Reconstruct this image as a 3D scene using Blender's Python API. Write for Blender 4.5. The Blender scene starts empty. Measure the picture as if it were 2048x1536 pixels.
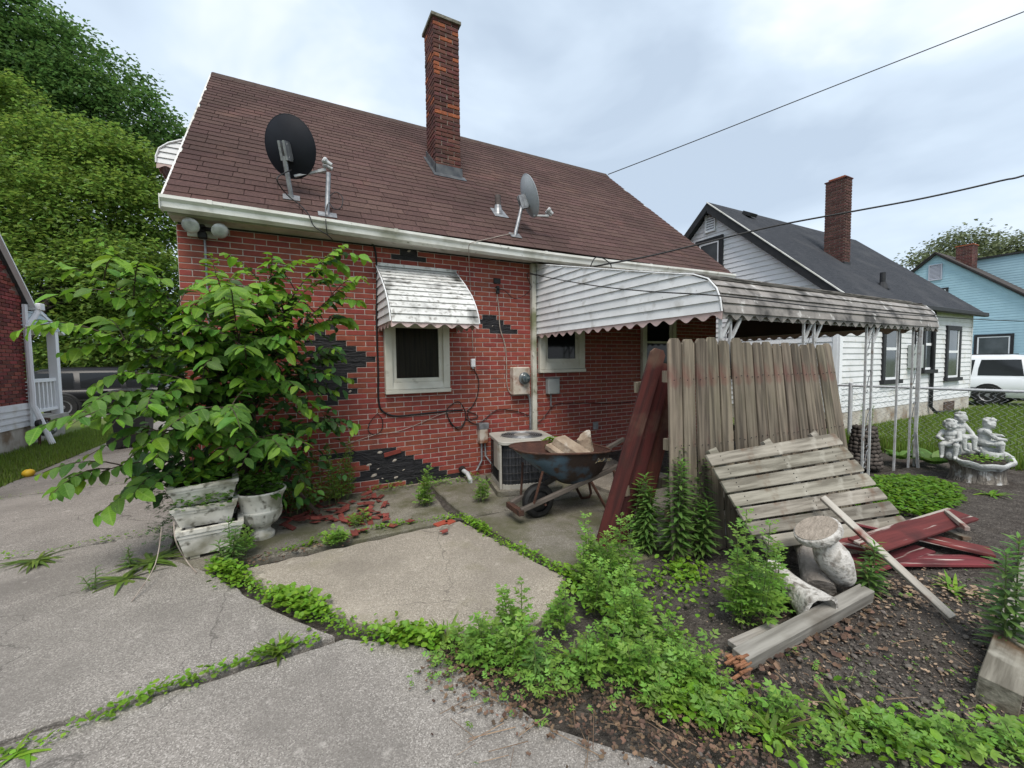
import bpy, bmesh, math, random
import numpy as np
from math import sin, cos, pi, radians, sqrt, atan2
from mathutils import Vector, Matrix, Euler
random.seed(7); np.random.seed(7)
S = bpy.context.scene
COL = S.collection

# ------------------------------------------------------------------ camera
FPX, YAW, PITCH, ROLL = 826.58, 0.48569, -0.0532432, -0.01207
CAM = Vector((0, 0, 1.5))
_fw = Vector((sin(YAW)*cos(PITCH), cos(YAW)*cos(PITCH), sin(PITCH)))
_r0 = Vector((cos(YAW), -sin(YAW), 0)); _u0 = _r0.cross(_fw)
_rt = _r0*cos(ROLL) + _u0*sin(ROLL); _up = -_r0*sin(ROLL) + _u0*cos(ROLL)
cd = bpy.data.cameras.new('camera'); cam = bpy.data.objects.new('camera', cd); COL.objects.link(cam)
cd.sensor_width = 36; cd.lens = FPX/2048*36; cd.clip_start = 0.05; cd.clip_end = 2000
cam.matrix_world = Matrix(((_rt.x, _up.x, -_fw.x, CAM.x), (_rt.y, _up.y, -_fw.y, CAM.y), (_rt.z, _up.z, -_fw.z, CAM.z), (0, 0, 0, 1)))
S.camera = cam

# ------------------------------------------------------------------ sky, sun, exposure
SUN_EL, SUN_AZ = radians(58), radians(205)          # azimuth: clockwise from +Y, the sun stands behind the camera
W = bpy.data.worlds.new('World'); S.world = W; W.use_nodes = True
nt = W.node_tree; N = nt.nodes; N.clear()
out = N.new('ShaderNodeOutputWorld'); bg = N.new('ShaderNodeBackground'); nt.links.new(bg.outputs[0], out.inputs[0])
sky = N.new('ShaderNodeTexSky'); sky.sky_type = 'NISHITA'; sky.sun_disc = False
sky.sun_elevation = SUN_EL; sky.sun_rotation = SUN_AZ
sk = N.new('ShaderNodeVectorMath'); sk.operation = 'SCALE'; sk.inputs[3].default_value = 0.085
nt.links.new(sky.outputs[0], sk.inputs[0])
tc = N.new('ShaderNodeTexCoord'); mp = N.new('ShaderNodeMapping'); mp.inputs[3].default_value = (1.0, 1.0, 2.2)
mp.inputs[1].default_value = (0.35, 0.2, 0.1)
nt.links.new(tc.outputs['Generated'], mp.inputs[0])
nz = N.new('ShaderNodeTexNoise'); nz.inputs['Scale'].default_value = 1.9; nz.inputs['Detail'].default_value = 5; nz.inputs['Roughness'].default_value = .5; nz.inputs['Distortion'].default_value = .35
nt.links.new(mp.outputs[0], nz.inputs['Vector'])
cr = N.new('ShaderNodeValToRGB'); cr.color_ramp.elements[0].position = .34; cr.color_ramp.elements[1].position = .66
cr.color_ramp.elements[0].color = (.40, .48, .58, 1); cr.color_ramp.elements[1].color = (.80, .83, .87, 1)
e = cr.color_ramp.elements.new(.5); e.color = (.53, .62, .72, 1)
nt.links.new(nz.outputs[0], cr.inputs[0])
mx = N.new('ShaderNodeMixRGB'); mx.inputs[0].default_value = .9
nt.links.new(sk.outputs[0], mx.inputs[1]); nt.links.new(cr.outputs[0], mx.inputs[2])
nt.links.new(mx.outputs[0], bg.inputs[0]); bg.inputs[1].default_value = 1.0
sl = bpy.data.lights.new('sun', 'SUN'); sun = bpy.data.objects.new('sun', sl); COL.objects.link(sun)
sl.energy = 2.3; sl.angle = radians(30); sl.color = (1, .94, .86)
sd = Vector((sin(SUN_AZ)*cos(SUN_EL), cos(SUN_AZ)*cos(SUN_EL), sin(SUN_EL)))
sun.rotation_euler = sd.to_track_quat('Z', 'Y').to_euler()
V = S.view_settings; V.view_transform = 'Standard'; V.look = 'None'; V.exposure = 0.62; V.gamma = 1.0; V.use_curve_mapping = False
S.cycles.max_bounces = 6; S.cycles.diffuse_bounces = 3; S.cycles.transparent_max_bounces = 8; S.cycles.use_denoising = True

# ------------------------------------------------------------------ measuring helpers (a sight line cut with a known plane)
def ray(x, y): return (x-1024)/FPX*_rt - (y-768)/FPX*_up + _fw
def _pl(x, y, a, v):
    d = ray(x, y); return CAM + d*((v-CAM[a])/d[a])
def GP(x, y, z=0.0): return _pl(x, y, 2, z)
def YP(x, y, v): return _pl(x, y, 1, v)
def XP(x, y, v): return _pl(x, y, 0, v)
def DP(x, y, d): return CAM + ray(x, y)*d
def proj(p):
    d = Vector(p)-CAM; z = d.dot(_fw); return (1024+FPX*d.dot(_rt)/z, 768-FPX*d.dot(_up)/z, z)
def inpoly(x, y, P):
    c = False; j = len(P)-1
    for i in range(len(P)):
        if (P[i][1] > y) != (P[j][1] > y) and x < (P[j][0]-P[i][0])*(y-P[i][1])/(P[j][1]-P[i][1])+P[i][0]: c = not c
        j = i
    return c
def smooth01(t):
    t = max(0, min(1, t)); return t*t*(3-2*t)
def gz(x, y):                                        # the garden soil rises a little to the right of the patio
    return 0.13*smooth01((x-2.6)/2.8)

# ------------------------------------------------------------------ object helpers
def wloc(o):
    v = Vector((0, 0, 0))
    while o is not None:
        v = v + o.location; o = o.parent
    return v
def empty(name, loc, label, cat, group=None):
    o = bpy.data.objects.new(name, None); COL.objects.link(o); o.location = loc; o.empty_display_size = .1
    return tag(o, label, cat, group)
def tag(o, label=None, cat=None, group=None, kind=None):
    if label: o['label'] = label
    if cat: o['category'] = cat
    if group: o['group'] = group
    if kind: o['kind'] = kind
    return o
def link(name, me, mat=None, parent=None, loc=None, rot=None, scale=None):
    o = bpy.data.objects.new(name, me); COL.objects.link(o)
    if mat is not None and len(me.materials) == 0: me.materials.append(mat)
    if parent is not None: o.parent = parent
    if loc is not None: o.location = Vector(loc) - (wloc(parent) if parent is not None else Vector((0, 0, 0)))
    if rot is not None: o.rotation_euler = rot
    if scale is not None: o.scale = scale
    return o
class MB:
    def __init__(s): s.v = []; s.f = []
    def add(s, vs, fs):
        b = len(s.v); s.v += [tuple(v) for v in vs]; s.f += [tuple(i+b for i in f) for f in fs]; return s
    def box(s, lo, hi):
        (a, b, c), (d, e, f) = lo, hi
        return s.add([(a, b, c), (d, b, c), (d, e, c), (a, e, c), (a, b, f), (d, b, f), (d, e, f), (a, e, f)], BF)
    def obox(s, c, ax, ay, az):                      # centre and three half-axes
        c, ax, ay, az = map(Vector, (c, ax, ay, az))
        return s.add([c-ax-ay-az, c+ax-ay-az, c+ax+ay-az, c-ax+ay-az, c-ax-ay+az, c+ax-ay+az, c+ax+ay+az, c-ax+ay+az], BF)
    def bar(s, a, b, w, h, up=(0, 0, 1)):
        a, b = Vector(a), Vector(b); d = (b-a); L = d.length; d.normalize()
        x = d.cross(Vector(up))
        if x.length < 1e-4: x = d.cross(Vector((0, 1, 0)))
        x.normalize(); z = x.cross(d)
        return s.obox((a+b)/2, d*(L/2), x*(w/2), z*(h/2))
    def tube(s, pts, r, n=6, cap=True):
        pts = [Vector(p) for p in pts]; m = len(pts)
        rr = r if isinstance(r, (list, tuple)) else [r]*m
        vs = []; fs = []; prev = None
        for i, p in enumerate(pts):
            t = (pts[min(i+1, m-1)]-pts[max(i-1, 0)])
            if t.length < 1e-9: t = Vector((0, 0, 1))
            t.normalize()
            if prev is None:
                x = t.cross(Vector((0, 0, 1)))
                if x.length < .05: x = t.cross(Vector((1, 0, 0)))
            else:
                x = prev - t*prev.dot(t)
                if x.length < 1e-6: x = t.cross(Vector((.3, .5, .8)))
            x.normalize(); y = t.cross(x); prev = x
            for k in range(n):
                a = 2*pi*k/n; vs.append(p + (x*cos(a)+y*sin(a))*rr[i])
        for i in range(m-1):
            for k in range(n):
                fs.append((i*n+k, i*n+(k+1) % n, (i+1)*n+(k+1) % n, (i+1)*n+k))
        if cap: fs += [tuple(range(n))[::-1], tuple(range((m-1)*n, m*n))]
        return s.add(vs, fs)
    def lathe(s, prof, c=(0, 0, 0), n=24, axis=None, sx=1, sy=1, close=False):
        c = Vector(c); Q = Vector((0, 0, 1)).rotation_difference(Vector(axis)) if axis else None
        vs = []; fs = []; m = len(prof)
        for (r, z) in prof:
            for k in range(n):
                a = 2*pi*k/n; v = Vector((r*cos(a)*sx, r*sin(a)*sy, z))
                vs.append(c + (Q @ v if Q else v))
        for i in range(m-1):
            for k in range(n): fs.append((i*n+k, i*n+(k+1) % n, (i+1)*n+(k+1) % n, (i+1)*n+k))
        if close: fs += [tuple(range(n))[::-1], tuple(range((m-1)*n, m*n))]
        return s.add(vs, fs)
    def ell(s, c, r, n=10, m=7, rot=None):
        c = Vector(c); vs = []; fs = []
        R = Euler(rot).to_matrix() if rot else None
        for i in range(m+1):
            t = pi*i/m
            for k in range(n):
                a = 2*pi*k/n; v = Vector((r[0]*sin(t)*cos(a), r[1]*sin(t)*sin(a), r[2]*cos(t)))
                vs.append(c + (R @ v if R else v))
        for i in range(m):
            for k in range(n): fs.append((i*n+k, (i+1)*n+k, (i+1)*n+(k+1) % n, i*n+(k+1) % n))
        return s.add(vs, fs)
    def prism(s, poly, d):                           # planar polygon pushed along d
        d = Vector(d); n = len(poly); P = [Vector(p) for p in poly]
        return s.add(P+[p+d for p in P], [tuple(range(n))[::-1], tuple(range(n, 2*n))]+[(i, (i+1) % n, n+(i+1) % n, n+i) for i in range(n)])
    def mesh(s, name, off=Vector((0, 0, 0)), smooth=False, bevel=0):
        me = bpy.data.meshes.new(name)
        me.from_pydata([tuple(Vector(v)-off) for v in s.v], [], s.f); me.update()
        bm = bmesh.new(); bm.from_mesh(me)
        bmesh.ops.recalc_face_normals(bm, faces=bm.faces)
        if bevel: bmesh.ops.bevel(bm, geom=[e for e in bm.edges], offset=bevel, segments=1, affect='EDGES', clamp_overlap=True)
        bm.to_mesh(me); bm.free()
        if smooth:
            for p in me.polygons: p.use_smooth = True
            try: me.set_sharp_from_angle(angle=radians(smooth if smooth > 1 else 40))
            except Exception: pass
        return me
    def build(s, name, mat, parent=None, smooth=False, bevel=0):
        me = s.mesh(name, wloc(parent) if parent is not None else Vector((0, 0, 0)), smooth, bevel)
        return link(name, me, mat, parent)
BF = [(0, 3, 2, 1), (4, 5, 6, 7), (0, 1, 5, 4), (1, 2, 6, 5), (2, 3, 7, 6), (3, 0, 4, 7)]

def scatter(name, tv, tf, M34, mat, parent=None, kind=None, smooth=False, uv=False):
    """one mesh of many copies of a small template: tv (k,3), tf faces of equal size, M34 (N,3,4)"""
    tv = np.asarray(tv, float); tf = np.asarray(tf, int); M34 = np.asarray(M34, float)
    n, k = len(M34), len(tv)
    off = np.array(wloc(parent)) if parent is not None else np.zeros(3)
    P = np.einsum('nij,kj->nki', M34[:, :, :3], tv) + M34[:, None, :, 3] - off
    F = (tf[None] + (np.arange(n)*k)[:, None, None]).reshape(-1, tf.shape[1])
    me = bpy.data.meshes.new(name)
    me.vertices.add(n*k); me.vertices.foreach_set('co', P.reshape(-1))
    me.loops.add(F.size); me.loops.foreach_set('vertex_index', F.reshape(-1).astype(np.int32))
    me.polygons.add(len(F)); me.polygons.foreach_set('loop_start', (np.arange(len(F))*F.shape[1]).astype(np.int32))
    me.polygons.foreach_set('loop_total', np.full(len(F), F.shape[1], np.int32))
    me.update(calc_edges=True); me.validate()
    if smooth: me.polygons.foreach_set('use_smooth', np.ones(len(F), bool))
    if uv:
        ul = me.uv_layers.new(name='UVMap'); ul.data.foreach_set('uv', np.tile(tv[:, :2], (n, 1))[F.reshape(-1)].astype(np.float32).reshape(-1))
    o = link(name, me, mat, parent)
    if kind: o['kind'] = kind
    return o
def xf(p, x, y, z, s=1.0):
    """3x4 transform with columns x, y, z (unit) times s at p"""
    return [[x[0]*s, y[0]*s, z[0]*s, p[0]], [x[1]*s, y[1]*s, z[1]*s, p[1]], [x[2]*s, y[2]*s, z[2]*s, p[2]]]
def frame(d, up=Vector((0, 0, 1)), roll=0.0):
    d = Vector(d).normalized(); y = Vector(up).cross(d)
    if y.length < 1e-3: y = Vector((1, 0, 0)).cross(d)
    y.normalize(); z = d.cross(y)
    if roll:
        y2 = y*cos(roll)+z*sin(roll); z = -y*sin(roll)+z*cos(roll); y = y2
    return d, y, z

# ------------------------------------------------------------------ materials
def M(name, col, col2=None, scale=8, rough=.8, bump=0.0, bscale=60, rand=0.0, metal=0, stain=None, stain2=None, coord='pos', stretch=(1, 1, 1), spec=.3, lo=.35, hi=.65, detail=6, transl=0.0, hue=0.0, dist=.02):
    m = bpy.data.materials.new(name); m.use_nodes = True; t = m.node_tree; n = t.nodes; L = t.links
    b = n['Principled BSDF']; b.inputs['Roughness'].default_value = rough; b.inputs['Metallic'].default_value = metal
    b.inputs['Specular IOR Level'].default_value = spec
    if coord == 'pos': g = n.new('ShaderNodeNewGeometry'); cv = g.outputs['Position']
    else: g = n.new('ShaderNodeTexCoord'); cv = g.outputs['Object']
    oi = n.new('ShaderNodeObjectInfo'); gi = n.new('ShaderNodeNewGeometry')
    ad = n.new('ShaderNodeMath'); L.new(oi.outputs['Random'], ad.inputs[0]); L.new(gi.outputs['Random Per Island'], ad.inputs[1])
    fr = n.new('ShaderNodeMath'); fr.operation = 'FRACT'; L.new(ad.outputs[0], fr.inputs[0]); rnd = fr.outputs[0]
    mpn = n.new('ShaderNodeMapping'); mpn.inputs[3].default_value = stretch; L.new(cv, mpn.inputs[0])
    if coord == 'obj':
        cb = n.new('ShaderNodeCombineXYZ'); mu = n.new('ShaderNodeMath'); mu.operation = 'MULTIPLY'; mu.inputs[1].default_value = 37.0
        L.new(rnd, mu.inputs[0]); L.new(mu.outputs[0], cb.inputs[0]); L.new(mu.outputs[0], cb.inputs[1]); L.new(cb.outputs[0], mpn.inputs[1])
    def noise(sc, lo_, hi_, vec=mpn.outputs[0], det=detail):
        z = n.new('ShaderNodeTexNoise'); z.inputs['Scale'].default_value = sc; z.inputs['Detail'].default_value = det; L.new(vec, z.inputs['Vector'])
        r = n.new('ShaderNodeMapRange'); r.inputs[1].default_value = lo_; r.inputs[2].default_value = hi_; L.new(z.outputs[0], r.inputs[0])
        return r.outputs[0], z.outputs[0]
    def mix(f, a, c):
        x = n.new('ShaderNodeMixRGB')
        if isinstance(f, float): x.inputs[0].default_value = f
        else: L.new(f, x.inputs[0])
        for i, q in ((1, a), (2, c)):
            if isinstance(q, tuple): x.inputs[i].default_value = (*q, 1)
            else: L.new(q, x.inputs[i])
        return x.outputs[0]
    c = col
    if col2: f, _ = noise(scale, lo, hi); c = mix(f, col, col2)
    for st in (stain, stain2):
        if st:
            f, _ = noise(st[1], st[2], st[3], vec=(cv if len(st) < 5 else mpn.outputs[0])); c = mix(f, c, st[0])
    if rand or hue:
        h = n.new('ShaderNodeHueSaturation')
        if isinstance(c, tuple): h.inputs['Color'].default_value = (*c, 1)
        else: L.new(c, h.inputs['Color'])
        r = n.new('ShaderNodeMapRange'); r.inputs[3].default_value = 1-rand; r.inputs[4].default_value = 1+rand; L.new(rnd, r.inputs[0]); L.new(r.outputs[0], h.inputs['Value'])
        if hue:
            m2 = n.new('ShaderNodeMath'); m2.operation = 'MULTIPLY'; m2.inputs[1].default_value = 7.31; L.new(rnd, m2.inputs[0])
            f2 = n.new('ShaderNodeMath'); f2.operation = 'FRACT'; L.new(m2.outputs[0], f2.inputs[0])
            r2 = n.new('ShaderNodeMapRange'); r2.inputs[3].default_value = .5-hue; r2.inputs[4].default_value = .5+hue; L.new(f2.outputs[0], r2.inputs[0]); L.new(r2.outputs[0], h.inputs['Hue'])
        c = h.outputs[0]
    if isinstance(c, tuple): b.inputs['Base Color'].default_value = (*c, 1)
    else: L.new(c, b.inputs['Base Color'])
    if bump:
        z = n.new('ShaderNodeTexNoise'); z.inputs['Scale'].default_value = bscale; z.inputs['Detail'].default_value = 5; L.new(mpn.outputs[0], z.inputs['Vector'])
        bp = n.new('ShaderNodeBump'); bp.inputs['Strength'].default_value = bump; bp.inputs['Distance'].default_value = dist; L.new(z.outputs[0], bp.inputs['Height']); L.new(bp.outputs[0], b.inputs['Normal'])
    if transl:
        tr = n.new('ShaderNodeBsdfTranslucent'); ms = n.new('ShaderNodeMixShader'); ms.inputs[0].default_value = transl
        hs = n.new('ShaderNodeHueSaturation'); hs.inputs['Value'].default_value = 1.5; hs.inputs['Hue'].default_value = .485
        if isinstance(c, tuple): hs.inputs['Color'].default_value = (*c, 1)
        else: L.new(c, hs.inputs['Color'])
        L.new(hs.outputs[0], tr.inputs['Color']); L.new(b.outputs[0], ms.inputs[1]); L.new(tr.outputs[0], ms.inputs[2]); L.new(ms.outputs[0], n['Material Output'].inputs[0])
    return m
m_ = {}
def concrete(name, base, dark, light, moss=None, amount=(.45, .7)):
    """washed concrete: fine aggregate speckle, broad stains"""
    m = bpy.data.materials.new(name); m.use_nodes = True; t = m.node_tree; n = t.nodes; L = t.links; b = n['Principled BSDF']
    b.inputs['Roughness'].default_value = .9; b.inputs['Specular IOR Level'].default_value = .2
    g = n.new('ShaderNodeNewGeometry')
    def nz(sc, det=4, ro=.6):
        z = n.new('ShaderNodeTexNoise'); z.inputs['Scale'].default_value = sc; z.inputs['Detail'].default_value = det; z.inputs['Roughness'].default_value = ro; L.new(g.outputs['Position'], z.inputs['Vector']); return z.outputs[0]
    def mr(v, a, c, lo=0, hi=1):
        r = n.new('ShaderNodeMapRange'); r.inputs[1].default_value = a; r.inputs[2].default_value = c; r.inputs[3].default_value = lo; r.inputs[4].default_value = hi; L.new(v, r.inputs[0]); return r.outputs[0]
    def mix(f, a, c):
        x = n.new('ShaderNodeMixRGB'); L.new(f, x.inputs[0])
        for i, q in ((1, a), (2, c)):
            if isinstance(q, tuple): x.inputs[i].default_value = (*q, 1)
            else: L.new(q, x.inputs[i])
        return x.outputs[0]
    vo = n.new('ShaderNodeTexVoronoi'); vo.inputs['Scale'].default_value = 210; L.new(g.outputs['Position'], vo.inputs['Vector'])
    sp = n.new('ShaderNodeSeparateColor'); L.new(vo.outputs['Color'], sp.inputs[0])
    c = mix(mr(nz(1.6, 6), .3, .7), base, tuple(x*.72 for x in base))
    c = mix(mr(sp.outputs[0], .64, .85, 0, .58), c, light)
    c = mix(mr(sp.outputs[1], .62, .86, 0, .62), c, dark)
    c = mix(mr(nz(60, 3), .55, .75, 0, .5), c, dark)
    c = mix(mr(nz(.9, 6, .65), .46, .66, 0, .75), c, tuple(x*.56 for x in base))
    c = mix(mr(nz(3.5, 6), .55, .75, 0, .45), c, tuple(x*.5 for x in base))
    c = mix(mr(nz(9, 5), .62, .7, 0, .35), c, light)
    vc = n.new('ShaderNodeTexVoronoi'); vc.feature = 'DISTANCE_TO_EDGE'; vc.inputs['Scale'].default_value = .62
    dv = n.new('ShaderNodeVectorMath'); dv.operation = 'MULTIPLY_ADD'; zn = n.new('ShaderNodeTexNoise'); zn.inputs['Scale'].default_value = 2.2; zn.inputs['Detail'].default_value = 6; L.new(g.outputs['Position'], zn.inputs['Vector'])
    L.new(zn.outputs['Color'], dv.inputs[0]); dv.inputs[1].default_value = (.7, .7, 0); L.new(g.outputs['Position'], dv.inputs[2]); L.new(dv.outputs[0], vc.inputs['Vector'])
    c = mix(mr(vc.outputs['Distance'], .0, .0035, .75, 0), c, tuple(x*.3 for x in base))
    c = mix(mr(nz(.55, 4), .55, .68, 0, .35), c, tuple(min(1, x*1.35) for x in base))
    if moss: c = mix(mr(nz(2.3, 6, .65), amount[0], amount[1], 0, .8), c, moss)
    L.new(c, b.inputs['Base Color'])
    bp = n.new('ShaderNodeBump'); bp.inputs['Strength'].default_value = .7; bp.inputs['Distance'].default_value = .004
    L.new(sp.outputs[2], bp.inputs['Height']); L.new(bp.outputs[0], b.inputs['Normal'])
    return m
# ================================================================== palette
m_['brick'] = M('red_brick_face', (.275, .064, .043), (.215, .050, .036), scale=14, rough=.75, bump=.35, bscale=90, rand=.13, hue=.008, stain=((.27, .08, .055), 1.1, .60, .85), stain2=((.12, .033, .028), 2.0, .56, .8), dist=.006)
m_['mortar'] = M('pale_mortar', (.50, .43, .39), (.38, .32, .29), scale=20, rough=.95, bump=.4, bscale=120, stain=((.34, .28, .25), 1.1, .58, .8), dist=.004)
m_['tar'] = M('black_backing_board', (.012, .012, .014), (.028, .027, .030), scale=9, rough=.55, bump=.7, bscale=26, stretch=(.6, 1, 3), dist=.02)
m_['oldbrick'] = M('dark_weathered_brick', (.12, .042, .034), (.085, .032, .028), scale=12, rough=.85, bump=.6, bscale=70, rand=.35, hue=.012, stain=((.06, .03, .03), 3, .5, .7), dist=.01)
m_['spall'] = M('spalled_orange_brick', (.32, .10, .045), (.20, .06, .032), scale=22, rough=.9, bump=.8, bscale=60, rand=.15, dist=.01)
m_['oldmortar'] = M('grey_brown_mortar', (.34, .28, .24), (.22, .18, .155), scale=20, rough=.95, bump=.5, bscale=90)
m_['shingle'] = M('brown_asphalt_shingle', (.112, .067, .059), (.074, .046, .042), scale=38, rough=.95, bump=.8, bscale=260, rand=.14, hue=.008, stain=((.055, .034, .031), .55, .45, .75), stain2=((.14, .075, .062), 1.4, .6, .85), dist=.006, spec=.15)
m_['ridge'] = M('dark_ridge_cap', (.045, .03, .026), (.07, .045, .035), scale=12, rough=.95, bump=.5)
m_['blackfascia'] = M('black_fascia', (.012, .012, .013), rough=.7)
m_['gutter'] = M('dirty_white_gutter', (.72, .72, .69), (.58, .57, .52), scale=3, rough=.5, stain=((.22, .22, .15), 2.2, .54, .76), stain2=((.14, .13, .09), 13, .66, .8), bump=.1, bscale=30)
m_['soffit'] = M('soffit_paint', (.58, .56, .50), (.44, .42, .36), scale=4, rough=.7, stain=((.2, .18, .13), 7, .6, .8))
m_['trim'] = M('cream_window_trim', (.68, .66, .58), (.58, .55, .47), scale=5, rough=.6, stain=((.34, .31, .24), 9, .60, .8), bump=.1)
m_['trimw'] = M('white_window_trim', (.74, .74, .72), (.62, .62, .59), scale=5, rough=.5, stain=((.3, .28, .22), 12, .62, .8))
m_['flash'] = M('grey_flashing', (.06, .065, .075), (.11, .115, .12), scale=10, rough=.5, metal=.3)
m_['awn'] = M('weathered_white_awning', (.66, .66, .64), (.52, .52, .50), scale=6, rough=.55, stain=((.07, .07, .065), 3.2, .50, .66), stain2=((.20, .19, .17), 19, .52, .72), spec=.4)
m_['awnside'] = M('white_awning_side', (.76, .77, .78), (.66, .67, .68), scale=5, rough=.5, stain=((.34, .33, .30), 6, .58, .82), stain2=((.25, .24, .22), 30, .66, .8))
m_['valance'] = M('faded_pink_valance', (.60, .45, .44), (.50, .38, .35), scale=9, rough=.6, stain=((.2, .17, .14), 14, .56, .75))
m_['awnfront'] = M('mildewed_awning_front', (.31, .285, .265), (.20, .185, .17), scale=7, rough=.6, stain=((.055, .05, .045), 5, .46, .66), stain2=((.5, .49, .47), 11, .62, .74), stretch=(.4, 1, 1))
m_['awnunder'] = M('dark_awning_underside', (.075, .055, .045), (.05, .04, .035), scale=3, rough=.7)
m_['postw'] = M('white_painted_iron', (.50, .51, .52), (.36, .36, .36), scale=20, rough=.45, stain=((.22, .17, .13), 14, .62, .75))
m_['black'] = M('black_rubber', (.012, .012, .012), (.022, .022, .022), scale=30, rough=.6)
m_['cable'] = M('black_cable', (.014, .014, .015), rough=.55)
m_['cablew'] = M('pale_cable', (.42, .37, .32), (.25, .2, .17), scale=20, rough=.6)
m_['steel'] = M('grey_galvanised_steel', (.32, .33, .34), (.2, .2, .21), scale=18, rough=.45, metal=.6, stain=((.14, .09, .06), 11, .62, .8))
m_['glass'] = M('dark_window_glass', (.010, .012, .014), rough=.05, spec=.28)
m_['soil'] = M('dark_soil', (.062, .054, .048), (.10, .088, .078), scale=14, rough=1, bump=1.0, bscale=55, stain=((.20, .18, .155), 60, .60, .68), stain2=((.045, .036, .03), 2, .5, .7), dist=.03, spec=.1)
m_['lawnsoil'] = M('lawn_ground', (.085, .12, .03), (.12, .145, .04), scale=6, rough=1, bump=.8, bscale=70)
m_['conc'] = concrete('washed_concrete', (.297, .272, .246), (.10, .09, .081), (.53, .495, .455))
m_['conc2'] = concrete('pale_washed_concrete', (.365, .322, .265), (.145, .123, .097), (.58, .53, .455), moss=(.22, .20, .13), amount=(.55, .8))
m_['conc3'] = concrete('mossy_concrete', (.24, .22, .18), (.09, .082, .068), (.42, .39, .34), moss=(.085, .085, .04), amount=(.42, .62))

# ================================================================== ground
def sheet(name, x0, x1, y0, y1, nx, ny, zf, mat, label=None):
    vs = []; fs = []
    for j in range(ny+1):
        for i in range(nx+1):
            x = x0+(x1-x0)*i/nx; y = y0+(y1-y0)*j/ny; vs.append((x, y, zf(x, y)))
    for j in range(ny):
        for i in range(nx):
            a = j*(nx+1)+i; fs.append((a, a+1, a+nx+2, a+nx+1))
    o = MB().add(vs, fs).build(name, mat, smooth=True); o['kind'] = 'structure'; return o
def hz(x, y, s): return (sin(x*2.1*s+1.3)*cos(y*1.7*s)+.5*sin(x*5.3*s+y*4.1*s))*.5
sheet('ground', -400, 500, -300, 600, 60, 60, lambda x, y: -.55, m_['lawnsoil'])
sheet('garden_soil', -3.4, 8.6, -1.5, 5.1, 120, 66, lambda x, y: gz(x, y)-.045+.012*hz(x, y, 1.6)+.01*hz(x, y, 4)+(.05 if (x > 1.8 and y < 2.2) else 0)*smooth01((x-1.8)*2), m_['soil'])
sheet('neighbour_lawn', 8.25, 60, -6, 14, 50, 20, lambda x, y: .10+.02*hz(x, y, .7)-.5*smooth01((x-16.5)/5), m_['lawnsoil'])
sheet('side_lawn', -30, -3.36, 3, 14.5, 20, 14, lambda x, y: -.01+.015*hz(x, y, .8), m_['lawnsoil'])
sheet('front_lawn', -60, 80, 14.5, 30, 30, 6, lambda x, y: -.03, m_['lawnsoil'])
road = MB().box((-200, 20.5, -.1), (200, 29, -.02)).build('street', M('asphalt', (.05, .05, .052), (.07, .07, .07), scale=6, rough=.9, bump=.3)); road['kind'] = 'structure'

pav = empty('concrete_paving', (0, 0, 0), 'cracked concrete slabs of the driveway and patio', None); del pav['label']; pav['kind'] = 'structure'
def jag(poly, step=.09, amp=.012, seed=1):
    rg = random.Random(seed); o = []
    for i in range(len(poly)):
        a, b = Vector((*poly[i], 0)), Vector((*poly[(i+1) % len(poly)], 0)); n = max(1, int((b-a).length/step)) if (b-a).length < 6 else 1
        nn = Vector((-(b-a).y, (b-a).x, 0)).normalized()
        for k in range(n):
            p = a+(b-a)*(k/n) + nn*(rg.uniform(-amp, amp) if k else 0); o.append((p.x, p.y))
    return o
def slab(poly, mat, z=0.0, seed=1, amp=.012, tilt=(0, 0)):
    P = jag(poly, amp=amp, seed=seed); n = len(P)
    cx = sum(p[0] for p in P)/n; cy = sum(p[1] for p in P)/n
    def ring(s, dz):
        r = []
        for (x, y) in P:
            d = Vector((cx-x, cy-y)); d.normalize(); xx = x+d.x*s; yy = y+d.y*s
            r.append((xx, yy, z+dz+tilt[0]*(xx-cx)+tilt[1]*(yy-cy)))
        return r
    v = ring(0, -.12)+ring(0, -.012)+ring(.012, 0)
    f = [(k*n+i, k*n+(i+1) % n, (k+1)*n+(i+1) % n, (k+1)*n+i) for k in (0, 1) for i in range(n)] + [tuple(range(2*n, 3*n))]
    return MB().add(v, f).build('slab', mat, pav)
slab([(-3.33, -2.5), (2.6, -2.5), (1.9, .1), (1.27, .93), (.86, 1.40), (.74, 1.72), (.56, 2.10), (.20, 2.375), (-3.33, 2.30)], m_['conc'], 0, 1)
slab([(-3.33, 2.345), (.15, 2.42), (-.20, 2.93), (-.56, 3.58), (-.90, 4.05), (-1.0, 4.68), (-3.33, 4.655)], m_['conc'], .002, 2)
slab([(-3.33, 4.70), (-.99, 4.735), (-.99, 6.98), (-3.33, 6.96)], m_['conc'], -.004, 3)
for k, (a, b) in enumerate(((7.01, 9.6), (9.64, 12.3), (12.34, 15.5), (15.54, 20.4))):
    slab([(-3.33, a), (-.99, a+.01), (-.99, b), (-3.33, b-.01)], m_['conc'], 0, 4+k)
slab([(-.44, 3.56), (1.34, 3.63), (1.62, 2.30), (1.30, 2.02), (.98, 1.92), (.70, 2.16), (.30, 2.46), (-.12, 3.02)], m_['conc2'], .006, 9, .018, tilt=(.004, -.003))
slab([(-.9, 3.78), (-.5, 3.69), (1.33, 3.70), (1.36, 5.03), (-.9, 5.03)], m_['conc3'], .0, 10)
slab([(1.44, 3.64), (1.74, 2.27), (3.1, 2.2), (3.1, 3.66)], m_['conc3'], .004, 11)
slab([(1.44, 3.70), (3.1, 3.70), (3.1, 5.03), (1.44, 5.03)], m_['conc3'], 0, 12)
slab([(3.14, 2.45), (5.2, 2.45), (5.2, 5.03), (3.14, 5.03)], m_['conc2'], .03, 13)
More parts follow.
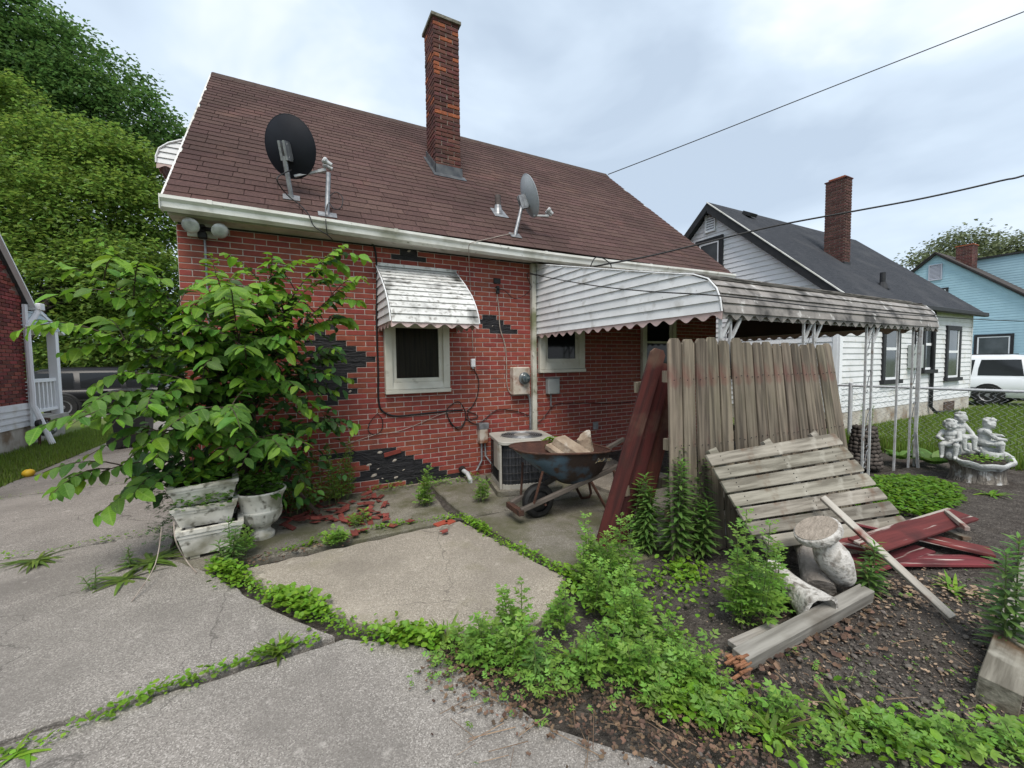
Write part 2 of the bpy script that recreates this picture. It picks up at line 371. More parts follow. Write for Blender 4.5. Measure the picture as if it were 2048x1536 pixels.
slab([(5.24, 2.5), (7.3, 2.5), (7.3, 5.03), (5.24, 5.03)], m_['conc2'], .06, 14)

# ================================================================== the brick house
WY = 5.05; X0, X1 = -.95, 6.97
EY, EZ, RY, RZ = 4.75, 3.0, 8.2, 6.12; SL = atan2(RZ-EZ, RY-EY)
sv = Vector((0, cos(SL), sin(SL))); nv = Vector((0, -sin(SL), cos(SL))); SLEN = sqrt((RY-EY)**2+(RZ-EZ)**2)
def RP(x, y, h=0.0):
    d = ray(x, y); o = Vector((0, EY, EZ))+nv*h; return CAM + d*((o-CAM).dot(nv)/d.dot(nv))
house = empty('brick_house', (3, 8.2, 0), 'red brick cottage with brown shingle roof and tall chimney, its bricks coming away', 'house')
wall = MB().box((X0+.02, WY, -.15), (X1-.02, WY+.22, 2.95)).build('wall', m_['tar'], house)
sidebr = M('side_brick', (.2, .045, .035), (.15, .035, .03), scale=10, rough=.8)
RY2 = 2*RY-WY
MB().prism([(X0+.02, WY+.22, -.15), (X0+.02, RY2, -.15), (X0+.02, RY2, 2.95), (X0+.02, RY, RZ-.2), (X0+.02, WY+.22, 2.98)], (.2, 0, 0)).build('side_wall', sidebr, house)
MB().prism([(X1-.22, WY+.22, -.15), (X1-.22, RY2, -.15), (X1-.22, RY2, 2.95), (X1-.22, RY, RZ-.2), (X1-.22, WY+.22, 2.98)], (.2, 0, 0)).build('side_wall', sidebr, house)
MB().box((X0+.22, RY2-.2, -.15), (X1-.22, RY2, 2.95)).build('front_wall', sidebr, house)

BL, BH, J = .2112, .0607, .0088
WIN = [(.955, 1.75, 1.135, 2.06), (3.085, 3.88, 1.34, 2.2), (5.06, 5.84, 1.19, 2.5)]
MISS = [[(812, 496), (848, 502), (848, 511), (868, 514), (868, 523), (852, 523), (852, 534), (826, 532), (826, 521), (793, 515), (793, 504), (812, 507)],
        [(972, 633), (1001, 633), (1001, 644), (1014, 644), (1014, 654), (1029, 654), (1029, 664), (970, 664), (970, 653), (958, 652), (958, 643), (972, 643)],
        [(630, 640), (660, 660), (690, 690), (722, 700), (744, 708), (744, 722), (724, 722), (724, 740), (706, 742), (706, 780), (690, 805), (640, 808), (620, 760)],
        [(640, 905), (752, 905), (775, 893), (812, 902), (818, 912), (838, 917), (838, 927), (852, 934), (872, 934), (880, 944), (934, 944), (936, 958), (822, 966), (752, 968), (712, 962), (708, 942), (728, 938), (728, 928), (700, 926), (690, 918), (640, 935)]]
SHRUB_HIDE = [(60, 470), (340, 480), (430, 560), (560, 640), (640, 560), (700, 480), (710, 640), (690, 700), (690, 830), (660, 1010), (300, 1050), (90, 1000), (60, 640)]
bricks = []; mort = MB(); rows = int((2.90+.12)/BH)
for r in range(rows):
    z = -.12+r*BH; x = X0+.01-(BL/2 if r % 2 else 0)
    while x < X1-.02:
        a, b = max(x, X0+.01), min(x+BL, X1-.02); x += BL
        if b-a < .03: continue
        cx, cz = (a+b)/2, z+BH/2
        skip = False
        segs = [(a, b)]
        for (wa, wb, wc, wd) in WIN:
            if wc < cz < wd:
                ns = []
                for (p, q) in segs:
                    if q <= wa or p >= wb: ns.append((p, q))
                    else:
                        if p < wa-.02: ns.append((p, wa))
                        if q > wb+.02: ns.append((wb, q))
                segs = ns
        for (p, q) in segs:
            c = Vector(((p+q)/2, WY-.01, cz)); u = proj(c)
            if any(inpoly(u[0], u[1], P) for P in MISS): continue
            bricks.append((p, q, z, u))
            mort.box((p, WY-.010, z), (q, WY+.004, z+BH))
mort.build('mortar', m_['mortar'], wall)
def brickmesh(w, h, d):
    m = MB().box((-w/2, -d/2, -h/2), (w/2, d/2, h/2)).mesh('brick', bevel=.003); return m
full = brickmesh(BL-J, BH-J, .012); full.materials.append(m_['brick'])
vis = [i for i, (p, q, z, u) in enumerate(bricks) if abs(q-p-BL) < .002 and u[0] < 1050 and not inpoly(u[0], u[1], SHRUB_HIDE) and not (750 < u[0] < 955 and 530 < u[1] < 660)]
vis.sort(key=lambda i: bricks[i][3][2]); single = set(vis[:190])
rest = MB(); rg = random.Random(3)
for i, (p, q, z, u) in enumerate(bricks):
    dy = rg.uniform(-.0015, .0015); c = Vector(((p+q)/2, WY-.009+dy, z+BH/2))
    if i in single:
        link('brick', full, None, wall, c, (rg.uniform(-.01, .01), rg.uniform(-.004, .004), rg.uniform(-.008, .008)))
    else:
        w = q-p-J; h = BH-J; e = .003
        X = (c.x-w/2, c.x+w/2); Z = (c.z-h/2, c.z+h/2); y = c.y-.006
        rest.add([(X[0], WY, Z[0]), (X[1], WY, Z[0]), (X[1], WY, Z[1]), (X[0], WY, Z[1]), (X[0], y+e, Z[0]), (X[1], y+e, Z[0]), (X[1], y+e, Z[1]), (X[0], y+e, Z[1]),
                  (X[0]+e, y, Z[0]+e), (X[1]-e, y, Z[0]+e), (X[1]-e, y, Z[1]-e), (X[0]+e, y, Z[1]-e)],
                 [(0, 1, 5, 4), (1, 2, 6, 5), (2, 3, 7, 6), (3, 0, 4, 7), (4, 5, 9, 8), (5, 6, 10, 9), (6, 7, 11, 10), (7, 4, 8, 11), (8, 9, 10, 11)])
o = rest.build('brickwork', m_['brick'], wall); o['kind'] = 'stuff'
c = YP(785, 906, WY-.03); link('brick', full, None, wall, c, (.12, -.16, .05))['label'] = 'loose brick hanging at a tilt above the black hole'
c = YP(714, 937, WY-.02); link('brick', full, None, wall, c, (.05, -.03, -.05))
ad = MB()
for (px, py, s) in ((818, 502, .02), (836, 503, .016), (818, 524, .022), (843, 526, .02), (760, 905, .03), (789, 921, .028), (738, 930, .026), (748, 951, .03), (792, 955, .024), (807, 940, .012), (765, 957, .012), (756, 938, .012), (985, 652, .008), (700, 783, .02), (680, 705, .02)):
    c = YP(px, py, WY-.004); ad.ell(c, (s*rg.uniform(.9, 1.6), .008, s*.6), 8, 5, (0, rg.uniform(-.6, .6), 0))
ad.build('adhesive_dab', M('old_adhesive', (.5, .45, .38), (.35, .3, .26), scale=40, rough=.9, bump=.6), wall, smooth=True)
# black board relief: courses of an older covering show in the gaps
gr = MB()
for r in range(0, rows):
    z = -.12+r*BH
    for P in MISS:
        ys = [q[1] for q in P]
        zz = YP(sum(q[0] for q in P)/len(P), sum(ys)/len(ys), WY).z
        if abs(z-zz) < .55:
            xs = [YP(q[0], q[1], WY).x for q in P]; a = min(xs); b = max(xs)
            x = a-(BL/2 if r % 2 else 0)
            while x < b:
                gr.box((x+.004, WY-.0045, z+.004), (x+BL-.004, WY+.002, z+BH-.004)); x += BL
gr.build('backing_strip', m_['tar'], wall)['kind'] = 'stuff'

# windows of the back wall
def window(w, sash=.05, cas=.085, curtain=False, mid=None, mt='trim'):
    x0, x1, z0, z1 = w
    f = MB(); y0 = WY-.065
    f.box((x0, y0, z0+.05), (x0+cas, WY, z1)); f.box((x1-cas, y0, z0+.05), (x1, WY, z1)); f.box((x0+cas, y0, z1-cas), (x1-cas, WY, z1))
    # splayed lower casing
    f.add([(x0, y0, z0+.05), (x1, y0, z0+.05), (x1-cas, y0+.02, z0+.05+cas), (x0+cas, y0+.02, z0+.05+cas), (x0, WY, z0+.05), (x1, WY, z0+.05), (x1-cas, WY, z0+.05+cas), (x0+cas, WY, z0+.05+cas)], BF)
    wf = f.build('window', m_[mt], house, bevel=.004)
    MB().box((x0-.006, y0-.018, z0), (x1+.006, WY, z0+.047)).build('sill', m_['trim'], wf, bevel=.004)
    a0, a1, b0, b1 = x0+cas, x1-cas, z0+.05+cas, z1-cas
    s = MB(); ys = WY-.035
    s.box((a0, ys, b0), (a0+sash, WY-.002, b1)); s.box((a1-sash, ys, b0), (a1, WY-.002, b1)); s.box((a0+sash, ys, b0), (a1-sash, WY-.002, b0+sash)); s.box((a0+sash, ys, b1-sash), (a1-sash, WY-.002, b1))
    if mid: s.box((a0+sash, ys-.006, mid-.018), (a1-sash, WY-.002, mid+.018))
    s.build('sash', m_['trim'], wf, bevel=.003)
    MB().box((a0+sash, WY-.016, b0+sash), (a1-sash, WY-.012, b1-sash)).build('pane', m_['scr'] if curtain else m_['glass'], wf)
    if curtain:
        vs = []; n = 40
        for i in range(n+1):
            x = a0+sash+(a1-a0-2*sash)*i/n
            for z in (b0+sash, b1-sash): vs.append((x, WY-.0055+.003*sin(i*1.1), z))
        MB().add(vs, [(2*i, 2*i+2, 2*i+3, 2*i+1) for i in range(n)]).build('curtain', M('brown_curtain', (.42, .34, .20), (.2, .16, .10), scale=3, rough=.9, stretch=(14, 1, .6)), wf, smooth=True)
    return wf
def scr(name):
    m = bpy.data.materials.new(name); m.use_nodes = True; n = m.node_tree.nodes; L = m.node_tree.links; b = n['Principled BSDF']
    b.inputs['Base Color'].default_value = (.010, .010, .009, 1); b.inputs['Roughness'].default_value = .35; b.inputs['Specular IOR Level'].default_value = .12
    t = n.new('ShaderNodeBsdfTransparent'); ms = n.new('ShaderNodeMixShader'); ms.inputs[0].default_value = .45
    L.new(b.outputs[0], ms.inputs[1]); L.new(t.outputs[0], ms.inputs[2]); L.new(ms.outputs[0], n['Material Output'].inputs[0]); return m
m_['scr'] = scr('screened_glass')
window(WIN[0], curtain=True); window(WIN[1], cas=.10); window(WIN[2], cas=.075, mid=1.80)

# roof
roof = MB().prism([(X0-.02, EY+.03, EZ-.005), (X0-.02, RY, RZ-.02), (X0-.02, 2*RY-EY, EZ-.02), (X0-.02, 2*RY-EY, EZ-.12), (X0-.02, RY, RZ-.15), (X0-.02, EY+.03, EZ-.10)], (X1-X0+.06, 0, 0)).build('roof', M('roof_deck', (.045, .03, .027), rough=.95), house)
EXP, TAB = .139, .305; nr = int(SLEN/EXP)
def wedge(w):
    return MB().add([(0, 0, 0), (w, 0, 0), (w, EXP+.02, -.003), (0, EXP+.02, -.003), (0, 0, .0075), (w, 0, .0075), (w, EXP+.02, -.001), (0, EXP+.02, -.001)], BF)
RM = Matrix((Vector((1, 0, 0)), sv, nv)).transposed().to_euler()
shm = wedge(TAB-.0055).mesh('shingle'); shm.materials.append(m_['shingle'])
sh = []
CH = (2.06, 2.48, 6.34, 6.80, 6.85)                                    # chimney x0 x1 y0 y1 top
rg = random.Random(5)
for r in range(nr+1):
    x = X0-.02-((r % 2)*TAB/2+rg.uniform(-.03, .03)+(TAB*.33 if r % 3 == 0 else 0))
    while x < X1+.03:
        a, b = max(x, X0-.025), min(x+TAB-.0055, X1+.045); x += TAB
        if b-a < .04: continue
        p = Vector((a, EY, EZ))+sv*(r*EXP-.012)+nv*(.003+rg.uniform(0, .0015))
        sh.append((p, b-a, proj(p+sv*.07+Vector(((b-a)/2, 0, 0)))))
fullsh = [i for i, s in enumerate(sh) if abs(s[1]-(TAB-.0055)) < 1e-4]
fullsh.sort(key=lambda i: sh[i][2][2]); single = set(fullsh[:290])
rest = MB()
for i, (p, w, u) in enumerate(sh):
    if i in single: link('shingle', shm, None, roof, p, RM)
    else:
        t = wedge(w); rest.add([p+Vector((1, 0, 0))*v[0]+sv*v[1]+nv*v[2] for v in t.v], t.f)
rest.build('shingle_field', m_['shingle'], roof)['kind'] = 'stuff'
cap = MB(); n = 28
for i in range(n):
    a = X0-.03+(X1-X0+.08)*i/n; b = X0-.03+(X1-X0+.08)*(i+1)/n+.02
    cap.add([(a, RY-.12, RZ-.10), (b, RY-.12, RZ-.095), (b, RY, RZ+.025), (a, RY, RZ+.018), (b, RY+.12, RZ-.095), (a, RY+.12, RZ-.10)], [(0, 1, 2, 3), (3, 2, 4, 5)])
cap.build('ridge_cap', m_['ridge'], roof)
for x in (X0-.030, X1+.047): MB().bar((x, EY, EZ-.012), (x, RY, RZ-.012), .008, .03, up=(1, 0, 0)).build('rake_trim', m_['gutter'], roof)
# eaves: fascia, soffit, sagging gutter
MB().box((X0-.01, EY+.055, EZ-.10), (X1+.02, EY+.085, EZ-.012)).build('fascia', m_['blackfascia'], house)
MB().box((X0-.01, EY+.085, EZ-.125), (X1+.02, WY-.001, EZ-.095)).build('soffit', m_['soffit'], house)
g = MB(); prof = [(.05, .0), (.05, -.105), (-.01, -.125), (-.055, -.10), (-.06, -.055), (-.085, -.03), (-.085, -.002), (-.075, -.002), (-.075, -.026), (-.05, -.052), (-.045, -.092), (-.008, -.112), (.04, -.095), (.04, 0)]
xs = [X0-.03+(X1-X0+.02)*i/24 for i in range(25)]
for x in xs:
    sag = -.006-.05*smooth01(1-abs((x-3.0)/4.2))
    for (dy, dz) in prof: g.v.append((x, EY+dy, EZ+.006+sag+dz))
k = len(prof)
for i in range(24):
    for j in range(k): g.f.append((i*k+j, i*k+(j+1) % k, (i+1)*k+(j+1) % k, (i+1)*k+j))
g.f += [tuple(range(k)), tuple(range(24*k, 25*k))]
gut = g.build('gutter', m_['gutter'], house)
MB().box((X0-.034, EY-.08, EZ-.125), (X0-.028, EY+.05, EZ+.002)).build('end_cap', m_['gutter'], gut)
jn = MB()
for x in (-.62, 1.05, 3.0, 4.9): 
    sag = -.006-.05*smooth01(1-abs((x-3.0)/4.2)); jn.box((x-.02, EY-.089, EZ+.006+sag-.035), (x+.02, EY-.05, EZ+.009+sag))
jn.build('gutter_joint', m_['gutter'], gut)
ds = MB().box((2.955, WY-.085, .42), (3.025, WY-.012, 2.86)).build('downspout', M('cream_downspout', (.58, .57, .50), (.5, .48, .41), scale=5, rough=.55, stain=((.18, .19, .11), 2.5, .48, .68), stain2=((.2, .19, .14), 20, .6, .75)), house, bevel=.01)
# chimney
cx0, cx1, cy0, cy1, cz1 = CH
core = MB().box((cx0+.012, cy0+.012, 4.2), (cx1-.012, cy1-.012, cz1-.06)).build('chimney', m_['oldmortar'], house)
cl, ch = .205, .0655; nb = 0
def cb(lo, hi, mat, vis_):
    global nb
    c = Vector([(lo[i]+hi[i])/2 for i in range(3)]); s = [hi[i]-lo[i] for i in range(3)]
    b = MB(); j = [rg.uniform(-.004, .004) for _ in range(3)]
    b.box((lo[0]+j[0], lo[1]+j[1], lo[2]), (hi[0]+j[0], hi[1]+j[1], hi[2]))
    o = b.build('brick', mat, core, bevel=.006); nb += 1
hid = MB(); z = 4.36; r = 0
while z < cz1-.10:
    off = 0 if r % 2 else cl/2
    sp = lambda: m_['spall'] if rg.random() < (.16 if z > 5.3 else .05) else m_['oldbrick']
    # front face, turned in the bond with the side face
    cuts = [cx0, cx0+off+.0001 if off else cx0+cl, cx0+off+cl if off else cx1]
    ed = sorted(set([cx0]+[x for x in (cx0+off, cx0+off+cl, cx0+off+2*cl) if cx0+.03 < x < cx1-.03]+[cx1]))
    for a, b in zip(ed[:-1], ed[1:]): cb((a+.005, cy0-.002, z+.005), (b-.005, cy0+.03, z+ch-.005), sp(), 1)
    off2 = cl/2 if r % 2 else 0
    ed = sorted(set([cy0+.03]+[y for y in (cy0+off2, cy0+off2+cl, cy0+off2+2*cl) if cy0+.07 < y < cy1-.03]+[cy1]))
    for a, b in zip(ed[:-1], ed[1:]):
        if z > 4.36+(a-cy0)*.9-.05 and nb < 195: cb((cx0-.002, a+.006, z+.005), (cx0+.03, b-.005, z+ch-.005), sp(), 1)
        else: hid.box((cx0-.002, a+.006, z+.005), (cx0+.03, b-.005, z+ch-.005))
        hid.box((cx1-.03, a+.006, z+.005), (cx1+.002, b-.005, z+ch-.005))
    hid.box((cx0+.03, cy1-.03, z+.005), (cx1-.03, cy1+.002, z+ch-.005))
    z += ch; r += 1
hid.build('brickwork', m_['oldbrick'], core)['kind'] = 'stuff'
cp = MB()
cp.add([(cx0-.03, cy0-.03, cz1-.08), (cx1+.03, cy0-.03, cz1-.08), (cx1+.03, cy1+.03, cz1-.08), (cx0-.03, cy1+.03, cz1-.08), (cx0-.03, cy0-.03, cz1-.035), (cx1+.03, cy0-.03, cz1-.035), (cx1+.03, cy1+.03, cz1-.035), (cx0-.03, cy1+.03, cz1-.035)], BF)
cp.add([(cx0-.028, cy0-.028, cz1-.034), (cx1+.028, cy0-.028, cz1-.034), (cx1+.028, cy1+.028, cz1-.034), (cx0-.028, cy1+.028, cz1-.034), (cx0+.06, cy0+.06, cz1+.01), (cx1-.06, cy0+.06, cz1+.01), (cx1-.06, cy1-.06, cz1+.01), (cx0+.06, cy1-.06, cz1+.01)], BF)
cp.build('chimney_cap', M('mossy_mortar_cap', (.12, .115, .09), (.2, .19, .16), scale=16, rough=.95, bump=.8, bscale=40), core)
fl = MB()
def rz(y): return EZ+(y-EY)*(RZ-EZ)/(RY-EY)
fl.box((cx0-.012, cy0-.016, rz(cy0)-.05), (cx1+.012, cy0-.004, rz(cy0)+.14))
fl.prism([(cx0-.014, cy0-.016, rz(cy0)-.03), (cx0-.014, cy1, rz(cy1)-.03), (cx0-.014, cy1, rz(cy1)+.12), (cx0-.014, cy0-.016, rz(cy0)+.139)], (.010, 0, 0))
p = Vector((cx0-.05, cy0-.10, rz(cy0-.10)))+nv*.012; fl.add([p, p+Vector((cx1-cx0+.10, 0, 0)), p+Vector((cx1-cx0+.10, 0, 0))+sv*.14, p+sv*.14]+[q+nv*.004 for q in (p, p+Vector((cx1-cx0+.10, 0, 0)), p+Vector((cx1-cx0+.10, 0, 0))+sv*.14, p+sv*.14)], BF)
p = Vector((cx0-.06, cy0-.10, rz(cy0-.10)))+nv*.0125; L_ = (cy1-cy0+.1)/cos(SL); fl.add([p, p+Vector((.07, 0, 0)), p+Vector((.07, 0, 0))+sv*L_, p+sv*L_]+[q+nv*.004 for q in (p, p+Vector((.07, 0, 0)), p+Vector((.07, 0, 0))+sv*L_, p+sv*L_)], BF)
fl.build('flashing', m_['flash'], core)
# vent pipe through the roof
vp = RP(996, 425, 0); v = MB(); v.tube([vp+Vector((0, 0, -.05)), vp+Vector((0, 0, .24))], .045, 14)
vo = v.build('vent_pipe', M('blackened_vent', (.045, .03, .028), (.1, .085, .08), scale=12, rough=.7), house, smooth=True)
q = vp - sv*.17+nv*.011; b = MB(); w = Vector((.11, 0, 0))
b.add([q-w, q+w, q+w*.9+sv*.26, q-w*.9+sv*.26]+[t+nv*.004 for t in (q-w, q+w, q+w*.9+sv*.26, q-w*.9+sv*.26)], BF); b.lathe([(.075, -.04), (.055, .05), (.047, .10)], vp, 14)
b.build('flashing', m_['steel'], vo)
# awning over the upper side window, beyond the left edge of the roof
def slat_material(): return m_['awnside']
# ================================================================== awnings
def arc_len(P):
    o = [0]
    for a, b in zip(P[:-1], P[1:]): o.append(o[-1]+sqrt((b[0]-a[0])**2+(b[1]-a[1])**2))
    return o
def at_len(P, L, s):
    for i in range(len(P)-1):
        if s <= L[i+1] or i == len(P)-2:
            t = (s-L[i])/(L[i+1]-L[i]); return (P[i][0]+(P[i+1][0]-P[i][0])*t, P[i][1]+(P[i+1][1]-P[i][1])*t)
def y_at(P, z):
    for a, b in zip(P[:-1], P[1:]):
        if a[1] >= z >= b[1]: return a[0]+(b[0]-a[0])*(a[1]-z)/(a[1]-b[1]+1e-9)
    return P[-1][0]
def scallop(a, b, z, drop, pitch, thick, nrm, mb):
    a, b = Vector(a), Vector(b); L = (b-a).length; n = max(1, round(L/pitch)); d = (b-a)/n; nrm = Vector(nrm)*thick
    k = 8
    for i in range(n):
        for j in range(k):
            u0, u1 = (i+j/k), (i+(j+1)/k)
            z0 = drop*(.72+.28*cos(2*pi*j/k)); z1 = drop*(.72+.28*cos(2*pi*(j+1)/k))
            p, q = a+d*u0, a+d*u1; w = Vector((0, 0, 1))
            mb.add([p, q, q-w*z1, p-w*z0, p+nrm, q+nrm, q+nrm-w*z1, p+nrm-w*z0], BF)
def awning(root, x0, x1, prof, nfront, zstep, mf, ms, mv, vd, pitch, wall_y, sides=(1, 1), thick=.012):
    L = arc_len(prof); T = L[-1]
    for i in range(nfront):
        s0, s1 = T*i/nfront, T*(i+1)/nfront
        (ya, za), (yb, zb) = at_len(prof, L, s0), at_len(prof, L, s1)
        t = Vector((0, yb-ya, zb-za)).normalized(); nn = Vector((0, t.z, -t.y))
        if nn.y > 0 and abs(nn.y) > .3 or nn.z < -.3: nn = -nn
        p0 = Vector((x0, ya, za)); p1 = Vector((x0, yb, zb))+nn*.014+t*.012; dx = Vector((x1-x0, 0, 0))
        MB().add([p0, p0+dx, p1+dx, p1, p0-nn*.006, p0+dx-nn*.006, p1+dx-nn*.008, p1-nn*.008], BF).build('slat', mf, root)
    zb_, zt_ = prof[-1][1], prof[0][1]
    for si, xs in enumerate((x0, x1)):
        if not sides[si]: continue
        sg = -1 if si == 0 else 1; z = zb_; k = 0
        while z < zt_-.03:
            z1 = min(z+zstep, zt_-.012)
            y0a, y0b = y_at(prof, z+.004)+.012, y_at(prof, z1)+.012
            if wall_y-y0b < .04: 
                y0b = wall_y-.04
            MB().add([(xs+sg*.014, y0a, z), (xs+sg*.014, wall_y, z), (xs, wall_y, z1), (xs, y0b, z1), (xs+sg*.002, y0a, z), (xs+sg*.002, wall_y, z), (xs-sg*.006, wall_y, z1), (xs-sg*.006, y0b, z1)], BF).build('side_slat', ms, root)
            z = z1; k += 1
        ed = MB(); pts = [(xs+sg*.012, y, z) for (y, z) in prof]; ed.tube(pts, .007, 6); ed.build('edge_trim', ms, root)
    v = MB(); scallop((x0, prof[-1][0]-.004, zb_+.012), (x1, prof[-1][0]-.004, zb_+.012), 0, vd, pitch, .005, (0, 1, 0), v)
    v.build('valance', mv[0], root)
    for si, xs in enumerate((x0, x1)):
        if sides[si]:
            v = MB(); scallop((xs+(-.004 if si == 0 else .004), prof[-1][0]+.004, zb_+.012), (xs+(-.004 if si == 0 else .004), wall_y, zb_+.012), 0, vd, pitch, .005, (1 if si == 0 else -1, 0, 0), v); v.build('valance', mv[1], root)
wa = empty('window_awning', (1.37, 5.0, 2.6), 'mildewed white slatted awning over the back window', 'awning')
awning(wa, .90, 1.86, [(5.04, 2.645), (4.72, 2.43), (4.52, 2.27), (4.40, 2.13), (4.335, 2.02), (4.31, 1.935)], 12, .088, m_['awn'], m_['awnside'], (m_['valance'], m_['valance']), .075, .165, WY-.012)
MB().box((.90, 4.98, 2.63), (1.86, WY-.012, 2.665)).build('top_strip', m_['awn'], wa)
br = MB()
for x in (.96, 1.80): br.tube([(x, 5.0, 1.95), (x, 4.34, 1.94)], .01, 6)
br.build('bracket', m_['soffit'], wa)
pa = empty('patio_awning', (5.1, 2.15, .12), 'long white slatted patio awning on scrolled iron posts with grimy front', 'awning')
PP = [(5.03, 2.865), (4.2, 2.66), (3.4, 2.46), (2.75, 2.30), (2.42, 2.225), (2.28, 2.165), (2.20, 2.075), (2.165, 1.985), (2.15, 1.885)]
awning(pa, 3.045, 7.30, PP, 40, .088, m_['awnfront'], m_['awnside'], (m_['awnfront'], m_['valance']), .078, .165, WY-.012)
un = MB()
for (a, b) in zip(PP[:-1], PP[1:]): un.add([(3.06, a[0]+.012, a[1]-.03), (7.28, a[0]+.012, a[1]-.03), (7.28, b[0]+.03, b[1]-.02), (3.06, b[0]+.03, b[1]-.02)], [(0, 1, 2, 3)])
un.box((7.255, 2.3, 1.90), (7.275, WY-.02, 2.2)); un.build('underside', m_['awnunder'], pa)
rf = MB()
for x in (3.9, 4.75, 5.6, 6.45): rf.bar((x, 5.0, 2.80), (x, 2.3, 2.11), .03, .05)
rf.box((3.06, 2.185, 1.835), (7.28, 2.215, 1.885)); rf.build('rafter', m_['postw'], pa)
def scroll(c, r, turns, a0, sgn, axis=Vector((1, 0, 0))):
    return [c+axis*(cos(a0+sgn*t*turns*2*pi)*r*(1-.75*t))+Vector((0, 0, 1))*(sin(a0+sgn*t*turns*2*pi)*r*(1-.75*t)) for t in [i/14 for i in range(15)]]
def post(xa, xb, y, zt=1.86, bend=False, flare=True):
    zb = gz(xa, y)-.02
    b = MB()
    for x in (xa, xb):
        if bend and x == xb: b.bar((x, y-.02, zt), (x-.02, y-.03, .55), .026, .026); b.bar((x-.02, y-.03, .555), (x+.06, y-.03, zb), .026, .026)
        else: b.bar((x, y, zt), (x, y, zb), .019, .019)
    o = b.build('post', m_['postw'], pa)
    if flare:
        f = MB()
        for x in (xa, xb): f.bar((x+.005, y, 1.66), (x+.16, y, 1.88), .022, .022)
        f.build('brace', m_['postw'], o)
    w = xb-xa; xm = (xa+xb)/2
    for z in (.30, .72, 1.14, 1.55):
        s = MB()
        s.tube(scroll(Vector((xa+w*.38, y, z)), w*.30, .75, pi/2, 1)+[], .0045, 5); s.tube(scroll(Vector((xb-w*.38, y, z+.20)), w*.30, .75, -pi/2, 1), .0045, 5)
        s.tube([(xa+w*.38, y, z+w*.30), (xm, y, z+.1), (xb-w*.38, y, z+.20-w*.30)], .0045, 5)
        s.build('scroll', m_['steel'], o)
post(3.07, 3.20, 2.19); post(4.29, 4.47, 2.19); post(5.52, 5.67, 2.19); post(6.70, 6.86, 2.19, bend=False, flare=False); MB().bar((6.42, 2.23, 1.86), (6.42, 2.23, .10), .019, .019).build('post', m_['postw'], pa)
b = MB(); b.bar((6.74, 2.13, 1.86), (6.70, 2.13, .58), .026, .026); b.bar((6.70, 2.13, .585), (6.80, 2.13, .12), .026, .026); b.build('post', m_['postw'], pa)['label'] = 'bent corner bar'
# side awning beyond the roof edge
sa = empty('gable_awning', (-1.3, 7.6, 4.4), 'small white curved awning peeking past the left roof edge', 'awning')
pr = [(-1.00, 4.90), (-1.25, 4.76), (-1.45, 4.66), (-1.56, 4.56), (-1.60, 4.44), (-1.60, 4.36)]
z = 4.36
while z < 4.85:
    z1 = z+.082
    def xa_(zz):
        for a, b in zip(pr[:-1], pr[1:]):
            if a[1] >= zz >= b[1]: return a[0]+(b[0]-a[0])*(a[1]-zz)/(a[1]-b[1]+1e-9)
        return -1.0
    MB().add([(xa_(z+.002), 7.585, z), (-.96, 7.585, z), (-.96, 7.6, z1), (xa_(z1), 7.6, z1), (xa_(z+.002), 7.595, z), (-.96, 7.595, z), (-.96, 7.608, z1), (xa_(z1), 7.608, z1)], BF).build('side_slat', m_['awnside'], sa)
    z = z1
t = MB().tube([(x, 7.59, z) for x, z in pr], .014, 6); t.build('edge_trim', m_['awnside'], sa)
t = MB()
for a, b in zip(pr[:-1], pr[1:]): t.add([(a[0], 7.6, a[1]), (b[0], 7.6, b[1]), (b[0], 9.0, b[1]), (a[0], 9.0, a[1]), (a[0]+.02, 7.6, a[1]-.01), (b[0]+.02, 7.6, b[1]-.01), (b[0]+.02, 9.0, b[1]-.01), (a[0]+.02, 9.0, a[1]-.01)], BF)
t.build('slat', m_['awn'], sa)
t = MB(); scallop((-1.60, 7.59, 4.37), (-.97, 7.59, 4.37), 0, .085, .2, .006, (0, 1, 0), t); scallop((-1.604, 7.6, 4.37), (-1.604, 9.0, 4.37), 0, .085, .2, .006, (1, 0, 0), t); t.build('valance', m_['valance'], sa)

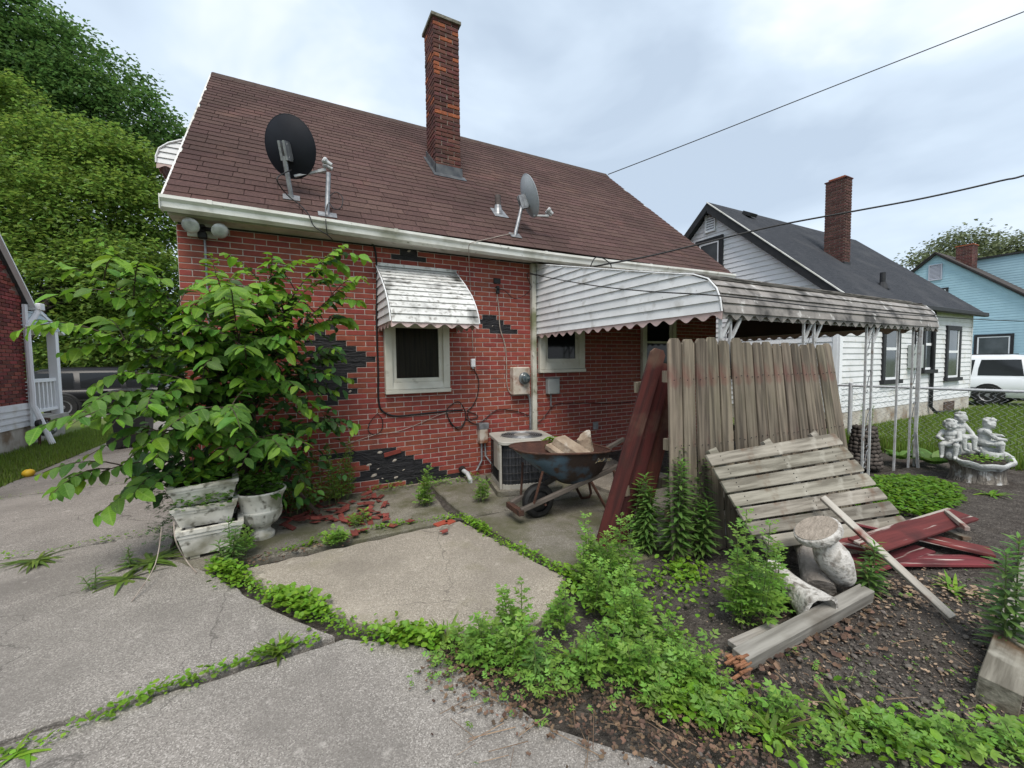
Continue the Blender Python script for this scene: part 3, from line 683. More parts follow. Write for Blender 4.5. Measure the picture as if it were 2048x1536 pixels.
# ================================================================== things on the roof
def dish(name, label, c, nrm, w, h, base, arm_end, mback, mfront, lnb):
    c, nrm, base, arm_end = Vector(c), Vector(nrm).normalized(), Vector(base), Vector(arm_end)
    root = empty(name, base, label, 'satellite dish', None)
    x = nrm.cross(Vector((0, 0, 1))).normalized(); y = x.cross(nrm)
    def surf(off, sc=1.0):
        vs = []; R, K = 7, 32
        for i in range(R+1):
            r = sc*i/R
            for k in range(K):
                a = 2*pi*k/K; vs.append(c + x*(cos(a)*r*w/2)+y*(sin(a)*r*h/2)+nrm*(.075*r*r-.075+off))
        fs = [(i*K+k, i*K+(k+1) % K, (i+1)*K+(k+1) % K, (i+1)*K+k) for i in range(R) for k in range(K)]
        return vs, fs
    b = MB(); v1, f1 = surf(-.004); v2, f2 = surf(.003, .985); K = 32
    b.add(v1, f1); o = b.build('reflector', mback, root, smooth=60)
    MB().add(v2, f2).build('reflector_face', mfront, root, smooth=60)
    rim = MB(); pts = [c+x*(cos(2*pi*k/32)*w/2)+y*(sin(2*pi*k/32)*h/2) for k in range(33)]; rim.tube(pts, .006, 6, False); rim.build('rim', mback, o)
    hub = c-nrm*.10-y*h*.10
    m = MB(); m.obox(hub, x*.045, y*.075, nrm*.03); m.obox(hub-nrm*.03-x*.02, x*.012, y*.09, nrm*.05); m.obox(hub-nrm*.03+x*.03, x*.012, y*.09, nrm*.05)
    for dx in (-.035, .035):
        for dy in (-.06, .06): m.ell(hub+x*dx+y*dy-nrm*.035, (.012, .012, .012), 6, 4)
    br_ = m.build('bracket', m_['steel'], root)
    t = hub-nrm*.06-y*.05
    p = MB(); p.tube([base, base+(t-base)*.1+Vector((0, 0, .02)), base+(t-base)*.75, t], .024, 10); p.build('mast', m_['steel'], root, smooth=True)
    f = MB(); bp = base; f.add([bp-Vector((.08, 0, 0))-sv*.06+nv*.012, bp+Vector((.08, 0, 0))-sv*.06+nv*.012, bp+Vector((.08, 0, 0))+sv*.06+nv*.012, bp-Vector((.08, 0, 0))+sv*.06+nv*.012]+[q+nv*.008 for q in (bp-Vector((.08, 0, 0))-sv*.06+nv*.012, bp+Vector((.08, 0, 0))-sv*.06+nv*.012, bp+Vector((.08, 0, 0))+sv*.06+nv*.012, bp-Vector((.08, 0, 0))+sv*.06+nv*.012)], BF)
    f.build('foot', m_['steel'], root)
    a0 = c-y*(h/2-.02)-nrm*.03; a = MB(); a.bar(a0, a0+(arm_end-a0)*.78, .028, .022); a.bar(a0+(arm_end-a0)*.76, arm_end, .04, .03)
    a.build('feed_arm', m_['lnbgrey'], root)
    dn = (c-arm_end).normalized(); sx = dn.cross(Vector((0, 0, 1))).normalized()
    for dx in lnb:
        l = MB(); q = arm_end+Vector((0, 0, .06+abs(dx)*.2))+sx*dx; l.tube([q-dn*.07, q-dn*.02, q, q+dn*.02], [.02, .022, .036, .036], 12)
        lo = l.build('receiver', m_['lnbgrey'], root, smooth=30); MB().tube([q+dn*.0201, q+dn*.026], [.033, .028], 12).build('receiver_cap', m_['white'], lo)
    return root
m_['lnbgrey'] = M('pale_grey_plastic', (.45, .46, .47), (.36, .37, .38), scale=14, rough=.5)
m_['white'] = M('white_plastic', (.78, .78, .8), rough=.4)
navy = M('dark_dish_paint', (.008, .009, .014), (.012, .014, .020), scale=4, rough=.6, spec=.2)
greyd = M('grey_dish_paint', (.36, .39, .42), (.30, .33, .36), scale=5, rough=.5)
d1 = dish('satellite_dish', 'round dark satellite dish on the left of the roof, seen from behind', (.055, 5.02, 3.78), (.50, .84, .30), .53, .60, RP(583, 398, .0), YP(652, 340, 4.98), navy, navy, (-.052, .052))
d2 = dish('satellite_dish', 'grey satellite dish seen nearly edge-on, right of the chimney', (2.935, 4.98, 3.76), (.93, -.12, .32), .46, .56, RP(1030, 473, .0), YP(1097, 432, 4.9), greyd, greyd, (-.03, .04))
pl = empty('mast', RP(655, 437), 'bare grey antenna mast without a dish, above the gutter', 'mast')
b0 = RP(655, 432, .0); MB().tube([b0, b0+Vector((.0, .02, .06)), YP(657, 346, b0.y+.04)], .024, 10).build('pole', m_['steel'], pl, smooth=True)
MB().obox(b0+nv*.012, (.09, 0, 0), sv*.05, nv*.006).build('foot', m_['steel'], pl)
def cable(name, label, pts, r=.006, mat='cable', sm=True, parent=None, group=None):
    P = [Vector(p) for p in pts]; Q = []
    for i in range(len(P)-1):
        p0, p1, p2, p3 = P[max(i-1, 0)], P[i], P[i+1], P[min(i+2, len(P)-1)]
        for k in range(5):
            t = k/5; Q.append(.5*((2*p1)+(p2-p0)*t+(2*p0-5*p1+4*p2-p3)*t*t+(3*p1-p0-3*p2+p3)*t**3))
    Q.append(P[-1]); o = MB().tube(Q if sm else P, r, 5).build(name, m_[mat], parent, smooth=True)
    if parent is None: tag(o, label, 'cable', group)
    return o
def WPs(L, y=WY-.03): return [YP(x, yy, y) for x, yy in L]
cable('coax_cable', 'black cable hanging from the dark dish over the gutter', [RP(583, 340, .25), RP(555, 355, .3), RP(562, 375, .2), RP(580, 395, .06), RP(600, 410, .04), RP(618, 430, .05), YP(628, 452, 4.64), YP(655, 470, 4.64), YP(665, 480, 4.8)], .006)
cable('coax_cable', 'looped black cable on the bare roof mast', [RP(660, 392, .2), RP(672, 384, .22), RP(685, 395, .22), RP(682, 415, .16), RP(668, 418, .12), RP(657, 405, .1), RP(652, 425, .06), YP(652, 448, 4.64), YP(655, 470, 4.66)], .005)
cable('coax_cable', 'pale cable running from the grey dish to the gutter', [RP(1030, 466, .03), RP(1008, 470, .02), RP(975, 478, .02), RP(948, 484, .03), YP(938, 492, 4.64), YP(938, 520, 4.8), YP(940, 560, 4.96), YP(944, 645, 5.0), YP(946, 705, 5.0)], .0045, 'cablew')
cable('wall_cable', 'thick black cable down the wall left of the awning window', WPs([(640, 455), (700, 472), (735, 482), (750, 500), (754, 560), (753, 640), (756, 740), (757, 800), (765, 822), (790, 832), (830, 829), (895, 822), (925, 820)]), .011)
cable('wall_cable', 'black cable from the white splice box down to the cable coil', WPs([(946, 735), (957, 760), (955, 790), (945, 812), (935, 822), (950, 828), (955, 835), (938, 838), (935, 826)]), .006)
cable('wall_cable', 'coil of black cable hung on the wall below the window', WPs([(893, 824), (900, 845), (912, 855), (925, 850), (932, 830), (920, 805), (905, 808), (893, 822), (900, 842), (915, 858), (928, 848), (932, 828)], WY-.035), .006)
cable('wall_cable', 'small black cable loop left of the window', WPs([(757, 825), (740, 845), (737, 862), (750, 870), (763, 860), (765, 840), (756, 828)]), .0045)
cable('wall_cable', 'pale cord sagging along the wall to the left', WPs([(690, 890), (745, 871), (808, 859), (889, 826), (935, 820)]), .004, 'cablew')
cable('wall_cable', 'black cord falling from the wall toward the ground', [YP(690, 892, WY-.05), YP(740, 920, WY-.08), YP(800, 945, WY-.15), YP(830, 952, 4.7), YP(870, 952, 4.7)], .005)
cable('wall_cable', 'black cable sagging from the coil past the switch box', WPs([(932, 838), (950, 848), (965, 842), (985, 825), (1000, 819), (1030, 822), (1060, 832)]), .006)
cable('wall_cable', 'copper service wire running down to the meter box', WPs([(992, 575), (998, 620), (1000, 655), (1010, 690), (1013, 722), (1014, 770), (1022, 788)]), .007, 'cablew')
cable('wall_cable', 'black wire strung along the wall under the awning', WPs([(1068, 850), (1085, 838), (1110, 810), (1150, 806), (1240, 806), (1290, 800)]), .005)
cable('wall_cable', 'bare black wire looping across the downspout', [YP(990, 575, 4.98), YP(1010, 582, 4.97), YP(1028, 597, 4.95), YP(1050, 590, 4.9), YP(1062, 575, 4.88), YP(1055, 555, 4.88), YP(1058, 546, 4.88), YP(1090, 550, 4.8), YP(1178, 535, 4.6)], .005)
# service drops
cable('service_drop', 'thin overhead wire rising from the ridge to the upper right', [RP(1216, 349, 0.02), DP(1400, 278, 9.8), DP(1600, 199, 9.3), DP(1850, 101, 8.7), DP(2100, 3, 8.0), DP(2700, -232, 6.6)], .011)
hk = YP(1180, 535, 4.62)
cable('service_drop', 'thick twisted overhead cable sagging to the right past the chimney', [hk, DP(1215, 528, 5.2), DP(1300, 512, 5.2), DP(1400, 488, 5.2), DP(1550, 452, 5.1), DP(1700, 424, 5.0), DP(1850, 396, 4.9), DP(2000, 362, 4.7), DP(2100, 335, 4.6), DP(2700, 140, 4.2)], .011)
cable('service_drop', 'black drip loop of the service cable below the gutter', [hk, YP(1180, 548, 4.6), YP(1200, 549, 4.58), YP(1217, 545, 4.6), YP(1222, 530, 4.62), YP(1205, 516, 4.62), YP(1190, 516, 4.63), hk], .008)
cable('service_drop', 'thin wire crossing in front of the patio awning', [YP(1060, 548, 4.9), DP(1180, 570, 4.2), DP(1300, 583, 3.75), DP(1445, 592, 3.15), DP(1650, 615, 3.8), DP(1850, 632, 4.9), DP(2100, 643, 6.0), DP(2500, 640, 7.0)], .0055)
# flood light
fl_ = empty('flood_light', (-.73, 5.0, 2.8), 'twin security flood light with sensor under the eave at the left corner', 'light fixture')
p0, p1 = YP(373, 440, WY-.04), YP(435, 474, WY-.04)
MB().box((p0.x, WY-.045, 2.745), (p1.x, WY-.012, 2.885)).build('mounting_board', m_['soffit'], fl_)
c = Vector((-.735, WY-.075, 2.82)); MB().obox(c, (.03, 0, 0), (0, .03, 0), (0, 0, .035)).build('junction', M('bronze_plastic', (.03, .027, .025), rough=.5), fl_, bevel=.005)
MB().obox(c+Vector((.01, -.035, -.075)), (.035, 0, 0), (0, .035, 0), (0, 0, .028)).build('sensor', m_['black'], fl_, bevel=.006)
for e in (YP(381, 451, WY-.22), YP(440, 462, WY-.22)):
    e = Vector(e); d = (e-c).normalized(); lm = MB().tube([c, c+(e-c)*.55], .02, 8).build('arm', m_['black'], fl_)
    f = (Vector((0, -.6, -.5))+(d*.5)).normalized()
    bl = MB().lathe([(.02, -.11), (.035, -.085), (.06, -.04), (.072, 0)], e, 16, f).build('lamp', M('lamp_reflector', (.16, .16, .155), (.1, .1, .1), scale=20, rough=.3), fl_, smooth=True)
    MB().lathe([(.072, 0), (.06, .014), (.03, .022), (0.001, .024)], e, 16, f).build('lens', M('lamp_glass', (.55, .56, .54), (.24, .245, .24), scale=9, rough=.08, spec=.8), bl, smooth=True)
cable('wall_conduit', 'thin grey conduit running down from the flood light', [(-.72, WY-.025, 2.74), (-.72, WY-.025, 1.5)], .009, 'steel', sm=False)
# meter, boxes
mtr = empty('electric_meter', (2.75, 5, 1.05), 'rusty white electric meter box on the wall beside the downspout', 'meter')
rust = M('rusty_white_enamel', (.55, .50, .44), (.42, .36, .29), scale=7, rough=.6, stain=((.20, .08, .04), 8, .50, .68))
MB().box((2.625, WY-.13, 1.05), (2.885, WY-.012, 1.43)).build('box', rust, mtr, bevel=.012)
c = Vector((2.785, WY-.13, 1.275)); g_ = MB().lathe([(.075, -.005), (.075, .02), (.062, .03), (.06, .07), (.04, .085), (.001, .088)], c, 20, (0, -1, 0)).build('glass_dome', M('meter_glass', (.03, .05, .06), (.12, .14, .14), scale=30, rough=.1, spec=.6), mtr, smooth=True)
MB().lathe([(.085, -.002), (.085, .018), (.074, .02)], c, 20, (0, -1, 0)).build('ring', m_['steel'], g_)
cable('wall_conduit', 'grey conduit dropping from the meter box', [(2.88, WY-.04, 1.05), (2.93, WY-.04, .95), (2.93, WY-.04, .5)], .018, 'steel')
gb = empty('utility_box', (3.3, 5, 1.0), 'small grey utility box under the awning window', 'utility box')
MB().box((3.20, WY-.10, 1.03), (3.40, WY-.012, 1.26)).build('box', M('grey_plastic_box', (.30, .32, .31), (.26, .27, .27), scale=8, rough=.6), gb, bevel=.012)
MB().box((3.195, WY-.106, 1.255), (3.405, WY-.012, 1.27)).build('lid', m_['steel'], gb, bevel=.004)
MB().tube([(3.27, WY-.05, 1.03), (3.27, WY-.05, .85)], .012, 8).build('conduit', m_['steel'], gb)
sw = empty('switch_box', (2.19, 5, .4), 'small rusty shut-off switch box on the wall left of the condenser', 'switch box')
MB().box((2.13, WY-.10, .43), (2.25, WY-.012, .66)).build('box', rust, sw, bevel=.008); MB().box((2.12, WY-.105, .62), (2.26, WY-.012, .70)).build('hood', m_['rust'] if 'rust' in m_ else m_['steel'], sw, bevel=.005)
MB().tube([(2.17, WY-.05, .43), (2.17, WY-.05, .2), (2.08, WY-.08, .08)], .014, 8).build('conduit', m_['steel'], sw, smooth=True)
MB().tube([(2.22, WY-.05, .43), (2.23, WY-.05, .25), (2.3, WY-.2, .1), (2.34, WY-.35, .14)], .012, 8).build('whip', m_['steel'], sw, smooth=True)
sp_ = empty('splice_box', (2.05, 5, 1.4), 'small white cable splice box hanging on the wall', 'splice box')
c = YP(946, 726, WY-.05); MB().obox(c, (.03, 0, 0), (0, .02, 0), (0, 0, .055)).build('case', m_['white'], sp_, bevel=.008); MB().tube([c-Vector((0, 0, .05)), c-Vector((0, 0, .075))], .018, 8).build('grommet', m_['steel'], sp_)
c = YP(1191, 851, WY-.02); ot = MB().obox(c, (.05, 0, 0), (0, .012, 0), (0, 0, .06)).build('wall_outlet', m_['steel'], None, bevel=.006); tag(ot, 'grey wall outlet low on the shaded brick wall', 'outlet')
c = YP(994, 562, WY-.02); o = MB().obox(c, (.05, 0, 0), (0, .012, 0), (0, 0, .035)).obox(c+Vector((0, -.02, -.12)), (.02, 0, 0), (0, .02, 0), (0, 0, .05)).build('service_bracket', m_['black'], None, bevel=.004); tag(o, 'black service bracket where wires meet the wall near the downspout', 'bracket')
c = YP(941, 960, 4.75); hb = empty('hose_bib', c-Vector((0, 0, .1)), 'white capped pipe stub at the foot of the wall', 'pipe')
MB().tube([c+Vector((-.02, .25, .08)), c+Vector((0, .1, .06)), c, c-Vector((0, 0, .06))], .028, 10).build('pipe', m_['lnbgrey'], hb, smooth=True)
MB().tube([c+Vector((-.02, .2, .07)), c+Vector((-.02, .25, .09))], .045, 10).build('collar', m_['black'], hb)
# ================================================================== air conditioner
m_['rust'] = M('rust', (.095, .045, .03), (.05, .028, .022), scale=14, rough=.9, bump=.5, rand=.1)
ac = empty('air_conditioner', (2.40, 4.34, 0), 'beige and black air conditioner condenser standing against the back wall', 'air conditioner')
acm = M('beige_sheet_metal', (.40, .385, .345), (.32, .305, .27), scale=5, rough=.5, stain=((.25, .21, .15), 9, .58, .78))
def rrect(cx, cy, hx, hy, r, n=6):
    o = []
    for (sx, sy, a0) in ((1, 1, 0), (-1, 1, pi/2), (-1, -1, pi), (1, -1, 1.5*pi)):
        for k in range(n+1):
            a = a0+pi/2*k/n; o.append((cx+sx*(hx-r)+r*cos(a), cy+sy*(hy-r)+r*sin(a)))
    return o
acx, acy, ah = 2.42, 4.36, .34
MB().prism([(x, y, .005) for x, y in rrect(acx, acy, ah+.05, ah+.05, .05)], (0, 0, .055)).build('pad', m_['conc3'], ac)
MB().prism([(x, y, .06) for x, y in rrect(acx, acy, ah, ah, .12)], (0, 0, .05)).build('base_pan', acm, ac)
P = rrect(acx, acy, ah-.02, ah-.02, .11)
MB().prism([(x, y, .11) for x, y in P], (0, 0, .46)).build('coil', M('dirty_coil', (.014, .015, .018), (.045, .048, .055), scale=16, rough=.7, stretch=(4, 4, .5)), ac)
gw = MB(); P2 = rrect(acx, acy, ah-.003, ah-.003, .12, 8)
for z in (.16, .24, .33, .42, .51): gw.tube([(x, y, z) for x, y in P2+[P2[0]]], .004, 4, False)
L = [0]
for a, b in zip(P2, P2[1:]+[P2[0]]): L.append(L[-1]+sqrt((a[0]-b[0])**2+(a[1]-b[1])**2))
for i in range(64):
    s = L[-1]*i/64
    for k in range(len(P2)):
        if L[k] <= s <= L[k+1]:
            t = (s-L[k])/(L[k+1]-L[k]+1e-9); a = P2[k]; b = P2[(k+1) % len(P2)]; x, y = a[0]+(b[0]-a[0])*t, a[1]+(b[1]-a[1])*t; gw.tube([(x, y, .11), (x, y, .57)], .003, 4, False); break
gw.build('guard_wire', m_['black'], ac)['kind'] = 'stuff'
top = MB(); top.prism([(x, y, .565) for x, y in rrect(acx, acy, ah+.015, ah+.015, .1)], (0, 0, .04)); top.build('top_panel', acm, ac, bevel=.006)
MB().lathe([(.27, .0), (.265, .012), (.25, .004)], (acx, acy, .606), 36).build('fan_ring', acm, ac)
MB().lathe([(.25, .003), (.001, .003)], (acx, acy, .606), 30).build('fan_opening', m_['black'], ac)
fg = MB()
for k in range(9): fg.lathe([(.03+k*.027, .012), (.033+k*.027, .015), (.036+k*.027, .012)], (acx, acy, .606), 30)
for k in range(6): a = k*pi/3; fg.bar((acx, acy, .617), (acx+.25*cos(a), acy+.25*sin(a), .617), .006, .004)
fg.build('fan_grille', m_['steel'], ac)
MB().lathe([(.001, .016), (.09, .018), (.10, .012)], (acx, acy, .606), 20).build('motor_plate', M('dull_metal', (.3, .29, .27), rough=.5, metal=.4), ac)
MB().box((acx-ah-.015, acy-ah+.08, .27), (acx-ah+.03, acy-.02, .565)).build('service_panel', acm, ac, bevel=.006)
MB().box((acx-ah-.008, acy-ah+.03, .06), (acx-ah+.02, acy-ah+.08, .565)).build('corner_post', acm, ac, bevel=.004)

ac.rotation_euler.z = -.24
# ================================================================== wheelbarrow
A0 = Vector((1.90, 3.36, 0)); AX = Vector((.998, -.04, 0)).normalized(); AY = Vector((-AX.y, AX.x, 0)); AZ = Vector((0, 0, 1))
def wbp(u, v, z): return A0+AX*u+AY*v+AZ*z
wb = empty('wheelbarrow', wbp(.4, 0, 0), 'rusty blue wheelbarrow full of broken blocks beside the condenser', 'wheelbarrow')
blue = M('worn_blue_paint', (.10, .155, .205), (.07, .11, .15), scale=5, rough=.5, stain=((.05, .035, .03), 3.2, .50, .60), stain2=((.07, .04, .028), 9, .54, .66), bump=.2, bscale=40)
rin = M('rusty_steel_inside', (.10, .045, .032), (.065, .032, .026), scale=8, rough=.85, bump=.4)
def tray(off, z0):
    ring = []
    for (t, sc) in ((0, 1.0), (.35, .83), (.7, .62), (1.0, .36)):
        z = .655-t*.335; r = []
        for k in range(28):
            a = 2*pi*k/28; cu, su = cos(a), sin(a)
            ex = math.copysign(abs(cu)**.62, cu); ey = math.copysign(abs(su)**.62, su)
            lx = (.46 if cu > 0 else .50)*sc-off; ly = .335*(.80+.20*sc)*sc**.5*(1.0-.18*(cu < 0)*abs(cu))-off
            if cu < 0: lx *= 1+.06*(1-t)
            r.append(wbp(.42+(.13*t)+ex*lx, ey*ly, z+(.035*(-ex)*(1-t))+z0))
        ring.append(r)
    return ring
def rings(mb, R, cap=True):
    n = len(R[0]); vs = [p for r in R for p in r]
    fs = [(i*n+k, i*n+(k+1) % n, (i+1)*n+(k+1) % n, (i+1)*n+k) for i in range(len(R)-1) for k in range(n)]
    if cap: fs.append(tuple(range((len(R)-1)*n, len(R)*n)))
    return mb.add(vs, fs)
R = tray(0, 0); tr_ = rings(MB(), R).build('tray', blue, wb, smooth=50)
rings(MB(), tray(.006, .006)).build('tray_inside', rin, tr_, smooth=50)
MB().tube(R[0]+[R[0][0]], .011, 8, False).build('rim', m_['rust'], tr_, smooth=True)
hw = M('grey_wood_handle', (.13, .11, .095), (.075, .065, .055), scale=5, rough=.85, stretch=(1, 1, 1), bump=.3)
for s in (-1, 1):
    MB().bar(wbp(-.10, s*.11, .14), wbp(1.42, s*.27, .60), .04, .045).build('handle', hw, wb, bevel=.006)
    l = MB(); l.tube([wbp(.62, s*.20, .33), wbp(.80, s*.22, .02), wbp(.90, s*.22, .015), wbp(.93, s*.23, .05), wbp(.86, s*.24, .42)], .014, 7); l.build('leg', m_['rust'], wb, smooth=True)
    MB().tube([wbp(.02, s*.13, .18), wbp(.08, s*.2, .50)], .012, 6).build('brace', m_['rust'], wb)
MB().bar(wbp(-.11, -.14, .125), wbp(-.11, .14, .125), .05, .05).build('nose_bar', m_['rust'], wb)
wh = MB().lathe([(.10, -.04), (.135, -.045), (.16, -.028), (.166, 0), (.16, .028), (.135, .045), (.10, .04)], wbp(.14, 0, .166), 28, AY).build('wheel', m_['black'], wb, smooth=True)
MB().lathe([(.001, -.03), (.05, -.035), (.10, -.02), (.10, .02), (.05, .035), (.001, .03)], wbp(.14, 0, .166), 20, AY).build('rim', m_['black'], wh, smooth=30)
MB().tube([wbp(.14, -.15, .166), wbp(.14, .15, .166)], .01, 6).build('axle', m_['rust'], wb)
def text(body, size, loc, rot, mat, parent, name='lettering', shear=0.0, ext=.0008):
    cu = bpy.data.curves.new(name, 'FONT'); cu.body = body; cu.size = size; cu.shear = shear; cu.extrude = ext; cu.align_x = 'CENTER'; cu.align_y = 'CENTER'
    tmp = bpy.data.objects.new('tmp', cu); COL.objects.link(tmp); dg = bpy.context.evaluated_depsgraph_get()
    me = bpy.data.meshes.new_from_object(tmp.evaluated_get(dg)); bpy.data.objects.remove(tmp); me.materials.clear(); me.materials.append(mat)
    return link(name, me, None, parent, loc, rot)
ltr = M('faded_yellow_paint', (.55, .45, .25), (.3, .28, .22), scale=30, rough=.7, stain=((.09, .13, .18), 50, .5, .6))
def side_pt(k, t):
    R0, R1 = R[0], R[1]; return R0[k]*(1-t)+R1[k]*t
# the tray's near flank is flat there: letter it along the rim, a little proud
ka = 22; pa_, pb_, pc_ = side_pt(20, .62), side_pt(24, .62), side_pt(22, .25)
xd = (pb_-pa_).normalized(); zd = (pc_-(side_pt(22, 1.0))).normalized(); nd = xd.cross(zd).normalized(); zd = nd.cross(xd)
text('Jackson', .062, side_pt(23, .62)+nd*.014, Matrix((xd, zd, nd)).transposed().to_euler(), ltr, tr_, shear=.3)
stn = M('broken_stone', (.36, .29, .22), (.24, .18, .13), scale=9, rough=.9, bump=.6, bscale=30, stain=((.5, .46, .4), 7, .58, .72))
def block(name, label, c, ax, ay, az, mat, cat='block', jit=.006, group=None, seed=0):
    rg = random.Random(seed); b = MB().obox(c, ax, ay, az); b.v = [(v[0]+rg.uniform(-jit, jit), v[1]+rg.uniform(-jit, jit), v[2]+rg.uniform(-jit, jit)) for v in b.v]
    return tag(b.build(name, mat, None, bevel=.008), label, cat, group)
d = (AX*.25-AY*.55+AZ*-.28).normalized()
e = d.cross(AZ).normalized(); f = e.cross(d)
block('stone_block', 'tan rectangular block leaning out of the wheelbarrow', wbp(.47, -.08, .655), d*.17, e*.085, f*.04, stn, seed=1)
block('stone_block', 'second tan slab half under the tan block in the wheelbarrow', wbp(.35, -.06, .61), d*.15, e*.05, f*.028, stn, seed=2)
block('stone_block', 'pale curved chunk low in the front of the wheelbarrow', wbp(.26, -.16, .57), AX*.09, AY*.05, AZ*.03, stn, seed=3)
ch = MB(); rg = random.Random(4)
rings(ch, [[wbp(.68+(.09-.02*t)*cos(a)*(1+.15*rg.uniform(-1, 1)), .0+(.085-.025*t)*sin(a)*(1+.15*rg.uniform(-1, 1)), .55+t*.20+.05*cos(a)) for a in [2*pi*k/12 for k in range(12)]] for t in (0, .35, .7, 1)])
tag(ch.build('concrete_chunk', stn, None, smooth=50), 'rough broken concrete lump at the back of the wheelbarrow', 'rubble')

# ================================================================== planters
plm = M('aged_white_planter', (.68, .66, .60), (.56, .54, .48), scale=7, rough=.7, stain=((.25, .24, .18), 5, .46, .68), stain2=((.15, .14, .11), 18, .55, .70), bump=.15, bscale=30)
def box_planter(name, label, c, hx, hy, h, yaw, tx=0, ty=0, seed=0):
    c = Vector(c); Rm = Euler((tx, ty, yaw)).to_matrix()
    root = empty(name, c, label, 'planter', 'stacked rectangular planters')
    def P(x, y, z): return c+Rm @ Vector((x, y, z))
    def ring(sx, sy, z): return [P(-sx, -sy, z), P(sx, -sy, z), P(sx, sy, z), P(-sx, sy, z)]
    b = MB(); rings(b, [ring(hx*.78, hy*.72, 0), ring(hx*.93, hy*.9, h*.72), ring(hx*.96, hy*.94, h*.725), ring(hx*.97, hy*.95, h*.86)], False); b.f.append((0, 3, 2, 1))
    b.build('body', plm, root)
    r = MB(); rings(r, [ring(hx, hy, h*.86), ring(hx+.004, hy+.004, h), ring(hx-.035, hy-.035, h), ring(hx-.045, hy-.045, h*.8)], False); r.build('rim', plm, root)
    s = MB(); s.add(ring(hx-.04, hy-.04, h*.85), [(0, 1, 2, 3)]); s.build('soil', m_['soil'], root)
    f = MB(); 
    for sx in (-1, 1): f.obox(P(sx*hx*.5, 0, -.012), Rm @ Vector((hx*.14, 0, 0)), Rm @ Vector((0, hy*.68, 0)), Rm @ Vector((0, 0, .013)))
    f.build('foot', plm, root)
    return P
pc = Vector((-.635, 4.08, .03))
PL1 = box_planter('planter_box', 'stained white rectangular planter at the bottom of the stack', pc, .215, .20, .22, .10)
PL2 = box_planter('planter_box', 'white rectangular planter in the middle of the stack', pc+Vector((-.02, .03, .222)), .21, .19, .17, .02, .05, 0)
PL3 = box_planter('planter_box', 'white rectangular planter on top of the stack', pc+Vector((-.035, .07, .385)), .225, .21, .165, .12, .02, -.04)
ur = empty('urn_planter', (-.32, 4.06, 0), 'white fluted urn planter beside the stacked boxes', 'planter')
uc = Vector((-.29, 4.16, 0)); prof = [(.001, .0), (.125, 0), (.13, .03), (.125, .05), (.10, .07), (.085, .10), (.10, .13), (.16, .17), (.20, .23), (.212, .29), (.218, .30), (.218, .315), (.208, .32), (.215, .40), (.235, .46), (.262, .50), (.268, .515), (.262, .53), (.245, .525), (.235, .49)]
prof = [(r*.74, z*.80) for r, z in prof]; b = MB(); n = 40
for (r, z) in prof:
    for k in range(n):
        a = 2*pi*k/n; fl2 = 1+(.03*cos(20*a) if .10 < z < .232 else 0); b.v.append(tuple(uc+Vector((r*fl2*cos(a), r*fl2*sin(a), z))))
for i in range(len(prof)-1):
    for k in range(n): b.f.append((i*n+k, i*n+(k+1) % n, (i+1)*n+(k+1) % n, (i+1)*n+k))
b.build('bowl', plm, ur, smooth=40); MB().lathe([(.178, 0), (.001, .02)], uc+Vector((0, 0, .39)), 24).build('soil', m_['soil'], ur)

# ================================================================== old fence panels and boards
def wood(name, c1, c2, stain=None, st2=None, ax=0, rough=.85):
    s = [22, 22, 22]; s[ax] = 1.6
    return M(name, c1, c2, scale=1.3, rough=rough, bump=.5, bscale=3.0, rand=.22, hue=.012, coord='obj', stretch=tuple(s), stain=stain, stain2=st2, dist=.008, detail=8, lo=.38, hi=.62)
m_['picket'] = wood('weathered_grey_picket', (.205, .172, .130), (.085, .070, .053), ((.15, .05, .04), 2.6, .56, .72), ((.11, .105, .055), 2.0, .54, .75), ax=2)
m_['board'] = wood('silvered_board', (.29, .268, .222), (.14, .126, .10), ((.12, .075, .045), 3.8, .56, .68), ((.36, .34, .29), 7, .58, .75), ax=0)
m_['redwood'] = wood('dark_red_stain', (.10, .026, .022), (.055, .018, .017), ((.15, .10, .07), 2.2, .52, .68), ((.055, .025, .02), 5, .54, .7), ax=2)
m_['redpaint'] = wood('peeling_red_paint', (.155, .032, .032), (.105, .023, .024), ((.42, .37, .33), 1.1, .575, .62, 1), ((.06, .018, .018), 3, .55, .75), ax=0)
m_['lath'] = wood('weathered_white_lath', (.45, .42, .38), (.28, .25, .22), ((.16, .05, .045), 5, .56, .68), None, ax=0)
m_['timber'] = wood('silver_grey_timber', (.33, .31, .28), (.19, .175, .155), ((.13, .11, .09), 2.5, .56, .75), None, ax=0)
def picket_mesh(w, L, t, ear=.035, axis=2):
    p = [(-w/2, 0), (w/2, 0), (w/2, L-ear), (w/2-ear*.8, L), (-w/2+ear*.8, L), (-w/2, L-ear)]
    me = MB().prism([(x, -t/2, z) for x, z in p], (0, t, 0)).mesh('picket', bevel=.002); return me
nail = M('nail_stain', (.03, .028, .026), rough=.6)
pp = empty('picket_fence_panel', (3.5, 2.1, .05), 'weathered dog-eared picket fence panel standing upright against the awning posts', 'fence panel')
rg = random.Random(12); NP = 16
for i in range(NP):
    t = i/(NP-1); x = 2.475+t*2.10; yt = 2.13; yb = 2.08-.22*t; w = .129; L = 1.64+rg.uniform(-.02, .02)
    if i in (4, 9): w = .122
    me = picket_mesh(w, L, .019); zb = .02
    lean = atan2(yt-yb, 1.62)
    o = link('picket', me, m_['picket'], pp, (x+rg.uniform(-.003, .003), yb+rg.uniform(-.006, .006), zb), (-lean, rg.uniform(-.005, .005), rg.uniform(-.02, .02)))
nl = MB()
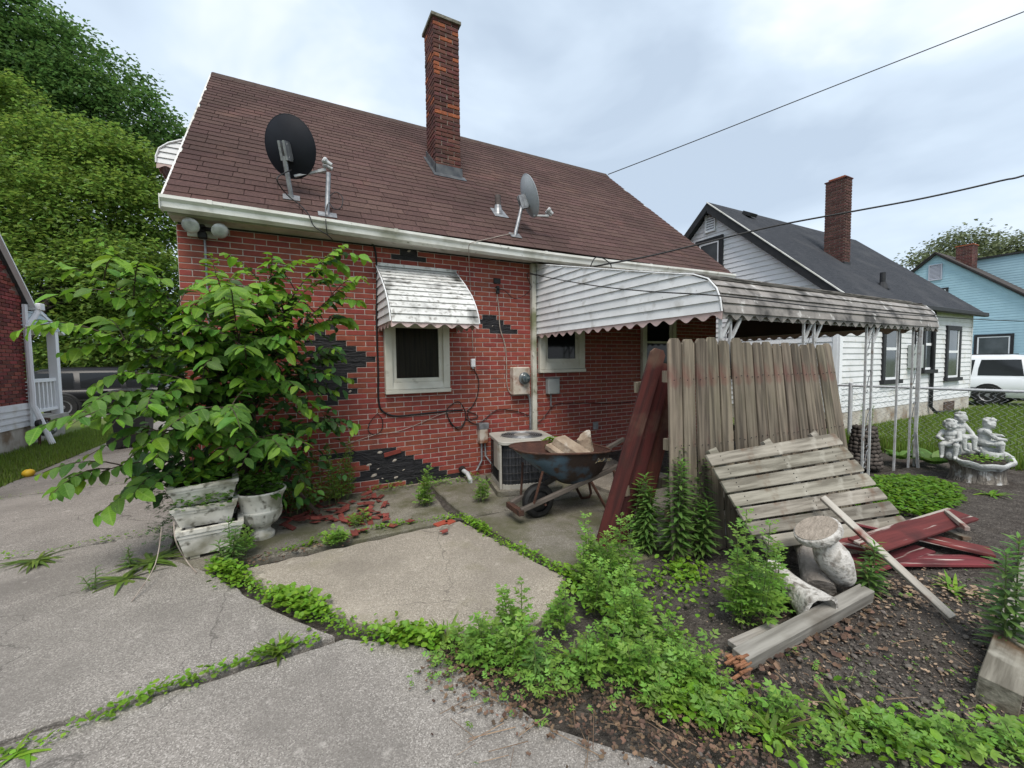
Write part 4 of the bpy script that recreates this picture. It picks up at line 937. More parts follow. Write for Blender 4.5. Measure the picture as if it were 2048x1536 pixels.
for i in range(NP):
    t = i/(NP-1); x = 2.475+t*2.10
    for z in (.32, .86, 1.36):
        y = 2.08-.22*t+(.05+.22*t)*(z/1.62)-.020
        for dx in (-.035, .03): nl.ell((x+dx, y-.002, z+rg.uniform(-.01, .01)), (.005, .004, .005), 6, 4)
nl.build('nail_head', nail, pp)['kind'] = 'stuff'
for z in (.35, .88, 1.38):
    f = z/1.62; MB().bar((2.40, 2.08+.05*f+.035, z), (4.66, 1.86+.27*f+.035, z), .04, .085).build('stringer', m_['picket'], pp)
# red panel leaning behind its left edge
rp = empty('red_fence_panel', (2.2, 2.45, 0), 'dark red stained fence boards leaning at an angle left of the grey pickets', 'fence panel')
tops = [(2.50, 2.30, 1.585), (2.63, 2.34, 1.47), (2.77, 2.37, 1.45)]
for i, tp in enumerate(tops):
    bt = Vector((2.12+i*.17, 2.52-.02*i+.012*(i % 2), 0.01)); tp = Vector(tp); dv = tp-bt; L = dv.length
    me = picket_mesh(.125, L, .022, .035 if i == 0 else .004)
    q = dv.normalized(); y = Vector((.35, 1, 0)); y = (y-q*y.dot(q)).normalized(); x = y.cross(q)
    link('picket', me, m_['redwood'], rp, bt, Matrix((x, y, q)).transposed().to_euler())
for z in (.45, 1.28):
    MB().bar((2.165+z*.22, 2.49, z), (2.66+z*.22, 2.44, z+.03), .04, .085).build('stringer', m_['picket'], rp)
# panel of wide boards sliding off in front
sp = empty('slatted_fence_panel', (3.2, 1.7, .2), 'panel of pale horizontal boards leaning against the upright pickets', 'fence panel')
TL, TR, BLp = YP(1407, 911, 1.955), YP(1664, 867, 1.84), DP(1520, 1105, 2.72)
nrm_ = (TR-TL).cross(BLp-TL).normalized(); dd = ray(1822, 1060); BR = CAM+dd*((TL-CAM).dot(nrm_)/dd.dot(nrm_))
if nrm_.dot(CAM-TL) < 0: nrm_ = -nrm_
NB = 7
for i in range(NB):
    t0, t1 = (i+.03)/NB, (i+.895)/NB
    a, b, c2, d2 = TL.lerp(BLp, t0), TR.lerp(BR, t0), TR.lerp(BR, t1), TL.lerp(BLp, t1)
    if i == 6: a = a.lerp(b, .05); d2 = d2.lerp(c2, .05)
    ux = (b-a).normalized(); L = (b-a).length; wv = (d2-a); wv = wv-ux*wv.dot(ux); W_ = wv.length; wv.normalize(); nn = ux.cross(wv)
    if nn.dot(nrm_) < 0: nn = -nn
    m0 = MB(); k = (c2-b).dot(ux); k2 = (d2-a).dot(ux)
    Wr = (c2-b).dot(wv); poly = [(0, 0), (L-.015, 0), (L, .015), (L+k*.9, Wr-.015), (L+k-.015, Wr), (k2, W_)]
    m0.prism([(x, y, -.019) for x, y in poly], (0, 0, .019)); me = m0.mesh('board', bevel=.003)
    R3 = Matrix((ux, wv, ux.cross(wv))).transposed()
    o = link('board', me, m_['board'], sp, a+nrm_*(.0195 if ux.cross(wv).dot(nrm_) > 0 else .001)+nrm_*rg.uniform(0, .004), R3.to_euler())
    if ux.cross(wv).dot(nrm_) > 0: pass
nl = MB()
for s in (.08, .47, .86):
    a = TL.lerp(TR, s)-nrm_*.022+(TL-BLp).normalized()*.04; b = BLp.lerp(BR, s)-nrm_*.022
    MB().bar(a, b, .085, .035, up=nrm_).build('stringer', m_['board'], sp)
    for i in range(NB):
        for e_ in (.3, .6):
            t = (i+e_)/NB; p = TL.lerp(TR, s).lerp(BLp.lerp(BR, s), t)+nrm_*.0235; nl.ell(p, (.004, .004, .004), 6, 4)
nl.build('nail_head', nail, sp)['kind'] = 'stuff'

def plank(name, label, a, b, w, t, mat, up=(0, 0, 1), cat='board', group=None, ear=None, roll=0.0):
    a, b = Vector(a), Vector(b); d = b-a; L = d.length; d.normalize(); up = Vector(up); y = up.cross(d).normalized(); z = d.cross(y)
    if roll: y, z = y*cos(roll)+z*sin(roll), -y*sin(roll)+z*cos(roll)
    e = ear if ear is not None else 0.0
    poly = [(0, -w/2), (L-e, -w/2), (L, -w/2+e), (L, w/2-e), (L-e, w/2), (0, w/2)] if e else [(0, -w/2), (L, -w/2), (L, w/2), (0, w/2)]
    me = MB().prism([(x, yy, -t/2) for x, yy in poly], (0, 0, t)).mesh(name, bevel=.003)
    o = link(name, me, mat, None, a, Matrix((d, y, z)).transposed().to_euler())
    return tag(o, label, cat, group)
GR = 'heap of peeling red boards'
def zG(px, py, z): return GP(px, py, z)
plank('red_board', 'broad peeling red board lying on top of the heap, pointing up right', zG(1725, 1092, .22), zG(1925, 1028, .25), .185, .02, m_['redpaint'], group=GR, roll=.15)
plank('red_board', 'peeling red board running right under the broad one', zG(1770, 1058, .16), zG(1985, 1105, .13), .17, .02, m_['redpaint'], group=GR)
plank('red_board', 'red board at the bottom right of the heap, lying flat', zG(1700, 1120, .09), zG(1975, 1122, .09), .15, .02, m_['redpaint'], group=GR)
plank('red_board', 'curved red board rising left behind the pedestal', zG(1630, 1030, .30), zG(1790, 1066, .19), .10, .018, m_['redpaint'], group=GR, roll=-.2)
plank('red_board', 'short red board beneath the urn pedestal head', zG(1650, 1075, .20), zG(1760, 1100, .14), .11, .018, m_['redpaint'], group=GR, roll=.3)
plank('red_board', 'red board lying lowest toward the camera in the heap', zG(1690, 1150, .08), zG(1850, 1098, .10), .12, .02, m_['redpaint'], group=GR)
plank('white_batten', 'short white edged batten at the tip of the top red board', zG(1893, 1024, .27), zG(1935, 1058, .26), .03, .03, m_['lath'], cat='batten')
plank('long_lath', 'long weathered lath lying across the red boards onto the soil', DP(1645, 995, 2.95), zG(1905, 1236, .06), .042, .032, m_['lath'], cat='lath', roll=.5)
plank('grey_batten', 'grey batten under the right red boards', zG(1850, 1045, .10), zG(1935, 1078, .12), .06, .03, m_['board'], cat='batten')
# posts lying on the ground
tb = plank('timber_post', 'grey square timber post lying on the soil with a splintered end', GP(1478, 1322, .05), GP(1732, 1186, .07), .08, .078, m_['timber'], cat='post', roll=.12)
spl = empty('splintered_wood', GP(1478, 1322, .05), 'orange splintered wood at the broken end of the timber post', 'splinter')
rg = random.Random(8); dn = (GP(1478, 1322, .05)-GP(1765, 1170, .075)).normalized(); sd_ = dn.cross(Vector((0, 0, 1)))
om = M('fresh_broken_wood', (.33, .16, .085), (.2, .09, .05), scale=25, rough=.9, bump=.5)
for i in range(14):
    a = GP(1478, 1322, .05)-dn*.03+sd_*rg.uniform(-.045, .045)+Vector((0, 0, rg.uniform(-.04, .04))); MB().bar(a, a+dn*rg.uniform(.05, .13)+Vector((0, 0, rg.uniform(-.01, .01))), .012, .007).build('splinter', om, spl)
plank('timber_post', 'smaller grey board half hidden under the weeds beside the post', GP(1470, 1295, .03), GP(1560, 1255, .04), .09, .03, m_['timber'], cat='board')
plank('timber_post', 'thick pale timber post cut off at the right edge of the frame', GP(1995, 1395, .06), GP(2076, 1120, .10), .125, .12, m_['board'], cat='post', roll=.1)

# ================================================================== pedestal pieces
cst = M('flaking_white_concrete', (.56, .54, .51), (.40, .38, .35), scale=7, rough=.9, bump=.6, bscale=40, stain=((.20, .18, .16), 16, .54, .64), stain2=((.32, .30, .27), 40, .52, .62))
csb = M('bare_concrete_top', (.36, .31, .26), (.27, .23, .19), scale=20, rough=.95, bump=.5)
pd = empty('urn_pedestal', (3.1, 1.4, .1), 'toppled white concrete baluster pedestal with a round flat head', 'pedestal')
ax = (Vector((0, 0, .87))-Vector((cos(YAW), -sin(YAW), 0))*.5).normalized(); h1 = GP(1692, 1163, .10); prof_s = .90; h0 = h1+ax*.40*prof_s
prof = [(.001, -.40), (.055, -.40), (.07, -.38), (.085, -.33), (.105, -.25), (.108, -.19), (.09, -.12), (.068, -.085), (.066, -.07), (.08, -.06), (.085, -.045), (.12, -.03), (.14, -.012), (.145, -.005), (.147, .025), (.143, .036), (.134, .042), (.001, .044)]
MB().lathe([(r*prof_s, z*prof_s) for r, z in prof], h0, 30, ax).build('baluster', cst, pd, smooth=35); MB().lathe([(.119, .0395), (.118, .042), (.001, .043)], h0, 24, ax).build('head_face', csb, pd)
p2 = empty('broken_pedestal', (2.9, 1.55, .1), 'grey rough broken pedestal shaft lying behind the toppled baluster', 'pedestal')
a, b = DP(1588, 1042, 3.12), GP(1640, 1180, .04)
rg = random.Random(21); dA = (b-a).normalized(); x_ = dA.cross(Vector((0, 0, 1))).normalized(); y_ = dA.cross(x_)
rings_ = []
for t, r in ((0, .06), (.04, .08), (.12, .065), (.3, .06), (.55, .062), (.8, .075), (.92, .09), (1, .085)):
    rings_.append([a.lerp(b, t)+(x_*cos(q)+y_*sin(q))*r*(1+rg.uniform(-.08, .08)) for q in [2*pi*k/18 for k in range(18)]])
m0 = MB(); rings(m0, rings_); m0.f.append(tuple(range(18))); m0.build('shaft', M('rough_grey_concrete', (.30, .27, .24), (.19, .17, .15), scale=10, rough=.95, bump=.8, bscale=35, stain=((.5, .48, .44), 6, .6, .7)), p2, smooth=50)
p3 = empty('broken_urn_base', GP(1590, 1215, 0), 'hollow broken white concrete urn base lying nearest the grey post', 'urn base')
c0, c1 = GP(1575, 1165, .12), GP(1618, 1205, .09); dA = (c1-c0).normalized(); x_ = dA.cross(Vector((0, 0, 1))).normalized(); y_ = dA.cross(x_)
rr = []
for t, r in ((-.6, .055), (0, .06), (.35, .07), (.75, .10), (1.0, .115), (1.02, .095), (.7, .07), (.3, .05)):
    rr.append([c0+(c1-c0)*1.5*t+(x_*cos(q)+y_*sin(q))*r*(1+.07*sin(5*q)+rg.uniform(-.04, .04)) for q in [2*pi*k/22 for k in range(22)]])
m0 = MB(); rings(m0, rr, True); m0.build('shell', cst, p3, smooth=45)
ps = MB(); c = GP(1815, 1022, .12)
rg = random.Random(3); n = 9
for j in range(n):
    for i in range(n):
        u, v = i/(n-1)-.5, j/(n-1)-.5; ps.v.append((c.x+u*.45+v*.1, c.y+v*.3, c.z-.06+.02*sin(u*7+v*4)+.02*sin(v*9)+.05*(1-4*u*u)*(1-3*v*v)))
for j in range(n-1):
    for i in range(n-1): ps.f.append((j*n+i, j*n+i+1, (j+1)*n+i+1, (j+1)*n+i))
tag(ps.build('plastic_sheet', M('grey_plastic_sheet', (.24, .25, .25), (.17, .18, .18), scale=5, rough=.35, spec=.5), None, smooth=True), 'crumpled grey plastic sheet behind the red boards', 'sheet')

# ================================================================== chain-link fence
FX = 8.2; FY0, FY1 = .6, 5.6; FT = 1.045; FB = .10
cf = empty('chain_link_fence', (FX, 3.4, .1), 'low galvanised chain-link fence in front of the white house', 'fence')
galv = M('galvanised_wire', (.55, .56, .58), (.45, .46, .47), scale=20, rough=.5)
MB().tube([(FX, FY0, FT), (FX, FY1, FT-.01)], .019, 8).build('top_rail', galv, cf, smooth=True)
for y in (3.44,):
    po = MB().tube([(FX, y, .0), (FX, y, FT+.03)], .03, 10).build('post', galv, cf, smooth=True); MB().ell((FX, y, FT+.03), (.033, .033, .022), 10, 5).build('cap', galv, po)
po = MB().tube([(FX, 5.6, .0), (FX, 5.6, FT+.03)], .03, 10).build('post', galv, cf, smooth=True)
w = MB(); pt = .072; n = int((FY1-FY0)/pt); hgt = .046
for i in range(n):
    y = FY0+i*pt; z = FB; k = 0; pts = []
    while z < FT+.05:
        pts.append((FX+(.004 if k % 2 else -.004), y+(pt/2 if (k % 2) else -pt/2), z)); z += hgt; k += 1
    w.tube(pts, .0036, 3, False)
w.build('wire_mesh', galv, cf)['kind'] = 'stuff'
# ================================================================== fountain with seated putti
def remesh(parts, name, vox, mat, parent, smooth_it=3):
    me = parts.mesh('tmp'); tmp = bpy.data.objects.new('tmp', me); COL.objects.link(tmp)
    md = tmp.modifiers.new('r', 'REMESH'); md.mode = 'VOXEL'; md.voxel_size = vox
    sm = tmp.modifiers.new('s', 'SMOOTH'); sm.factor = .5; sm.iterations = smooth_it
    dg = bpy.context.evaluated_depsgraph_get(); dg.update(); m2 = bpy.data.meshes.new_from_object(tmp.evaluated_get(dg)); bpy.data.objects.remove(tmp)
    off = wloc(parent) if parent is not None else Vector((0, 0, 0)); m2.transform(Matrix.Translation(-off)); m2.materials.clear(); m2.name = name
    for p in m2.polygons: p.use_smooth = True
    return link(name, m2, mat, parent)
def cap_(mb, a, b, r0, r1, n=8):
    a, b = Vector(a), Vector(b); k = max(3, int((b-a).length/min(r0, r1)*1.6))
    for i in range(k+1):
        t = i/k; r = r0+(r1-r0)*t; mb.ell(a.lerp(b, t), (r, r, r), n, 6)
fc = GP(1957, 962, .13); FR, FF = Vector((cos(YAW), -sin(YAW), 0)), Vector((sin(YAW), cos(YAW), 0))
def fp(u, v, z): return fc+FR*u+FF*v+Vector((0, 0, z))
fo = empty('garden_fountain', fc, 'weathered white fountain with three seated child figures on a stump basin', 'fountain')
stone = M('weathered_white_stone', (.50, .51, .50), (.38, .39, .38), scale=12, rough=.85, bump=.4, bscale=60, stain=((.16, .16, .15), 11, .60, .72), stain2=((.34, .35, .34), 34, .54, .66))
bark = M('stained_stump_stone', (.30, .27, .23), (.13, .115, .10), scale=6, rough=.95, bump=1.0, bscale=14, stretch=(5, 5, 1), stain=((.6, .6, .58), 7, .58, .68), dist=.04)
rg = random.Random(31); n = 36
def irr(a, s): return 1+.05*sin(3*a+s)+.03*sin(7*a+2*s)
R_ = []
for (k, z, ) in ((.82, 0), (.74, .06), (.72, .14), (.80, .20), (.94, .245)):
    R_.append([fp(.30*k*cos(a)*irr(a, 1)*(1+.05*sin(11*a)), .25*k*sin(a)*irr(a, 1)*(1+.05*sin(11*a)), z+.04*sin(a)*(z > .2)) for a in [2*pi*i/n for i in range(n)]])
m0 = MB(); rings(m0, R_, False); m0.build('stump', bark, fo, smooth=60)
R_ = []
for (k, z) in ((.93, .24), (1.0, .262), (.99, .285), (.90, .29), (.84, .265), (.80, .21)):
    R_.append([fp(.30*k*cos(a)*irr(a, 1)*(1+.02*sin(13*a)), .25*k*sin(a)*irr(a, 1), z+.05*sin(a)+.02*cos(a)+.008*sin(9*a)) for a in [2*pi*i/n for i in range(n)]])
m0 = MB(); rings(m0, R_, False); m0.build('basin_rim', stone, fo, smooth=60)
m0 = MB(); m0.add([fp(.25*cos(a)*irr(a, 1), .21*sin(a)*irr(a, 1), .235+.04*sin(a)) for a in [2*pi*i/n for i in range(n)]], [tuple(range(n))]); m0.build('soil', m_['soil'], fo)
m0 = MB(); rk = []
for (r, z) in ((.105, .0), (.115, .05), (.10, .075), (.085, .06), (.08, .0)):
    rk.append([fp(.165+r*.95*cos(a), .03+r*.8*sin(a), .265+z+.02*sin(a)) for a in [2*pi*i/20 for i in range(20)]])
rings(m0, rk, False); m0.build('inner_bowl', stone, fo, smooth=60)
m0 = MB(); m0.add([fp(.165+.078*cos(a), .03+.066*sin(a), .30) for a in [2*pi*i/16 for i in range(16)]], [tuple(range(16))]); m0.build('bowl_opening', m_['black'], fo)
bk = MB()
for (u, v, z, r) in ((-.20, .15, .28, .08), (-.10, .17, .31, .09), (-.02, .19, .33, .10), (.08, .18, .31, .09), (.18, .15, .29, .09), (.265, .05, .275, .06), (-.26, .05, .275, .06)): bk.ell(fp(u, v, z), (r, r*.8, r*.9), 10, 6)
remesh(bk, 'rockwork', .014, stone, fo)
def cherub(u, v, z, yaw, lean, name='figure', armR=None, armL=None):
    """seated child: origin at the seat; local x right, y forward (towards camera is -FF)"""
    c = fp(u, v, z); fwd = (-FF*cos(yaw)+FR*sin(yaw)); rt = Vector((0, 0, 1)).cross(fwd)*-1
    K = 1.02
    def q(x, y, zz): return c+(rt*x+fwd*(y+lean*zz)+Vector((0, 0, zz)))*K
    b = MB(); _e = b.ell; b.ell = lambda cc, r, *k: _e(cc, tuple(v*K*1.04 for v in r), *k)
    b.ell(q(0, 0, .045), (.062, .062, .05)); b.ell(q(0, .008, .095), (.056, .056, .055)); b.ell(q(0, 0, .15), (.060, .055, .045))
    cap_(b, q(0, 0, .175), q(0, .012, .205), .026, .026)
    hd = q(0, .022, .245); b.ell(hd, (.052, .052, .058)); b.ell(q(0, .066, .235), (.012, .012, .014), 6, 5); b.ell(q(-.026, .052, .228), (.02, .02, .02), 6, 5); b.ell(q(.026, .052, .228), (.02, .02, .02), 6, 5)
    b.ell(q(0, .06, .205), (.016, .014, .012), 6, 5)
    for x in (-.055, .055): b.ell(q(x, .015, .238), (.010, .012, .016), 6, 5)
    for i in range(26):
        a = rg.uniform(0, 2*pi); e_ = rg.uniform(.15, 1.35); r = .056
        x, y, zz = r*cos(e_)*cos(a), r*cos(e_)*sin(a), r*sin(e_)
        if y > .02 and zz < .035: continue
        b.ell(q(x, .02+y, .25+zz), (.014, .014, .013), 6, 5)
    for s, hand in ((-1, armL), (1, armR)):
        sh_ = q(s*.062, 0, .165); hand = hand or (s*.05, .13, .07); h_ = q(*hand); el = sh_.lerp(h_, .5)+rt*(s*.03)-Vector((0, 0, .03))
        cap_(b, sh_, el, .024, .021); cap_(b, el, h_, .021, .016); b.ell(h_, (.02, .02, .017))
        for k in range(4):
            d = (h_-el).normalized(); o_ = rt*((k-1.5)*.009); cap_(b, h_+o_, h_+o_+d*.026-Vector((0, 0, .008)), .0062, .005, 6)
        cap_(b, h_-rt*s*.012, h_-rt*s*.022+(h_-el).normalized()*.012, .0065, .0055, 6)
        hip = q(s*.035, .02, .03); kn = q(s*.055, .13, .035); ft = q(s*.05, .145, -.09)
        cap_(b, hip, kn, .036, .029); cap_(b, kn, ft, .027, .018); cap_(b, ft, ft+fwd*.045-Vector((0, 0, .008)), .017, .013)
    # drapery over the lap
    b.ell(q(0, .05, .03), (.085, .07, .03), 10, 6)
    return remesh(b, name, .005, stone, fo, 2)
cherub(-.20, .12, .36, -.9, .10, armR=(.06, .13, .10), armL=(-.03, .15, .09)); cherub(-.045, .20, .43, -.05, .05, armL=(-.06, .12, .05), armR=(.10, .08, .03)); cherub(.165, .13, .37, .9, .10, armL=(-.07, .14, .11), armR=(.03, .15, .08))

# ================================================================== tapered pillar of round stones
sc_ = GP(1743, 938, .13); sp_c = sc_+FF*.12
co = empty('stone_pillar', sp_c, 'short tapered pillar of dark round stones behind the awning posts', 'stone pillar')
MB().lathe([(.17, 0), (.10, .50), (.001, .50)], sp_c, 16).build('core', m_['soil'], co)
cob = M('dark_fieldstone', (.10, .085, .075), (.06, .052, .046), scale=9, rough=.85, bump=.5, bscale=30, rand=.4)
ms_ = []
for k in range(4):
    b = MB().ell((0, 0, 0), (.034, .02, .026), 8, 6); rg2 = random.Random(k); b.v = [tuple(x*(1+rg2.uniform(-.1, .1)) for x in v) for v in b.v]; me = b.mesh('stone', smooth=80); me.materials.append(cob); ms_.append(me)
for j in range(11):
    z = .025+j*.047; r = .18-.075*(z/.5)
    k = max(8, int(2*pi*r/.062))
    for i in range(k):
        a = 2*pi*(i+.5*(j % 2))/k; link('stone', rg.choice(ms_), None, co, sp_c+Vector((r*cos(a), r*sin(a), z)), (rg.uniform(-.3, .3), rg.uniform(-.5, .5), a+pi/2))

# ================================================================== the white neighbour house
WX0, WX1, WYy = 9.32, 16.25, 4.12; WE, WEZ, WR, WRZ = 3.95, 2.67, 6.90, 5.36
def WZ(y): return WEZ+(WRZ-WEZ)*(y-WE)/(WR-WE)
nb_ = empty('white_house', (12.7, 6.9, 0), 'white clapboard neighbour house with black trim, dark roof and brick chimney', 'house')
sid = M('white_clapboard', (.74, .75, .76), (.66, .67, .68), scale=3, rough=.6, rand=.03, stain=((.42, .39, .30), 2.2, .56, .8), stain2=((.5, .48, .42), 9, .6, .8))
sidc = M('clean_white_siding', (.82, .835, .86), (.78, .80, .82), scale=3, rough=.55, rand=.03)
fnd = M('painted_foundation', (.52, .49, .44), (.38, .34, .29), scale=4, rough=.9, stain=((.22, .16, .11), 3, .52, .72))
blk = M('black_trim', (.018, .019, .022), (.028, .029, .032), scale=8, rough=.6)
droof = M('charcoal_shingle', (.030, .033, .040), (.055, .058, .066), scale=26, rough=.95, bump=.6, bscale=60, stretch=(.25, 1, 3.2), stain=((.07, .072, .078), 1.2, .5, .8), spec=.15)
MB().box((WX0+.03, WYy+.03, -.1), (WX1-.03, WYy+5.4, 2.66)).prism([(WX0+.03, WYy+.03, 2.6), (WX0+.03, 2*WR-WYy-.03, 2.6), (WX0+.03, WR, WRZ-.12)], (WX1-WX0-.06, 0, 0)).build('wall', sidc, nb_)
fw_ = MB().box((WX0, WYy-.01, -.1), (WX1-.02, WYy+.03, .43)).box((WX0-.005, WYy+.03, -.1), (WX0+.03, 9.6, .43)).build('foundation', fnd, nb_)
MB().box((YP(1888, 805, WYy-.02).x, WYy-.03, .12), (YP(1908, 805, WYy-.02).x, WYy-.012, .36)).build('vent', M('rusty_vent', (.11, .07, .05), (.06, .05, .045), scale=20, rough=.9), fw_)
sb = empty('siding', (0, 0, 0), None, None); sb.parent = nb_; sb.location = (0, 0, 0)
EXPO = .116; z = .43; k = 0
dd_ = wloc(sb)
def clap_s(x0, x1, y, z0, z1, mat, par): MB().add([(x0, y-.018, z0), (x1, y-.018, z0), (x1, y-.002, z1), (x0, y-.002, z1), (x0, y+.02, z0), (x1, y+.02, z0), (x1, y+.02, z1), (x0, y+.02, z1)], BF).build('clapboard', mat, par)
def clap_w(y0, y1, y0b, y1b, x, z0, z1, mat, par): MB().add([(x-.018, y0, z0), (x-.018, y1, z0), (x-.002, y1b, z1), (x-.002, y0b, z1), (x+.02, y0, z0), (x+.02, y1, z0), (x+.02, y1b, z1), (x+.02, y0b, z1)], BF).build('clapboard', mat, par)
while z < 2.62: clap_s(WX0+.09, WX1-.05, WYy, z, min(z+EXPO+.004, 2.64), sid, sb); z += EXPO
z = .43
while z < WRZ-.15:
    z1 = z+EXPO+.004
    if z < 2.6: clap_w(WYy+.09, 9.6, WYy+.09, 9.6, WX0, z, z1, sidc, sb)
    else:
        ya = WE+(z-WEZ)/(WRZ-WEZ)*(WR-WE)+.18; yb = WE+(z1-WEZ)/(WRZ-WEZ)*(WR-WE)+.18
        if yb < WR-.05: clap_w(max(ya, WYy), min(2*WR-ya, 9.7), max(yb, WYy), min(2*WR-yb, 9.7), WX0, z, z1, sidc, sb)
    z += EXPO
MB().box((WX0-.02, WYy-.022, .40), (WX0+.09, WYy+.02, 2.64)).box((WX0-.024, WYy+.02, .40), (WX0+.02, WYy+.10, 2.64)).build('corner_board', sidc, nb_)
MB().box((WX1-.05, WYy-.024, .40), (WX1, WYy+.02, 2.64)).build('corner_board', sid, nb_)
t_ = .10; xr0, xr1 = WX0-.20, WX1+.22
wr = MB().prism([(xr0, WE, WEZ), (xr0, WR, WRZ), (xr0, 2*WR-WE, WEZ), (xr0, 2*WR-WE, WEZ-t_), (xr0, WR, WRZ-t_*1.3), (xr0, WE, WEZ-t_)], (xr1-xr0, 0, 0)).build('roof', droof, nb_)
rk_ = MB()
for (ya, za, yb, zb) in ((WE-.02, WEZ, WR, WRZ), (WR, WRZ, 2*WR-WE, WEZ)):
    rk_.prism([(xr0-.012, ya, za-.03), (xr0-.012, yb, zb-.03), (xr0-.012, yb, zb-.26), (xr0-.012, ya, za-.20)], (.02, 0, 0))
rk_.build('rake_board', blk, wr)
MB().bar((xr0-.015, WE-.03, WEZ-.012), (xr0-.015, WR, WRZ-.012), .02, .035, up=(1, 0, 0)).build('drip_edge', m_['gutter'], wr)
gt = MB().box((xr0+.2, WE-.09, WEZ-.12), (xr1, WE+.02, WEZ-.012)).build('gutter', blk, nb_, bevel=.015)
dsx = YP(1865, 700, WYy-.05).x
MB().tube([(dsx, WYy-.06, 2.6), (dsx, WYy-.06, .30), (dsx+.12, WYy-.12, .16), (dsx+.9, WYy-.3, .15)], .038, 8).build('downspout', blk, nb_, smooth=True)
def nwin(px0, px1, z0, z1, mid=True):
    x0, x1 = YP(px0, 700, WYy).x, YP(px1, 700, WYy).x; y = WYy-.022; tw = .11
    f = MB(); f.box((x0, y-.03, z0), (x0+tw, y+.03, z1)); f.box((x1-tw, y-.03, z0), (x1, y+.03, z1)); f.box((x0+tw, y-.03, z1-tw), (x1-tw, y+.03, z1)); o = f.build('window', blk, nb_)
    MB().box((x0-.05, y-.07, z0-.09), (x1+.05, y+.03, z0-.002)).build('sill', blk, o)
    s = MB(); a, b = x0+tw, x1-tw; zm = (z0+z1)/2
    for (p, q, r, t) in ((a, a+.05, z0, z1-tw), (b-.05, b, z0, z1-tw), (a+.05, b-.05, z0, z0+.05), (a+.05, b-.05, zm-.03, zm+.03)): s.box((p, y-.012, r), (q, y+.02, t))
    s.build('sash', sidc, o); MB().box((a+.05, y-.002, z0+.05), (b-.05, y+.006, z1-tw-.001)).build('pane', m_['glass2'], o)
m_['glass2'] = M('grey_window_glass', (.10, .115, .125), (.05, .06, .065), scale=1.5, rough=.08, spec=.5)
nwin(1762, 1796, 1.02, 2.35); nwin(1842, 1866, 1.20, 2.40); nwin(1889, 1917, .97, 2.28)
ub = MB().box((YP(1813, 700, WYy).x, WYy-.14, 1.25), (YP(1832, 700, WYy).x, WYy-.02, 1.78)).build('meter_box', M('grey_box', (.36, .39, .38), rough=.5), nb_, bevel=.01)
cable('meter_conduit', None, [(YP(1822, 700, WYy).x, WYy-.07, 1.78), (YP(1824, 700, WYy).x, WYy-.07, 2.3), (YP(1840, 600, WYy).x, WYy-.1, 2.62)], .02, 'cable', parent=nb_)
# gable window and louvre on the side
def gwin(p0, p1, X, tw, name='window', lou=False, par=nb_, tm=None):
    a, b = XP(*p0, X), XP(*p1, X); y0, y1 = min(a.y, b.y), max(a.y, b.y); z0, z1 = min(a.z, b.z), max(a.z, b.z); f = MB()
    for (p, q, r, t) in ((y0, y0+tw, z0, z1), (y1-tw, y1, z0, z1), (y0+tw, y1-tw, z0, z0+tw), (y0+tw, y1-tw, z1-tw, z1)): f.box((X-.045, p, r), (X+.01, q, t))
    o = f.build(name, tm or blk, par)
    if lou:
        k = int((z1-z0-2*tw)/.06)
        for i in range(k):
            z = z0+tw+i*.06; MB().add([(X-.035, y0+tw, z), (X-.035, y1-tw, z), (X-.005, y1-tw, z+.05), (X-.005, y0+tw, z+.05), (X-.03, y0+tw, z-.006), (X-.03, y1-tw, z-.006), (X, y1-tw, z+.044), (X, y0+tw, z+.044)], BF).build('slat', tm or sidc, o)
        MB().box((X-.004, y0+tw, z0+tw), (X+.004, y1-tw, z1-tw)).build('backing', blk, o)
    else:
        s = MB(); t2 = .045
        for (p, q, r, t) in ((y0+tw, y0+tw+t2, z0+tw, z1-tw), (y1-tw-t2, y1-tw, z0+tw, z1-tw), (y0+tw+t2, y1-tw-t2, z0+tw, z0+tw+t2), (y0+tw+t2, y1-tw-t2, z1-tw-t2, z1-tw)): s.box((X-.03, p, r), (X+.008, q, t))
        s.build('sash', sidc, o); MB().box((X-.018, y0+tw+t2, z0+tw+t2), (X-.012, y1-tw-t2, z1-tw-t2)).build('pane', m_['glass2'], o)
gwin((1393, 485), (1446, 560), WX0-.02, .10); gwin((1412, 426), (1432, 461), WX0-.02, .03, 'louvre', True, tm=sidc)
def RPn(x, y):
    nn = Vector((0, -(WRZ-WEZ), WR-WE)).normalized(); o = Vector((0, WE, WEZ)); d = ray(x, y); return CAM+d*((o-CAM).dot(nn)/d.dot(nn))
